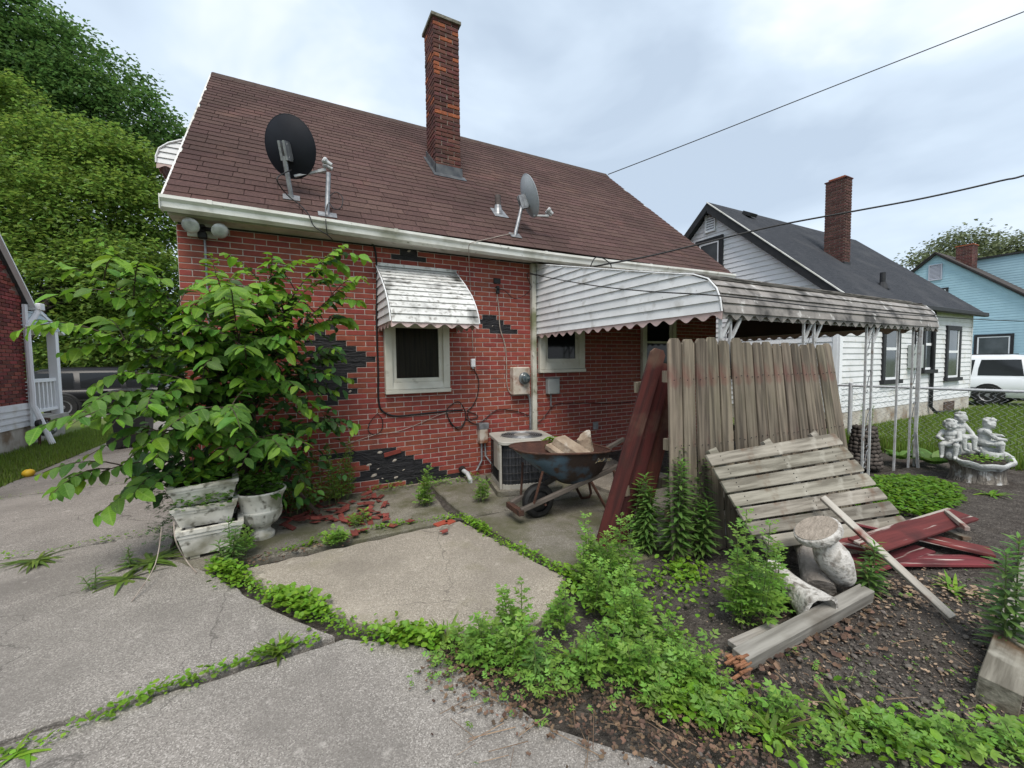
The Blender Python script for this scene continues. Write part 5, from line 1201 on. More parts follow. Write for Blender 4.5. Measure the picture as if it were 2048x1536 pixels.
def chimney2(par, px_corner, px_right, px_back, top, rp, mat, cap=True, faces=(1, 1)):
    c = rp(*px_corner); xr = YP(*px_right, c.y).x; yb = XP(*px_back, c.x).y; zt = XP(*top, c.x).z
    core = MB().box((c.x+.01, c.y+.01, c.z-.25), (xr-.01, yb-.01, zt-.03)).build('chimney', m_['oldmortar'], par)
    z = c.z-.06; r = 0; bl, bh = .21, .068; rg3 = random.Random(17)
    while z+bh < zt:
        for (face, a, b) in ((0, c.x, xr), (1, c.y, yb)):
            e_ = [a]+[t for t in [a+(bl/2 if (r+face) % 2 else bl)+bl*i for i in range(5)] if a+.05 < t < b-.05]+[b]
            for p, q in zip(e_[:-1], e_[1:]):
                d = rg3.uniform(0, .004)
                if face == 0: m0 = MB().box((p+.008, c.y-.002-d, z+.008), (q-.008, c.y+.03, z+bh-.008))
                else: m0 = MB().box((c.x-.002-d, p+(.031 if p == a else .008), z+.008), (c.x+.03, q-.008, z+bh-.008))
                m0.build('brick', mat, core)
        z += bh; r += 1
    if cap:
        MB().box((c.x+.04, c.y+.05, zt-.02), (xr-.04, yb-.05, zt+.03)).build('flue_cap', m_['spall'], core); MB().box((c.x-.015, c.y-.015, zt-.045), (xr+.015, yb+.015, zt-.021)).build('crown', m_['oldbrick'], core)
    MB().box((c.x-.012, c.y-.012, c.z-.1), (xr+.01, yb, c.z+.05)).build('flashing', blk, core)
chimney2(nb_, (1688, 527), (1700, 520), (1647, 500), (1687, 352), RPn, M('red_brown_brick', (.105, .047, .040), (.07, .034, .030), scale=14, rough=.85, bump=.5, rand=.3, hue=.01))
vq = RPn(1765, 572); vo2 = MB().tube([vq-Vector((0, 0, .05)), vq+Vector((0, 0, .30))], .055, 10).build('vent_pipe', blk, wr); MB().lathe([(.13, -.08), (.07, .08)], vq, 10).build('flashing', blk, vo2)
vq = RPn(1497, 433); MB().obox(vq+Vector((0, -.03, .05)), (.14, 0, 0), (0, .1, .06), (0, -.02, .035)).build('roof_vent', blk, wr)

# ================================================================== the blue neighbour house
BX = 27.0; BA = XP(1873, 504, BX); BLo = XP(2048, 586, BX); sl_b = (BA.z-BLo.z)/(BA.y-BLo.y)
bh_ = empty('blue_house', (29, 8, 0), 'light blue clapboard house with dark roof and short chimney', 'house')
bsid = M('sky_blue_clapboard', (.36, .54, .63), (.33, .50, .59), scale=3, rough=.6, rand=.03)
yE = BA.y-3.9; zE = BA.z-3.9*sl_b
MB().prism([(BX+.02, yE+.2, -.1), (BX+.02, 2*BA.y-yE-.2, -.1), (BX+.02, 2*BA.y-yE-.2, zE), (BX+.02, BA.y, BA.z-.1), (BX+.02, yE+.2, zE)], (7, 0, 0)).build('wall', bsid, bh_)
cbd = MB(); z = .3
while z < BA.z-.1:
    z1 = z+.118; f0 = max(0, (z-zE)/sl_b); f1 = max(0, (z1-zE)/sl_b)
    y0, y1, y0b, y1b = yE+.2+f0, 2*BA.y-yE-.2-f0, yE+.2+f1, 2*BA.y-yE-.2-f1
    if y1b > y0b: cbd.add([(BX-.016, y0, z), (BX-.016, y1, z), (BX-.001, y1b, z1), (BX-.001, y0b, z1), (BX+.03, y0, z), (BX+.03, y1, z), (BX+.03, y1b, z1), (BX+.03, y0b, z1)], BF)
    z += .115
cbd.build('clapboards', bsid, bh_)['kind'] = 'stuff'
br_ = MB().prism([(BX-.16, yE-.1, zE-.08), (BX-.16, BA.y, BA.z), (BX-.16, 2*BA.y-yE+.1, zE-.08), (BX-.16, 2*BA.y-yE+.1, zE-.2), (BX-.16, BA.y, BA.z-.14), (BX-.16, yE-.1, zE-.2)], (7.4, 0, 0)).build('roof', M('dark_brown_shingle', (.05, .043, .042), (.075, .066, .062), scale=20, rough=.95), bh_)
MB().bar((BX-.17, yE-.1, zE-.13), (BX-.17, BA.y, BA.z-.06), .02, .09, up=(1, 0, 0)).bar((BX-.17, 2*BA.y-yE+.1, zE-.13), (BX-.17, BA.y, BA.z-.06), .02, .09, up=(1, 0, 0)).build('rake_board', blk, br_)
DX = BX+2.2; za, zb2 = XP(1950, 520, DX), XP(2048, 516, DX)
MB().prism([(DX, za.y+.1, za.z-1.2), (DX, za.y+.1, za.z), (DX, zb2.y-1.6, za.z+.02), (DX, zb2.y-1.6, za.z-2.2)], (4, 0, 0)).build('dormer', bsid, bh_)
dm = MB(); z = za.z-2.1
while z < za.z-.03: dm.add([(DX-.016, zb2.y-1.6, z), (DX-.016, za.y+.1, z), (DX-.001, za.y+.1, z+.118), (DX-.001, zb2.y-1.6, z+.118), (DX+.02, zb2.y-1.6, z), (DX+.02, za.y+.1, z), (DX+.02, za.y+.1, z+.118), (DX+.02, zb2.y-1.6, z+.118)], BF); z += .115
dm.build('dormer_clapboards', bsid, bh_)['kind'] = 'stuff'
MB().box((DX-.12, zb2.y-1.6, za.z-.02), (DX+4.1, za.y+.25, za.z+.06)).build('dormer_roof', blk, bh_)
gwin((1949, 670), (2026, 722), BX-.02, .10, par=bh_); gwin((1876, 577), (1896, 604), BX-.02, .08, par=bh_); gwin((1858, 531), (1884, 559), BX-.02, .04, 'louvre', True, bh_, M('lilac_grey', (.42, .43, .50), rough=.6))
c = XP(1945, 520, BX+.8)
ck = MB().box((c.x, c.y, c.z-.6), (c.x+.6, XP(1911, 520, BX+.8).y, XP(1940, 490, BX+.8).z)).build('chimney', m_['oldmortar'], bh_)
zc = c.z-.4; r = 0; zt = XP(1940, 490, BX+.8).z; yb = XP(1911, 520, BX+.8).y; bk_ = MB()
while zc < zt-.03:
    y = c.y-(.1 if r % 2 else 0)
    while y < yb: bk_.box((c.x-.006, max(y, c.y)+.006, zc+.006), (c.x+.02, min(y+.2, yb)-.005, zc+.062)); y += .2
    bk_.box((c.x+.006, c.y-.005, zc+.006), (c.x+.28, c.y+.02, zc+.062)); bk_.box((c.x+.3, c.y-.005, zc+.006), (c.x+.59, c.y+.02, zc+.062)); zc += .068; r += 1
bk_.build('bricks', m_['oldbrick'], ck)['kind'] = 'stuff'
MB().box((c.x-.03, c.y-.03, zt), (c.x+.63, yb+.03, zt+.05)).build('chimney_cap', m_['spall'], ck)

# ================================================================== cars
def wheel(par, c, ax, r=.37, w=.23):
    c = Vector(c); t = MB().lathe([(r*.62, -w/2), (r*.92, -w/2), (r, -w/4), (r, w/4), (r*.92, w/2), (r*.62, w/2)], c, 26, ax).build('wheel', m_['black'], par, smooth=35)
    b = MB().lathe([(.001, -w*.38), (r*.15, -w*.4), (r*.2, -w*.3), (r*.55, -w*.34), (r*.63, -w*.5), (r*.63, w*.5), (r*.55, w*.34), (r*.2, w*.3), (r*.15, w*.4), (.001, w*.38)], c, 20, ax)
    b.build('rim', m_['steel'], t, smooth=35)
def suv(name, label, c, fwd, L, W_, H, paint, glassm):
    c = Vector(c); X = Vector(fwd).normalized(); Y = Vector((-X.y, X.x, 0)); Z = Vector((0, 0, 1))
    def q(x, y, z): return c+X*x*L+Y*y*W_/2+Z*z*H
    root = empty(name, c, label, 'car')
    def loft(secs):                                  # secs: (z, x0, x1, halfwidth, corner)
        R = []
        for (z, x0, x1, hw, cr) in secs:
            P = []
            for (xx, s) in ((x1, 1), (x1, -1), (x0, -1), (x0, 1)):
                sx = 1 if xx == x1 else -1
                order = ((xx-sx*cr, s*hw), (xx-sx*cr*.3, s*(hw-.05)), (xx, s*(hw-.22)))
                if (xx == x1) == (s == 1): P += order
                else: P += order[::-1]
            R.append([q(a, b, z) for a, b in P])
        m0 = MB(); rings(m0, R, True); m0.f.append(tuple(range(len(R[0])))[::-1]); return m0
    body = loft([(.16, -.49, .47, .90, .05), (.22, -.50, .495, .97, .04), (.36, -.50, .50, 1.0, .04), (.50, -.497, .49, .99, .05), (.545, -.49, .45, .95, .06)]).build('body', paint, root, smooth=30)
    cab = loft([(.54, -.485, .22, .94, .03), (.72, -.47, .155, .86, .03), (.93, -.45, .07, .76, .04), (.985, -.42, .03, .70, .06), (1.0, -.36, -.03, .6, .08)]).build('cabin', paint, root, smooth=30)
    for s in (-1, 1):
        for (a0, a1, b0, b1) in ((-.455, -.245, -.435, -.255), (-.215, -.02, -.225, -.035), (.01, .18, -.005, .095)):
            # window strip follows the leaning cabin side
            def e(x, z): 
                hw = .94+(.86-.94)*(z-.54)/.18 if z < .72 else .86+(.76-.86)*(z-.72)/.21
                return q(x, s*(hw+.006), z)
            P = [e(a0, .585), e(a1, .585), e(a1-(.0 if a1 < .1 else .035), .72), e(b1, .90), e(b0, .90), e(a0+(b0-a0)*.45, .72)]
            d = Y*(s*.006); n = 6; m0 = MB().add(P+[p-d*6 for p in P], [tuple(range(6)), tuple(range(6, 12))[::-1]]+[(i, (i+1) % 6, 6+(i+1) % 6, 6+i) for i in range(6)]); m0.build('side_window', glassm, root)
        for x in (-.30, .31):
            arch = MB().lathe([(.445, -.02), (.40, .012), (.001, .012)], q(x, s*1.0, .21), 24, Y*s); arch.build('wheel_arch', m_['black'], root); wheel(root, q(x, s*.93, .2), Y)
        MB().obox(q(.06, s*1.004, .335), X*(L*.40), Y*.008, Z*.018).build('side_moulding', m_['black'], root)
        MB().obox(q(.485, s*.72, .43), X*.06, Y*.16, Z*.09).build('headlight', m_['lnbgrey'], root); MB().obox(q(-.492, s*.86, .5), X*.04, Y*.08, Z*.2).build('tail_light', M('tail_red', (.35, .02, .02), rough=.25), root)
        MB().obox(q(.19, s*1.06, .60), X*.07, Y*.10, Z*.08).build('mirror', paint, root, bevel=.02)
        MB().bar(q(-.38, s*.58, 1.01), q(.0, s*.58, 1.01), .04, .03).build('roof_rail', m_['black'], root)
        for x in (-.10, .11): MB().obox(q(x, s*1.008, .50), X*.09, Y*.012, Z*.02).build('door_handle', paint, root)
    P = [q(.20, -.78, .57), q(.20, .78, .57), q(.075, .64, .91), q(.075, -.64, .91)]; d = (X*.8+Z*.6).normalized()*.02; MB().add([p+d for p in P]+[p-d for p in P], BF).build('windscreen', glassm, root)
    P = [q(-.487, -.8, .58), q(-.487, .8, .58), q(-.455, .66, .90), q(-.455, -.66, .90)]; d = X*-.015; MB().add([p+d for p in P]+[p-d for p in P], BF).build('rear_window', glassm, root)
    MB().obox(q(.49, 0, .26), X*.07, Y*(W_*.46), Z*.1).build('bumper', m_['lnbgrey'] if paint is not m_['blackpaint'] else m_['black'], root, bevel=.03)
    MB().obox(q(.497, 0, .42), X*.02, Y*.4, Z*.09).build('grille', m_['black'], root)
    return root
m_['blackpaint'] = M('black_car_paint', (.006, .006, .007), rough=.3, spec=.25); m_['whitepaint'] = M('white_car_paint', (.70, .72, .75), (.66, .68, .71), scale=2, rough=.25, spec=.5)
suv('parked_car', 'white sport utility car parked between the white and blue houses', (24.3, 7.1, -.36), (-.03, 1, 0), 5.5, 2.0, 1.92, m_['whitepaint'], M('tinted_glass', (.02, .022, .024), rough=.1, spec=.5))
suv('parked_car', 'black car parked at the street beyond the left porch', (-4.9, 18.6, -.03), (1, .03, 0), 4.8, 1.85, 1.5, m_['blackpaint'], M('tinted_glass_2', (.012, .013, .014), rough=.1, spec=.5))
sw_ = MB().box((-40, 16.4, -.08), (-3.36, 17.6, .0)).build('pavement', m_['conc'], None); sw_['kind'] = 'structure'

# ================================================================== the brick house on the left
LX = -4.5; LY1 = 11.3
lh = empty('left_brick_house', (-7, 10, 0), 'dark red brick house with white trim at the left edge', 'house')
def rk(y): return 2.92+(LY1-y)*1.15
MB().prism([(LX-.03, 4, -.1), (LX-.03, LY1, -.1), (LX-.03, LY1, 2.9), (LX-.03, 8.0, rk(8.0)-.1), (LX-.03, 4, 3.0)], (-6, 0, 0)).build('wall', m_['mortar'], lh)
lbm = M('neighbour_brick', (.23, .052, .042), (.16, .04, .034), scale=10, rough=.8, rand=.45, hue=.012)
lb = MB(); r = 0; z = .82
while z < 6.2:
    y = 7.6-(.11 if r % 2 else 0)
    while y < LY1-.03:
        y1 = min(y+.212, LY1-.02)
        if z < rk(y1)-.12: lb.box((LX-.03, y+.006, z+.006), (LX+.004, y1-.006, z+.06))
        y += .22
    z += .068; r += 1
lb.build('brickwork', lbm, lh)['kind'] = 'stuff'
z = .40; s_ = MB()
for k in range(4): MB().add([(LX+.03, 7.6, z), (LX+.03, LY1-.05, z), (LX+.01, LY1-.05, z+.112), (LX+.01, 7.6, z+.112), (LX-.02, 7.6, z), (LX-.02, LY1-.05, z), (LX-.02, LY1-.05, z+.112), (LX-.02, 7.6, z+.112)], BF).build('clapboard', sid, lh); z += .108
MB().box((LX-.03, 7.6, -.05), (LX+.006, LY1-.02, .395)).build('foundation', fnd, lh)
lr = MB().prism([(LX+.10, LY1+.25, rk(LY1+.25)), (LX+.10, 7.6, rk(7.6)), (LX+.10, 7.6, rk(7.6)-.035), (LX+.10, LY1+.25, rk(LY1+.25)-.035)], (-6, 0, 0)).build('roof', M('grey_shingle', (.10, .10, .105), (.07, .07, .075), scale=20, rough=.95), lh)
MB().bar((LX+.09, LY1+.2, rk(LY1+.2)-.075), (LX+.09, 7.6, rk(7.6)-.075), .03, .08, up=(1, 0, 0)).build('rake_board', sidc, lr)
MB().box((LX-.05, LY1+.14, 2.62), (LX+.2, LY1+.30, 2.75)).build('gutter', sidc, lh, bevel=.01)
MB().tube([(LX+.14, LY1+.2, 2.62), (LX+.10, LY1+.1, 2.45), (LX+.07, LY1-.06, 2.28), (LX+.07, LY1-.05, .78), (LX+.10, LY1-.05, .70), (LX+.32, LY1-.10, .02)], .045, 8).build('downspout', sidc, lh, smooth=True)
MB().box((LX+.02, LY1-.06, .38), (LX+.06, LY1+.04, 2.7)).build('corner_board', sidc, lh)
# its porch
po = empty('front_porch', (-5.2, 12.2, 0), 'white railed porch with slatted canopy on the left house', 'porch')
blockm = M('grey_block', (.40, .38, .34), (.3, .28, .25), scale=6, rough=.95, bump=.3)
MB().box((-7, LY1, -.05), (-4.62, 12.95, .40)).build('base', blockm, po)
MB().box((-7, LY1, .40), (-4.56, 13.01, .48)).build('deck', blockm, po)
MB().box((-4.76, 12.80, .48), (-4.62, 12.94, 2.32)).build('post', sidc, po)
MB().box((-4.73, LY1+.05, 1.20), (-4.65, 12.80, 1.27)).build('rail', sidc, po); MB().box((-4.73, LY1+.05, .58), (-4.65, 12.80, .64)).build('rail', sidc, po)
for i in range(9): y = LY1+.17+i*.16; MB().box((-4.71, y, .64), (-4.67, y+.05, 1.20)).build('baluster', sidc, po)
z = 2.30
for k in range(7):
    y1 = 12.98+.15-(k+1)*.21; MB().add([(-4.60, LY1+.02, z), (-4.60, 13.15-k*.22, z), (-4.62, 13.15-(k+1)*.22, z+.10), (-4.62, LY1+.02, z+.10), (-4.64, LY1+.02, z), (-4.64, 13.15-k*.22, z), (-4.65, 13.15-(k+1)*.22, z+.10), (-4.65, LY1+.02, z+.10)], BF).build('side_slat', M('blue_grey_slat', (.42, .50, .55), rough=.5) if k == 0 else bpy.data.materials['blue_grey_slat'], po); z += .10
MB().prism([(-4.6, 13.18, 2.28), (-4.6, LY1, 3.05), (-4.6, LY1, 3.0), (-4.6, 13.18, 2.23)], (-2.5, 0, 0)).build('canopy', sidc, po)
gm = empty('gas_meter', (-4.3, 11.3, 0), 'dark gas meter on pipes beside the left porch', 'gas meter')
c = Vector((-4.33, 11.45, .30)); MB().obox(c, (.09, 0, 0), (0, .16, 0), (0, 0, .13)).build('body', M('meter_grey', (.12, .14, .145), (.08, .09, .095), scale=10, rough=.5), gm, bevel=.05)
MB().lathe([(.001, .02), (.07, .02), (.075, 0)], c+Vector((.09, -.02, .02)), 16, (1, 0, 0)).build('dial', m_['lnbgrey'], gm)
MB().tube([c+Vector((0, -.08, .12)), c+Vector((0, -.08, .2)), c+Vector((0, -.3, .2)), c+Vector((0, -.32, -.3))], .022, 8).tube([c+Vector((0, .08, .12)), c+Vector((0, .08, .18)), c+Vector((-.1, .2, .18))], .022, 8).build('pipe', m_['rust'], gm, smooth=True)
MB().lathe([(.001, .03), (.06, .03), (.07, 0), (.06, -.03), (.001, -.03)], c+Vector((0, -.32, .14)), 14, (1, 0, 0)).build('regulator', m_['black'], gm)

# wheeled bin, ball
bn = empty('wheeled_bin', (-2.7, 10.2, 0), 'black wheeled rubbish bin on the driveway behind the leafy sapling', 'bin')
def ringq(hx, hy, z): return [Vector((-2.7-hx, 10.2-hy, z)), Vector((-2.7+hx, 10.2-hy, z)), Vector((-2.7+hx, 10.2+hy, z)), Vector((-2.7-hx, 10.2+hy, z))]
m0 = MB(); rings(m0, [ringq(.20, .24, .06), ringq(.27, .30, .95), ringq(.29, .32, .955), ringq(.29, .32, 1.0)]); m0.f.append((0, 3, 2, 1)); bnm = M('black_bin_plastic', (.014, .014, .016), (.022, .022, .024), scale=6, rough=.5); m0.build('body', bnm, bn)
m0 = MB(); rings(m0, [ringq(.30, .33, 1.002), ringq(.30, .33, 1.03), ringq(.2, .24, 1.08)]); m0.build('lid', bnm, bn)
for y in (9.94, 10.46): MB().lathe([(.001, -.03), (.06, -.035), (.12, -.03), (.125, 0), (.12, .03), (.06, .035), (.001, .03)], (-2.9, y, .125), 18, (0, 1, 0)).build('wheel', m_['black'], bn, smooth=35)
MB().tube([(-3.0, 9.96, .95), (-3.05, 9.98, .98), (-3.05, 10.42, .98), (-3.0, 10.44, .95)], .016, 8).build('handle', bnm, bn, smooth=True)
c = GP(57, 946, .05); bal = MB().ell(c, (.065, .065, .055), 16, 10); o = bal.build('ball', M('yellow_rubber', (.62, .40, .03), (.5, .3, .02), scale=8, rough=.5), None, smooth=True); tag(o, 'small yellow ball on the lawn edge at left', 'ball')
MB().lathe([(.012, 0), (.008, .006), (.001, .006)], c+Vector((0, 0, .053)), 8).build('valve', m_['black'], o)
# ================================================================== vegetation
def leafmat(name, c1, c2, rand=.25, hue=.015, transl=.35, rough=.5, scale=30): return M(name, c1, c2, scale=scale, rough=rough, rand=rand, hue=hue, transl=transl, spec=.35)
lm_sap = leafmat('sapling_leaf', (.075, .165, .024), (.055, .125, .021), .28)
lm_young = leafmat('young_sapling_leaf', (.15, .28, .026), (.11, .23, .024), .22)
lm_dark = leafmat('shade_dark_sapling_leaf', (.042, .105, .022), (.032, .08, .02), .3, transl=.25)  # darker copy of the leaf green, the crown's inner shade put into the colour
lm_mug = leafmat('mugwort_leaf', (.18, .33, .055), (.14, .265, .045), .3)
lm_gold = leafmat('goldenrod_leaf', (.12, .22, .052), (.085, .165, .04), .28, transl=.35)
lm_goldtip = leafmat('goldenrod_tip', (.13, .27, .045), (.10, .21, .04), .2)
lm_low = leafmat('low_weed_leaf', (.175, .33, .028), (.125, .25, .024), .35)
lm_cov = leafmat('ground_cover_leaf', (.12, .25, .018), (.085, .19, .015), .28)
lm_grass = leafmat('grass_blade', (.14, .22, .035), (.105, .17, .028), .4)
lm_host = leafmat('broad_leaf', (.13, .26, .05), (.10, .21, .04), .35)
lm_treeA = leafmat('dark_tree_leaf', (.078, .165, .042), (.058, .13, .034), .4, transl=.4)
lm_treeB = leafmat('light_tree_leaf', (.145, .235, .042), (.095, .175, .032), .55, hue=.02, transl=.42)
lm_treeC = leafmat('pale_tree_leaf', (.16, .19, .10), (.12, .15, .08), .4, transl=.3)
stemg = M('green_stem', (.10, .15, .045), (.09, .10, .04), scale=12, rough=.7)
stemb = M('brown_twig', (.075, .055, .04), (.05, .038, .03), scale=20, rough=.9)
barkm = M('tree_bark', (.06, .05, .042), (.035, .03, .026), scale=8, rough=.95, bump=.8)
def tpl_ovate(w=.30, fold=.10, sag=.12):
    X = [0, .22, .48, .75, 1.0]; v = [(x, 0, -sag*x*x) for x in X]
    S_ = [(.10, .45), (.34, .95), (.62, .9), (.85, .5)]
    for s in (1, -1): v += [(x, s*w*k, fold*k-sag*x*x-.03*s*((i % 2)-.5)) for i, (x, k) in enumerate(S_)]
    f = []
    for b, sg in ((5, 1), (9, -1)):
        q = [(0, b, 1), (b, b+1, 1), (1, b+1, 2), (b+1, b+2, 2), (2, b+2, 3), (b+2, b+3, 3), (3, b+3, 4)]
        f += [t if sg == 1 else t[::-1] for t in q]
    return v, f
def tpl_lance(w=.11, sag=.25):
    v = [(0, 0, 0), (.35, w, .03-sag*.12), (.35, -w, .03-sag*.12), (.40, 0, -sag*.16), (.72, w*.7, -sag*.5), (.72, -w*.7, -sag*.5), (1, 0, -sag)]
    return v, [(0, 3, 1), (0, 2, 3), (1, 3, 4), (3, 2, 5), (3, 5, 4), (4, 5, 6)]
def tpl_lobed():
    v = [(0, 0, 0)]; f = []
    def lobe(base, ang, L, w):
        c, s = cos(ang), sin(ang); b = len(v); bx, by = base
        v.extend([(bx+c*L*.5-s*w, by+s*L*.5+c*w, .03), (bx+c*L, by+s*L, -.05), (bx+c*L*.5+s*w, by+s*L*.5-c*w, .03)])
        return b
    v.append((.30, 0, .02)); v.append((.58, 0, .02))
    f += [(0, 1, 1)]; f = []
    for (bi, bx, L, w) in ((1, .30, .40, .10), (2, .58, .36, .095)):
        for sg in (1, -1):
            b = lobe((bx, 0), sg*.95, L, w); f += [(bi, b+2, b+1) if sg > 0 else (bi, b+1, b)] ; f += [(bi, b+1, b)] if sg > 0 else [(bi, b+2, b+1)]
    b = lobe((.58, 0), 0, .42, .11); f += [(2, b+2, b+1), (2, b+1, b)]
    b = len(v); v.extend([(.15, .03, 0), (.15, -.03, 0)]); f += [(0, b+1, 1), (0, 1, b), (1, b+1, 2), (1, 2, b)]
    return v, f
def tpl_round():
    v = [(0, 0, 0), (.3, .34, .05), (.72, .36, .02), (1.0, 0, -.06), (.72, -.36, .02), (.3, -.34, .05), (.5, 0, -.03)]
    return v, [(0, 6, 1), (1, 6, 2), (2, 6, 3), (3, 6, 4), (4, 6, 5), (5, 6, 0)]
def tpl_blade(): return [(0, .04, 0), (0, -.04, 0), (.4, .035, -.02), (.4, -.035, -.02), (.75, .02, -.13), (.75, -.02, -.13), (1, 0, -.30)], [(0, 1, 3), (0, 3, 2), (2, 3, 5), (2, 5, 4), (4, 5, 6)]
def tpl_tree(): return [(0, 0, 0), (.5, .34, .08), (1, 0, -.08), (.5, -.34, .08)], [(0, 2, 1), (0, 3, 2)]
OV, LA, LO, RO, BLD, TR_ = tpl_ovate(), tpl_lance(), tpl_lobed(), tpl_round(), tpl_blade(), tpl_tree()
RG = random.Random(99)
def veined(name, c1, c2, rand=.28, transl=.35):
    m = leafmat(name, c1, c2, rand, .018, transl); t = m.node_tree; n = t.nodes; L = t.links; b = n['Principled BSDF']
    uv = n.new('ShaderNodeTexCoord'); sp = n.new('ShaderNodeSeparateXYZ'); L.new(uv.outputs['UV'], sp.inputs[0])
    ab = n.new('ShaderNodeMath'); ab.operation = 'ABSOLUTE'; L.new(sp.outputs[1], ab.inputs[0])
    sb = n.new('ShaderNodeMath'); sb.operation = 'MULTIPLY_ADD'; L.new(ab.outputs[0], sb.inputs[0]); sb.inputs[1].default_value = -.75; L.new(sp.outputs[0], sb.inputs[2])
    k = n.new('ShaderNodeMath'); k.operation = 'MULTIPLY'; k.inputs[1].default_value = 56; L.new(sb.outputs[0], k.inputs[0])
    si = n.new('ShaderNodeMath'); si.operation = 'SINE'; L.new(k.outputs[0], si.inputs[0])
    r = n.new('ShaderNodeMapRange'); r.inputs[1].default_value = .55; r.inputs[2].default_value = 1; L.new(si.outputs[0], r.inputs[0])
    r2 = n.new('ShaderNodeMapRange'); r2.inputs[1].default_value = .03; r2.inputs[2].default_value = .012; L.new(ab.outputs[0], r2.inputs[0])
    mx = n.new('ShaderNodeMath'); mx.operation = 'MAXIMUM'; L.new(r.outputs[0], mx.inputs[0]); L.new(r2.outputs[0], mx.inputs[1])
    fa = n.new('ShaderNodeMath'); fa.operation = 'MULTIPLY'; fa.inputs[1].default_value = .42; L.new(mx.outputs[0], fa.inputs[0])
    src = b.inputs['Base Color'].links[0].from_socket; mi = n.new('ShaderNodeMixRGB'); L.new(fa.outputs[0], mi.inputs[0]); L.new(src, mi.inputs[1]); mi.inputs[2].default_value = (c1[0]*1.9, c1[1]*1.5, c1[2]*2.2, 1); L.new(mi.outputs[0], b.inputs['Base Color'])
    bp = n.new('ShaderNodeBump'); bp.inputs['Strength'].default_value = .5; bp.inputs['Distance'].default_value = .004; bp.invert = True; L.new(mx.outputs[0], bp.inputs['Height']); L.new(bp.outputs[0], b.inputs['Normal'])
    return m
lm_sap = veined('sapling_leaf_veined', (.082, .19, .024), (.06, .15, .021)); lm_young = veined('young_sapling_leaf_veined', (.145, .30, .024), (.11, .245, .022), .24); lm_dark = veined('shade_dark_sapling_leaf_veined', (.036, .098, .02), (.028, .078, .018), .35, .22)  # lm_dark has the shade inside the crown painted into its green
OV2 = tpl_ovate(.275, .09, .20)
def rdir(zmin=-1, zmax=1):
    z = RG.uniform(zmin, zmax); a = RG.uniform(0, 2*pi); r = sqrt(max(0, 1-z*z)); return Vector((r*cos(a), r*sin(a), z))
def bez(a, b, c, t): return a*(1-t)**2+b*(2*t*(1-t))+c*t*t

# ---------------------------------------------------------------- the leafy sapling by the house corner
sap = empty('elm_sapling', (-.42, 4.5, 0), 'big leafy elm sapling sprawling over the house corner and planters', 'shrub')
root = Vector((-.42, 4.52, 0)); forks = [Vector((-.42, 4.50, .45)), Vector((-.40, 4.46, .75)), Vector((-.36, 4.44, 1.05)), Vector((-.34, 4.42, 1.30))]
tips = [(168, 476, 3.3, 2), (82, 522, 3.2, 2), (48, 640, 3.15, 1), (265, 560, 3.5, 2), (140, 665, 3.3, 1), (215, 745, 3.3, 1), (170, 795, 3.2, 1), (140, 848, 3.15, 1), (262, 895, 3.1, 1), (300, 905, 3.2, 1),
        (100, 987, 3.3, 0), (168, 1035, 3.3, 0), (545, 508, 4.2, 3), (690, 488, 4.15, 3), (712, 560, 4.3, 3), (690, 640, 4.4, 3), (705, 760, 4.5, 2), (685, 860, 4.55, 1), (537, 915, 3.75, 1), (430, 545, 3.7, 3), (395, 505, 4.2, 3), (615, 930, 4.5, 0),
        (465, 600, 3.5, 3), (370, 880, 3.2, 1), (600, 600, 4.0, 3), (350, 640, 3.4, 2), (490, 700, 3.5, 2), (250, 660, 3.3, 2), (640, 560, 4.3, 3), (560, 780, 3.9, 2), (450, 840, 3.3, 1), (330, 760, 3.2, 1), (270, 620, 3.4, 2), (520, 560, 4.0, 3), (230, 960, 3.5, 0), (660, 720, 4.5, 2), (400, 700, 3.3, 2), (300, 690, 3.3, 1)]
tw = MB(); L_all = []
def leafrow(P, n, s0, s1, young, start=.2):
    for i in range(n):
        t = start+(1-start)*(i+.5)/n; p = P(t); d = (P(min(1, t+.03))-P(max(0, t-.03))).normalized()
        side = d.cross(Vector((0, 0, 1))); side = side.normalized() if side.length > .05 else Vector((1, 0, 0))
        sg = 1 if i % 2 else -1
        dr = (d*RG.uniform(.35, .6)+side*sg*RG.uniform(.75, 1.0)+Vector((0, 0, RG.uniform(-.7, -.1)))).normalized()
        up_ = (Vector((0, 0, 1))+rdir()*.55+(-FF)*.35)
        s = (s0+(s1-s0)*t)*RG.uniform(.6, 1.2)*(1 if t < .93 else .6)
        x, y, z = frame(dr, up_); L_all.append((p, x, y, z, s, young and t > .45 or t > .86))
for (px, py, Y, fi) in tips:
    if px < 420: Y = min(4.6, Y+.62); px += 22
    tip = YP(px, py, Y); f = forks[fi]+rdir()*.06; L = (tip-f).length
    mid = f.lerp(tip, .55)+Vector((0, 0, (.34 if py > 600 else .20)*L))+rdir()*.05*L
    P = lambda t, f=f, mid=mid, tip=tip: bez(f, mid, tip, t)
    tw.tube([P(i/10) for i in range(11)], [.010*(1-.08*i) for i in range(11)], 5)
    leafrow(P, int(L/.044), .125, .14, py < 700, .2)
    for k in range(RG.choice((5, 5, 6))):
        t = RG.uniform(.2, .8); a = P(t); dd = (P(t+.1)-a).normalized(); e_ = a+(dd*.6+rdir(-.7, .3)*.8).normalized()*RG.uniform(.25, .55)
        if e_.y > 4.9: e_.y = 4.9
        m_2 = a.lerp(e_, .5)+Vector((0, 0, .12)); Q = lambda t, a=a, m_2=m_2, e_=e_: bez(a, m_2, e_, t)
        tw.tube([Q(i/5) for i in range(6)], [.005*(1-.12*i) for i in range(6)], 4); leafrow(Q, RG.randint(8, 13), .10, .13, py < 700)
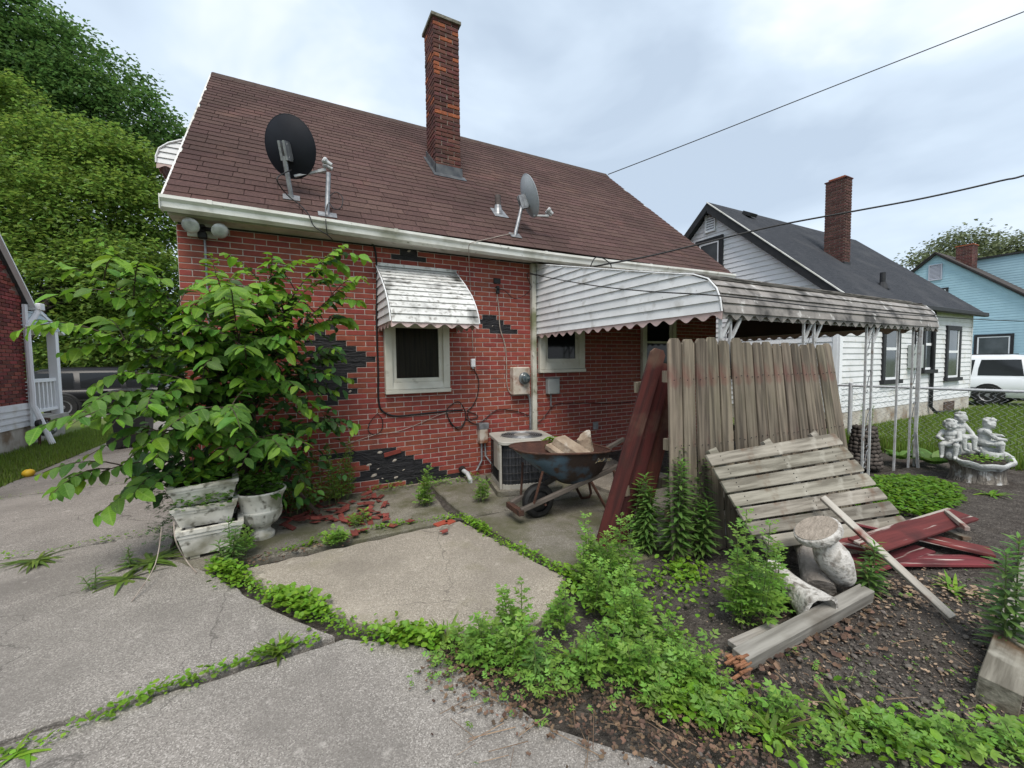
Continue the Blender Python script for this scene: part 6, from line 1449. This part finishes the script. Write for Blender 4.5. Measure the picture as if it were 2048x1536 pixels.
tw.tube([root, forks[0], forks[1], forks[2], forks[3]], [.035, .028, .022, .017, .012], 7)
for k in range(4):
    a = Vector((RG.uniform(-.7, .35), RG.uniform(4.4, 4.8), 0)); tw.tube([a, a.lerp(forks[k % 4], .5)+rdir()*.08, forks[k % 4]], [.018, .014, .010], 5)
tw.build('branch', stemb, sap)
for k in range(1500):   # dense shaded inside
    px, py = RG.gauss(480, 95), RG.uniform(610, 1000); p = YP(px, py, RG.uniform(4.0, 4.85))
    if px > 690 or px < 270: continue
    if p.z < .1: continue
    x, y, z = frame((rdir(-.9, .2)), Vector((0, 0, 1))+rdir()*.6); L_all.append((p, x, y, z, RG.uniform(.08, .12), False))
def vis_score(l):
    u = proj(l[0]); return u[2]
order = sorted(range(len(L_all)), key=lambda i: vis_score(L_all[i]) - (.3 if L_all[i][5] else 0))
sing = set(order[:280])
def leafmesh(m): 
    me = bpy.data.meshes.new('leaf'); me.from_pydata(OV2[0], [], OV2[1]); me.materials.append(m); ul = me.uv_layers.new(name='UVMap')
    for lp in me.loops: ul.data[lp.index].uv = OV2[0][lp.vertex_index][:2]
    for p in me.polygons: p.use_smooth = False
    return me
lm1, lm2 = leafmesh(lm_sap), leafmesh(lm_young); G0, G1, G2 = [], [], []
for i, (p, x, y, z, s, yg) in enumerate(L_all):
    if i in sing: link('leaf', lm2 if yg else lm1, None, sap, p, Matrix((x, y, z)).transposed().to_euler(), (s*1.05,)*3)
    else: (G2 if yg else (G0 if p.y > 4.15 else G1)).append(xf(p, x, y, z, s))  # leaves deeper in the crown take the green darkened to stand for shade
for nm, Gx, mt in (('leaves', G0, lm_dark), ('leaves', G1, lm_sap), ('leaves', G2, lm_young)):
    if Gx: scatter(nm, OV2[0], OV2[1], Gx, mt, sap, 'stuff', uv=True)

# ---------------------------------------------------------------- weeds
def mugwort(label, base, h, n, spread, group='mugwort weeds', ls=.10, name='mugwort_plant'):
    base = Vector(base); o = empty(name, base, label, 'weed', group); st = MB(); T = []
    for k in range(n):
        b = base+Vector((RG.uniform(-1, 1)*spread*.6, RG.uniform(-1, 1)*spread*.6, 0)); hh = h*RG.uniform(.4, 1.05)
        tp = b+Vector((RG.uniform(-1, 1)*spread*.7, RG.uniform(-1, 1)*spread*.7, hh)); mid = b.lerp(tp, .5)+rdir(-.1, .1)*.03*h
        st.tube([b, mid, tp], [.004, .003, .0015], 4)
        m = max(6, int(hh/.0135))
        for i in range(m):
            t = .12+.88*(i+.5)/m; p = bez(b, mid, tp, t); a = i*2.4+k; sc = ls*(1.1-.55*t)*RG.uniform(.8, 1.2)
            d = Vector((cos(a), sin(a), RG.uniform(.05, .6)+t*.35)); x, y, z = frame(d, Vector((0, 0, 1))+rdir()*.3); T.append(xf(p, x, y, z, sc))
    st.build('stem', stemg, o); f = scatter('foliage', LO[0], LO[1], T, lm_mug, o); return o
def goldenrod(label, base, h, n=1, spread=.05, group='goldenrod stalks', ls=.11, lean=(0, 0), w=None, name='goldenrod_stalk'):
    base = Vector(base); o = empty(name, base, label, 'weed', group); st = MB(); T = []; T2 = []
    for k in range(n):
        b = base+Vector((RG.uniform(-1, 1)*spread, RG.uniform(-1, 1)*spread, 0)); hh = h*(1 if k == 0 else RG.uniform(.55, .9)); tp = b+Vector((lean[0]+RG.uniform(-.05, .05), lean[1]+RG.uniform(-.05, .05), hh))
        mid = b.lerp(tp, .5); st.tube([b, mid, tp], [.005, .004, .002], 5); m = int(hh/.0062)
        for i in range(m):
            t = .08+.92*(i+.5)/m; p = bez(b, mid, tp, t); a = i*2.4+k; sc = ls*(1.05-.5*t**2)*(.6+.4*min(1, t*4))*RG.uniform(.85, 1.15)
            d = Vector((cos(a), sin(a), .25+.8*max(0, t-.75)*4*.6+RG.uniform(-.15, .2))); x, y, z = frame(d, Vector((0, 0, 1))+rdir()*.2); (T2 if t > .86 else T).append(xf(p, x, y, z, sc))
    st.build('stem', stemg, o); scatter('leaves', LA[0], LA[1], T, lm_gold, o)
    if T2: scatter('tip_leaves', LA[0], LA[1], T2, lm_goldtip, o)
    return o
def strap(label, base, r, n, h=.5, name='strap_leaf_plant', mat=None, group=None, cat='weed'):
    base = Vector(base); T = []
    for i in range(n):
        a = RG.uniform(0, 2*pi); x, y, z = frame(Vector((cos(a), sin(a), RG.uniform(.1, h*2))), Vector((0, 0, 1))+rdir()*.15); T.append(xf(base+rdir(0, .1)*.02, x, y*1.6, z, r*RG.uniform(.6, 1.1)))
    return tag(scatter(name, BLD[0], BLD[1], T, mat or lm_grass, None), label, cat, group)
def lowweeds(name, label, pts, width, dens, s0, s1, mat=None, tpl=None, cat='weeds', hgt=.05):
    """dense low growth along a line: nobody could count it"""
    T = []
    for (a, b) in zip(pts[:-1], pts[1:]):
        a, b = Vector(a), Vector(b); L = (b-a).length; nn = Vector((-(b-a).y, (b-a).x, 0)).normalized()
        for i in range(int(L*dens)):
            t = RG.random(); u = RG.gauss(0, 1)*width*.45; p = a.lerp(b, t)+nn*u
            den = .5+.5*sin(p.x*7.3+p.y*5.1)*cos(p.x*3.1-p.y*6.7)
            if RG.random() > .35+.8*den: continue
            ht = hgt*RG.random()*(.4+den); p = Vector((p.x, p.y, p.z+ht)); d = rdir(.0, .7); x, y, z = frame(d, Vector((0, 0, 1))+rdir()*.4); T.append(xf(p, x, y, z, RG.uniform(s0, s1)*(.6+.6*den)))
    o = scatter(name, (tpl or RO)[0], (tpl or RO)[1], T, mat or lm_low, None, 'stuff'); return tag(o, label, cat)
def g3(px, py, z=0.0): 
    p = GP(px, py, z); zz = gz(p.x, p.y)
    if zz > .01: p = GP(px, py, zz)
    return p
def line(*pp): return [g3(*p) for p in pp]
lowweeds('crack_weeds', 'low weeds filling the front crack across the driveway', line((0, 1515), (120, 1472), (260, 1415), (420, 1352), (560, 1305), (640, 1280)), .05, 420, .014, .034, hgt=.05)
lowweeds('crack_weeds', 'low weeds along the slanting crack by the pale slab', line((430, 1135), (480, 1165), (560, 1200), (640, 1232), (700, 1262), (800, 1278), (880, 1290)), .085, 1300, .018, .042, hgt=.07)
lowweeds('crack_weeds', 'low weeds along the back edge of the pale slab', line((530, 1112), (640, 1085), (740, 1062), (830, 1045), (925, 1036)), .05, 420, .014, .034, hgt=.05)
lowweeds('crack_weeds', 'low weeds along the right edge of the pale slab', line((925, 1036), (985, 1075), (1040, 1105), (1100, 1135), (1160, 1165)), .06, 800, .016, .036, hgt=.06)
lowweeds('crack_weeds', 'sparse weeds in the far driveway crack', line((0, 1122), (120, 1100), (230, 1080), (320, 1062)), .03, 220, .012, .028)
lowweeds('crack_weeds', 'thin moss and weeds in the farthest driveway joint', line((0, 1000), (120, 982), (250, 966)), .03, 90, .012, .022)
lowweeds('ground_weeds', 'bright mugwort seedlings carpeting the soil beside the concrete', line((900, 1300), (960, 1340), (1080, 1345), (1180, 1350), (1300, 1340), (1400, 1330)), .24, 1100, .035, .07, lm_mug, LO, hgt=.09)
lowweeds('ground_weeds', 'low leafy weeds along the bottom right of the frame', line((1330, 1400), (1480, 1450), (1650, 1475), (1800, 1470), (1950, 1460), (2090, 1490)), .16, 1000, .018, .045, lm_low, RO, hgt=.05)
lowweeds('ground_weeds', 'feathery weeds mixed along the lower right edge', line((1300, 1380), (1420, 1420), (1600, 1470), (1800, 1500), (2060, 1520)), .16, 360, .03, .055, lm_mug, LO, hgt=.08)
lowweeds('ground_weeds', 'small weeds between the picket panel and the concrete', line((1120, 1180), (1200, 1215), (1280, 1230), (1340, 1180), (1400, 1130)), .22, 700, .02, .045, lm_low, RO, hgt=.06)
lowweeds('ground_weeds', 'sprigs scattered over the dark soil at right', line((1500, 1420), (1700, 1330), (1850, 1400), (1990, 1290), (2050, 1180)), .45, 100, .02, .04, lm_mug, LO, hgt=.03)
lowweeds('ground_weeds', 'weeds at the foot of the brick wall', line((560, 1010), (700, 985), (820, 975), (960, 960)), .16, 260, .03, .055, lm_mug, LO, hgt=.07)
# bright ground-cover mat beside the posts
T = []
for i in range(2600):
    a = RG.uniform(0, 2*pi); r = sqrt(RG.random()); u, v = r*cos(a), r*sin(a); p = g3(1808+u*118+v*10, 995+v*40-u*2)
    hh = .10*(1-.7*r*r)*RG.uniform(.5, 1.1); x, y, z = frame(rdir(-.1, .5), Vector((0, 0, 1))+rdir()*.3); T.append(xf(p+Vector((0, 0, hh)), x, y, z, RG.uniform(.035, .06)))
tag(scatter('ground_cover', OV[0], OV[1], T, lm_cov, None, 'stuff'), 'dense bright green ground cover below the awning corner post', 'ground cover')
big = [('feathery mugwort clump at the foot of the brick wall, below its black hole', (850, 1012), .42, 6, .10), ('small feathery weed left of the condenser', (962, 1005), .30, 4, .06), ('tallest pale mugwort clump left of the red boards', (1172, 1165), .42, 6, .10), ('leafy mugwort leaning over the patio edge beneath the red boards', (1240, 1190), .50, 8, .13), ('bushy mugwort in front of the red boards', (1262, 1270), .40, 8, .14),
       ('tall mugwort clump standing before the slanted board panel', (1500, 1255), .62, 8, .12), ('wide mugwort clump left of the toppled pedestal', (1530, 1215), .40, 7, .13), ('mugwort clump spilling over the near corner of the pale slab', (1045, 1300), .26, 8, .11), ('low mugwort tuft beside the front corner of the slab', (960, 1320), .20, 8, .10), ('mugwort tuft on the bare soil edge under the middle weeds', (1170, 1345), .24, 7, .11),
       ('mugwort tuft right of the dead leaves at the concrete edge', (1270, 1360), .26, 8, .12), ('mugwort seedling cluster beside the splintered post end', (1390, 1375), .22, 7, .10), ('small mugwort cluster at the back corner of the pale slab', (672, 1090), .14, 8, .07), ('young feathery plant growing before the urn foot', (482, 1112), .22, 4, .06)]
for (lb, p, h, n, s) in big: mugwort(lb, g3(*p), h, n, s)
for k, (px, py, h, lb) in enumerate(((1340, 1430, .22, 'mugwort tuft at the concrete edge, low centre of the frame'), (1440, 1455, .18, 'mugwort tuft just right of the concrete edge tuft'), (1560, 1430, .24, 'mugwort tuft below the splintered post end'), (1660, 1490, .20, 'mugwort tuft beside the small grass tuft, lower right'), (1790, 1480, .22, 'mugwort tuft below the bare soil, lower right'), (1900, 1500, .20, 'mugwort tuft near the right post end'), (2010, 1510, .2, 'mugwort tuft in the bottom right corner'), (1115, 1265, .34, 'upright mugwort between the slab corner and the red boards'), (1330, 1300, .3, 'mugwort tuft alone on the dark soil left of the post'), (1195, 1225, .4, 'mugwort leaning over the right corner of the pale slab'), (720, 1050, .16, 'small mugwort on the mossy walkway'), (1010, 1335, .22, 'mugwort tuft on the front corner of the soil bed'))): mugwort(lb, g3(px, py), h*(.65 if px > 1300 else .85), 3 if px > 1300 else 5, .07)
gl = [('tallest goldenrod stalk in front of the picket panel', (1352, 1120), .86, 4, .06, .13), ('leafy goldenrod stalk right of the tallest one', (1400, 1115), .74, 4, .06, .13), ('goldenrod stalk left, against the red boards', (1290, 1105), .62, 4, .06, .12), ('dark goldenrod growing beside the toppled baluster', (1738, 1190), .34, 3, .03, .10), ('goldenrod sprig rising through the slanted boards', (1610, 1090), .42, 3, .04, .10),
      ('tall goldenrod at the right edge of the frame', (2035, 1330), .62, 2, .05, .12), ('leafy nettle-like weed before the lowest planter box', (460, 1130), .34, 4, .05, .09), ('small weed sprig in the driveway crack, left of the planters', (262, 1135), .16, 2, .02, .06), ('smallest weed sprig in the driveway, farthest left', (190, 1178), .14, 2, .02, .06), ('narrow-leaved weed on the soil in front of the slab corner', (1072, 1365), .20, 3, .03, .07)]
for (lb, p, h, n, s, l) in gl: goldenrod(lb, g3(*p), h, n, s, ls=l)
mugwort('thin weed behind the awning, climbing by the fence post', Vector((7.9, 3.1, .12)), .85, 4, .10, 'weeds by the fence', .06, name='fence_weed')
mugwort('green weeds growing between the picket panel and the stone pillar', Vector((6.6, 2.95, .12)), .50, 9, .3, 'weeds by the fence', .07, name='fence_weed')
mugwort('dark weeds under the sapling beside the wall', Vector((.35, 4.75, 0)), .70, 10, .22, 'weeds under the sapling', .08, name='wall_weed'); mugwort('weeds crowding behind the urn planter', Vector((.0, 4.6, 0)), .55, 10, .2, 'weeds under the sapling', .08, name='wall_weed')
strap('strap-leaved weed rosette in the driveway crack at far left', g3(70, 1122), .26, 26, .25); strap('strap leaves lying along the driveway left of the planters', g3(300, 1125), .30, 30, .2); strap('second strap-leaf tuft left of the planters', g3(250, 1160), .24, 18, .2)
strap('grass tuft in the front crack near its right end', g3(555, 1308), .12, 40, .9); strap('grass tuft on the near corner of the pale slab', g3(890, 1285), .14, 40, .9); strap('grass tuft in the lower right weeds', g3(1690, 1440), .15, 22, .8); strap('dandelion-like rosette on the soil near the lath', g3(1905, 1180), .16, 14, .5, mat=lm_low)
strap('broad green rosette below the fountain basin', g3(1985, 990), .2, 14, .3, mat=lm_low); strap('large leaf sprout lying in the front crack at far left', g3(40, 1508), .14, 12, .3, mat=lm_low)
strap('grass tuft among the mugwort in front of the slab corner', g3(1150, 1330), .16, 30, 1.0); strap('grass tuft by the dead leaves, left of the splintered post', g3(1320, 1400), .15, 26, 1.0); strap('grass tuft between the splintered post and the lower right weeds', g3(1540, 1470), .16, 26, .9); strap('grass tuft at the foot of the red boards', g3(1215, 1130), .2, 30, 1.2)
# hosta
for k, (px, py, r, lb) in enumerate(((1868, 935, .24, 'large hosta with broad pale leaves left of the fountain'), (1800, 925, .19, 'smaller hosta between the awning posts'))):
    b = g3(px, py); o = empty('hosta', b, lb, 'plant', 'hostas by the fountain')
    me = bpy.data.meshes.new('leaf'); v, f = tpl_ovate(.34, .06, .3); me.from_pydata(v, [], f); me.materials.append(lm_host)
    for i in range(16):
        a = i*2.4; x, y, z = frame(Vector((cos(a), sin(a), RG.uniform(.5, 1.8))), Vector((0, 0, 1))+rdir()*.3); link('leaf', me, None, o, b+Vector((cos(a), sin(a), 0))*.04+Vector((0, 0, .05)), Matrix((x, y, z)).transposed().to_euler(), (r*RG.uniform(.7, 1.1),)*3)
# planter greenery, fountain greenery
def fill(name, label, fn, n, s0, s1, mat, tpl=RO, hgt=.08, cat='plants', group=None):
    T = []
    for i in range(n):
        u, v = RG.uniform(-1, 1), RG.uniform(-1, 1); p = fn(u, v)+Vector((0, 0, RG.random()*hgt)); x, y, z = frame(rdir(-.1, .6), Vector((0, 0, 1))+rdir()*.3); T.append(xf(p, x, y, z, RG.uniform(s0, s1)))
    return tag(scatter(name, tpl[0], tpl[1], T, mat, None, 'stuff'), label, cat, group)
fill('planter_weeds', 'yellow-green heart leaves growing in the top planter box', lambda u, v: PL3(u*.19, v*.17, .15), 150, .03, .075, lm_low, RO, .14)
fill('planter_weeds', 'dark green weeds spilling from the middle planter box', lambda u, v: PL2(u*.19, -.12+v*.08, .155), 260, .02, .05, lm_sap, RO, .09)
fill('planter_weeds', 'green weeds and grass filling the white urn', lambda u, v: uc+Vector((u*.16*(1-.3*v*v), v*.14, .39)), 420, .02, .06, lm_sap, RO, .16)
fill('planter_weeds', 'ragged weeds hanging left of the stacked planters', lambda u, v: pc+Vector((-.30+u*.09, .1+v*.25, .02+RG.random()*.55)), 420, .02, .055, lm_dark, LO, .1)
fill('basin_plants', 'small yellow-green plants inside the fountain basin', lambda u, v: fp(-.03+u*.2, -.08+v*.12, .25), 170, .02, .035, lm_low, RO, .05)
fill('barrow_leaves', 'bright leaves poking up behind the wheelbarrow', lambda u, v: wbp(.50+u*.12, .36+v*.05, .60), 14, .10, .15, lm_low, OV, .06)
# grass of the two lawns
def grass(name, label, x0, x1, y0, y1, n, zf, s0=.05, s1=.11):
    T = []
    for i in range(n):
        t = RG.random(); p = Vector((RG.uniform(x0, x1), y0+(y1-y0)*t, 0)); p.z = zf(p.x, p.y); a = RG.uniform(0, 2*pi); x, y, z = frame(Vector((cos(a)*.5, sin(a)*.5, 1)), Vector((cos(a), sin(a), .2))); T.append(xf(p, x, y*1.4, z, RG.uniform(s0, s1)))
    return tag(scatter(name, BLD[0], BLD[1], T, lm_grass, None, 'stuff'), label, 'grass')
grass('lawn_grass', 'short green lawn beside the left driveway', -4.55, -3.3, 4.5, 14.2, 20000, lambda x, y: -.01, .04, .09)
grass('lawn_grass', 'green lawn behind the chain-link fence', 8.3, 17, .6, 3.9, 22000, lambda x, y: .10, .06, .14)
grass('lawn_grass', 'unmown grass along the chain-link fence', 7.6, 8.3, .6, 4.5, 4000, lambda x, y: .1, .08, .2)
# litter
def dry(name, label, pts, width, dens, s0, s1, mat, cat='litter'):
    T = []
    for (a, b) in zip(pts[:-1], pts[1:]):
        a, b = Vector(a), Vector(b); L = (b-a).length; nn = Vector((-(b-a).y, (b-a).x, 0)).normalized()
        for i in range(int(L*dens)):
            p = a.lerp(b, RG.random())+nn*RG.gauss(0, 1)*width*.5; p.z = max(p.z, gz(p.x, p.y))+RG.uniform(.004, .02)+.006; x, y, z = frame(rdir(-.15, .25), Vector((0, 0, 1))+rdir()*.5); T.append(xf(p, x, y, z, RG.uniform(s0, s1)))
    v = [(0, 0, .1), (.3, .3, .16), (.55, .22, .02), (.75, .34, .14), (1, .05, .2), (.72, -.25, .02), (.5, -.2, .12), (.25, -.32, .2), (.5, 0, -.02)]
    return tag(scatter(name, v, [(i, (i+1) % 8, 8) for i in range(8)], T, mat, None, 'stuff'), label, cat)
dryl = M('dead_leaf', (.15, .092, .058), (.075, .05, .036), scale=20, rough=.8, rand=.55, hue=.018)
dryp = M('pale_dead_leaf', (.30, .22, .15), (.2, .14, .1), scale=20, rough=.85, rand=.35)
dry('leaf_litter', 'dead brown leaves on the soil beside the concrete edge', line((880, 1310), (980, 1370), (1100, 1405), (1250, 1440), (1400, 1490), (1550, 1530)), .20, 900, .010, .030, dryl)
dry('leaf_litter', 'dead leaves around the lath and red boards', line((1760, 1185), (1850, 1215), (1950, 1180), (2030, 1220)), .30, 420, .012, .04, dryp)
dry('leaf_litter', 'larger dead leaves around the splintered post', line((1450, 1340), (1560, 1350), (1650, 1290), (1740, 1220)), .16, 150, .015, .055, dryl)
dry('leaf_litter', 'fine debris scattered over the dark soil', line((1500, 1450), (1650, 1340), (1800, 1300), (1950, 1330), (2040, 1240)), .55, 260, .008, .025, dryp)
dry('leaf_litter', 'dark debris in the crack corners near the planters', line((430, 1130), (560, 1115), (700, 1078)), .10, 150, .012, .035, dryl)
tws = MB(); rgx = random.Random(5)
tag(scatter('twigs', [(0, .011, 0), (0, -.011, 0), (1, .008, .06), (1, -.008, .06), (0, 0, .018), (1, 0, .075)], [(0, 2, 4), (2, 5, 4), (1, 4, 3), (3, 4, 5)], [xf(Vector((*(g3(px, py)).xy, g3(px, py).z+.012)), *frame(rdir(-.05, .1)), RG.uniform(.06, .2)) for (px, py) in [(RG.uniform(900, 1700), RG.uniform(1330, 1530)) for _ in range(70)]+[(RG.uniform(1500, 2040), RG.uniform(1230, 1480)) for _ in range(45)]], M('dry_twig', (.24, .17, .11), (.14, .09, .06), scale=20, rough=.9, rand=.3), None, 'stuff'), 'thin dry twigs over the soil and concrete edge', 'twigs')
peb = MB().ell((0, 0, 0), (1, .8, .5), 6, 4); pv = peb.v; pf = [f for f in peb.f]
tf_ = []
for f in pf: tf_ += [(f[0], f[1], f[2]), (f[0], f[2], f[3])]
T = []
for i in range(5200):
    p = g3(RG.uniform(1150, 2048), RG.uniform(1100, 1536)) if i % 3 else g3(RG.uniform(1480, 2048), RG.uniform(1180, 1480))
    if p.x < 1.75 and p.y > 1.0 and p.y < 2.4: continue
    x, y, z = frame(rdir(-.2, .2)); T.append(xf(Vector((p.x, p.y, gz(p.x, p.y)+.004+.01*hz(p.x, p.y, 1.6)+(.0 if p.x < 2 else .01))), x, y, z, RG.uniform(.002, .007) if RG.random() < .93 else RG.uniform(.008, .02)))
tag(scatter('soil_clods', pv, tf_, T, M('clods_and_grit', (.13, .115, .10), (.07, .06, .052), scale=30, rough=1, rand=.6, hue=.02), None, 'stuff', smooth=True), 'loose grit and clods over the dark soil', 'grit')
# brick shards under the wall
m_['shard'] = M('brick_shard_red', (.20, .048, .036), (.13, .035, .03), scale=18, rough=.85, rand=.3, bump=.3)
shm_ = []
for k in range(4):
    rgk = random.Random(k+40); w_ = rgk.uniform(.035, .085); P = [(-w_, -.025, 0), (w_, -.025, 0), (w_-rgk.uniform(0, .03), .0, 0), (w_-rgk.uniform(0, .03), .025, 0), (-w_+rgk.uniform(0, .03), .025, 0)]; me = MB().prism(P, (0, 0, .008)).mesh('brick_shard'); me.materials.append(m_['shard']); shm_.append(me)
for i in range(105):
    if i < 95: p = GP(RG.uniform(560, 775), RG.uniform(985, 1048)); 
    else: p = GP(RG.uniform(560, 900), RG.uniform(1040, 1075))
    if p.y > 4.98: p.y = 4.98-RG.random()*.2
    o = link('brick_shard', RG.choice(shm_), None, None, (p.x, p.y, .006+RG.random()*.035), (RG.uniform(-.35, .35), RG.uniform(-.3, .3), RG.uniform(0, 6))); tag(o, 'broken red brick facing shard lying at the foot of the back wall', 'shard', 'brick shards under the wall')
for i, (px, py) in enumerate(((882, 1047), (900, 1044))):
    p = GP(px, py, .01); o = MB().obox(p, Vector((.06-.02*i, .02, 0)), Vector((-.012, .035, 0)), (0, 0, .008)).build('brick_piece', M('bright_brick_piece', (.30, .06, .035), rough=.8) if i == 0 else bpy.data.materials['bright_brick_piece'], None, bevel=.003); tag(o, ('larger', 'smaller')[i]+' bright red brick piece on the back corner of the pale slab', 'brick')
for i, (a, b) in enumerate((((395, 1045), (480, 1185)), ((265, 1200), (345, 1080)))):
    pass
cable('dry_stem', 'bent pale dry stem hanging down the planter stack', [PL2(-.18, -.24, .10), PL1(-.2, -.3, .2), GP(372, 1120, .05), GP(393, 1145, .01)], .004, 'cablew')['category'] = 'stem'
cable('dry_stem', 'thin dry stalk lying from the planters onto the driveway', [PL1(-.3, -.1, .25), GP(310, 1130, .10), GP(264, 1202, .01)], .0035, 'cablew')['category'] = 'stem'
# ---------------------------------------------------------------- trees
def tree(label, base, tr, blobs, n, size, mat, group, gap=.0, name='tree', limbs=True):
    base = Vector(base); o = empty(name, base, label, 'tree', group); t = MB()
    B = [(DP(px, py, d), r*d/FPX) for (px, py, d, r) in blobs]; cen = sum((b[0] for b in B), Vector((0, 0, 0)))/len(B)
    top = base.lerp(Vector((cen.x, cen.y, cen.z)), .75); t.tube([base, base.lerp(top, .5)+Vector((.2, .1, 0)), top], [tr, tr*.75, tr*.45], 10)
    for (c, r) in B: t.tube([base.lerp(top, .6+.3*RG.random()), top.lerp(c, .5)+Vector((0, 0, -.3)), c], [tr*.35, tr*.2, tr*.06], 6)
    t.build('trunk', barkm, o)
    tot = sum(r*r for _, r in B); T = []
    for (c, r) in B:
        m = int(n*r*r/tot); nc = max(14, m//60)
        for k in range(nc):
            d = rdir(); rad = r*(RG.uniform(.70, 1.06) if RG.random() < .8 else RG.uniform(.3, .7)); cc = c+Vector((d.x, d.y, d.z*.95))*rad; cr_ = size*RG.uniform(3.0, 7.5)
            for i in range(60):
                e_ = rdir()*RG.random()**.5*cr_; p = cc+Vector((e_.x, e_.y, e_.z*.5-.25*(e_.x*e_.x+e_.y*e_.y)/cr_)); x, y, z = frame((rdir(-.8, .3)+d*.4), Vector((0, 0, 1))+rdir()*.6); T.append(xf(p, x, y, z, size*RG.uniform(.7, 1.3)))
    scatter('crown', TR_[0], TR_[1], T, mat, o, 'stuff'); return o
tree('tall dark green tree behind the paler one at upper left', (-16, 31, -.03), .5, [(-60, 40, 33, 150), (60, 90, 34, 95), (150, 150, 34, 88), (235, 215, 34, 80), (310, 262, 34, 62), (350, 290, 35, 40), (40, 220, 33, 140), (160, 290, 34, 100), (-80, 250, 32, 150), (270, 330, 35, 80)], 78000, .30, lm_treeA, 'trees on the left')
tree('pale yellow-green tree in front of the dark one at left', (-10.5, 23, -.03), .16, [(10, 200, 24, 55), (130, 300, 22, 66), (60, 330, 22, 80), (215, 330, 22, 68), (280, 350, 22, 55), (20, 440, 21, 95), (130, 430, 21, 100), (240, 440, 21, 92), (300, 440, 22, 50), (50, 570, 20, 100), (160, 560, 20, 95), (260, 560, 20, 85), (90, 670, 20, 70), (190, 670, 20, 75), (290, 660, 20, 65), (320, 560, 22, 50)], 90000, .21, lm_treeB, 'trees on the left')
tree('small dark tree low behind the sapling at left', (-2.5, 24, -.03), .2, [(300, 700, 25, 60), (220, 720, 25, 50), (150, 715, 26, 45), (360, 720, 24, 60), (80, 690, 27, 60)], 14000, .2, lm_treeA, 'trees on the left')
tree('pale sparse tree behind the blue house at right', (40, 17, 0), .3, [(1850, 520, 44, 22), (1895, 500, 45, 30), (1935, 490, 45, 28), (1890, 535, 44, 30)], 5200, .34, lm_treeC, 'trees on the right')
tree('pale sparse tree above the dormer at the right edge', (46, 12, 0), .3, [(1985, 505, 46, 26), (2020, 495, 46, 30), (2060, 500, 46, 40), (1960, 525, 46, 20)], 5600, .34, lm_treeC, 'trees on the right')
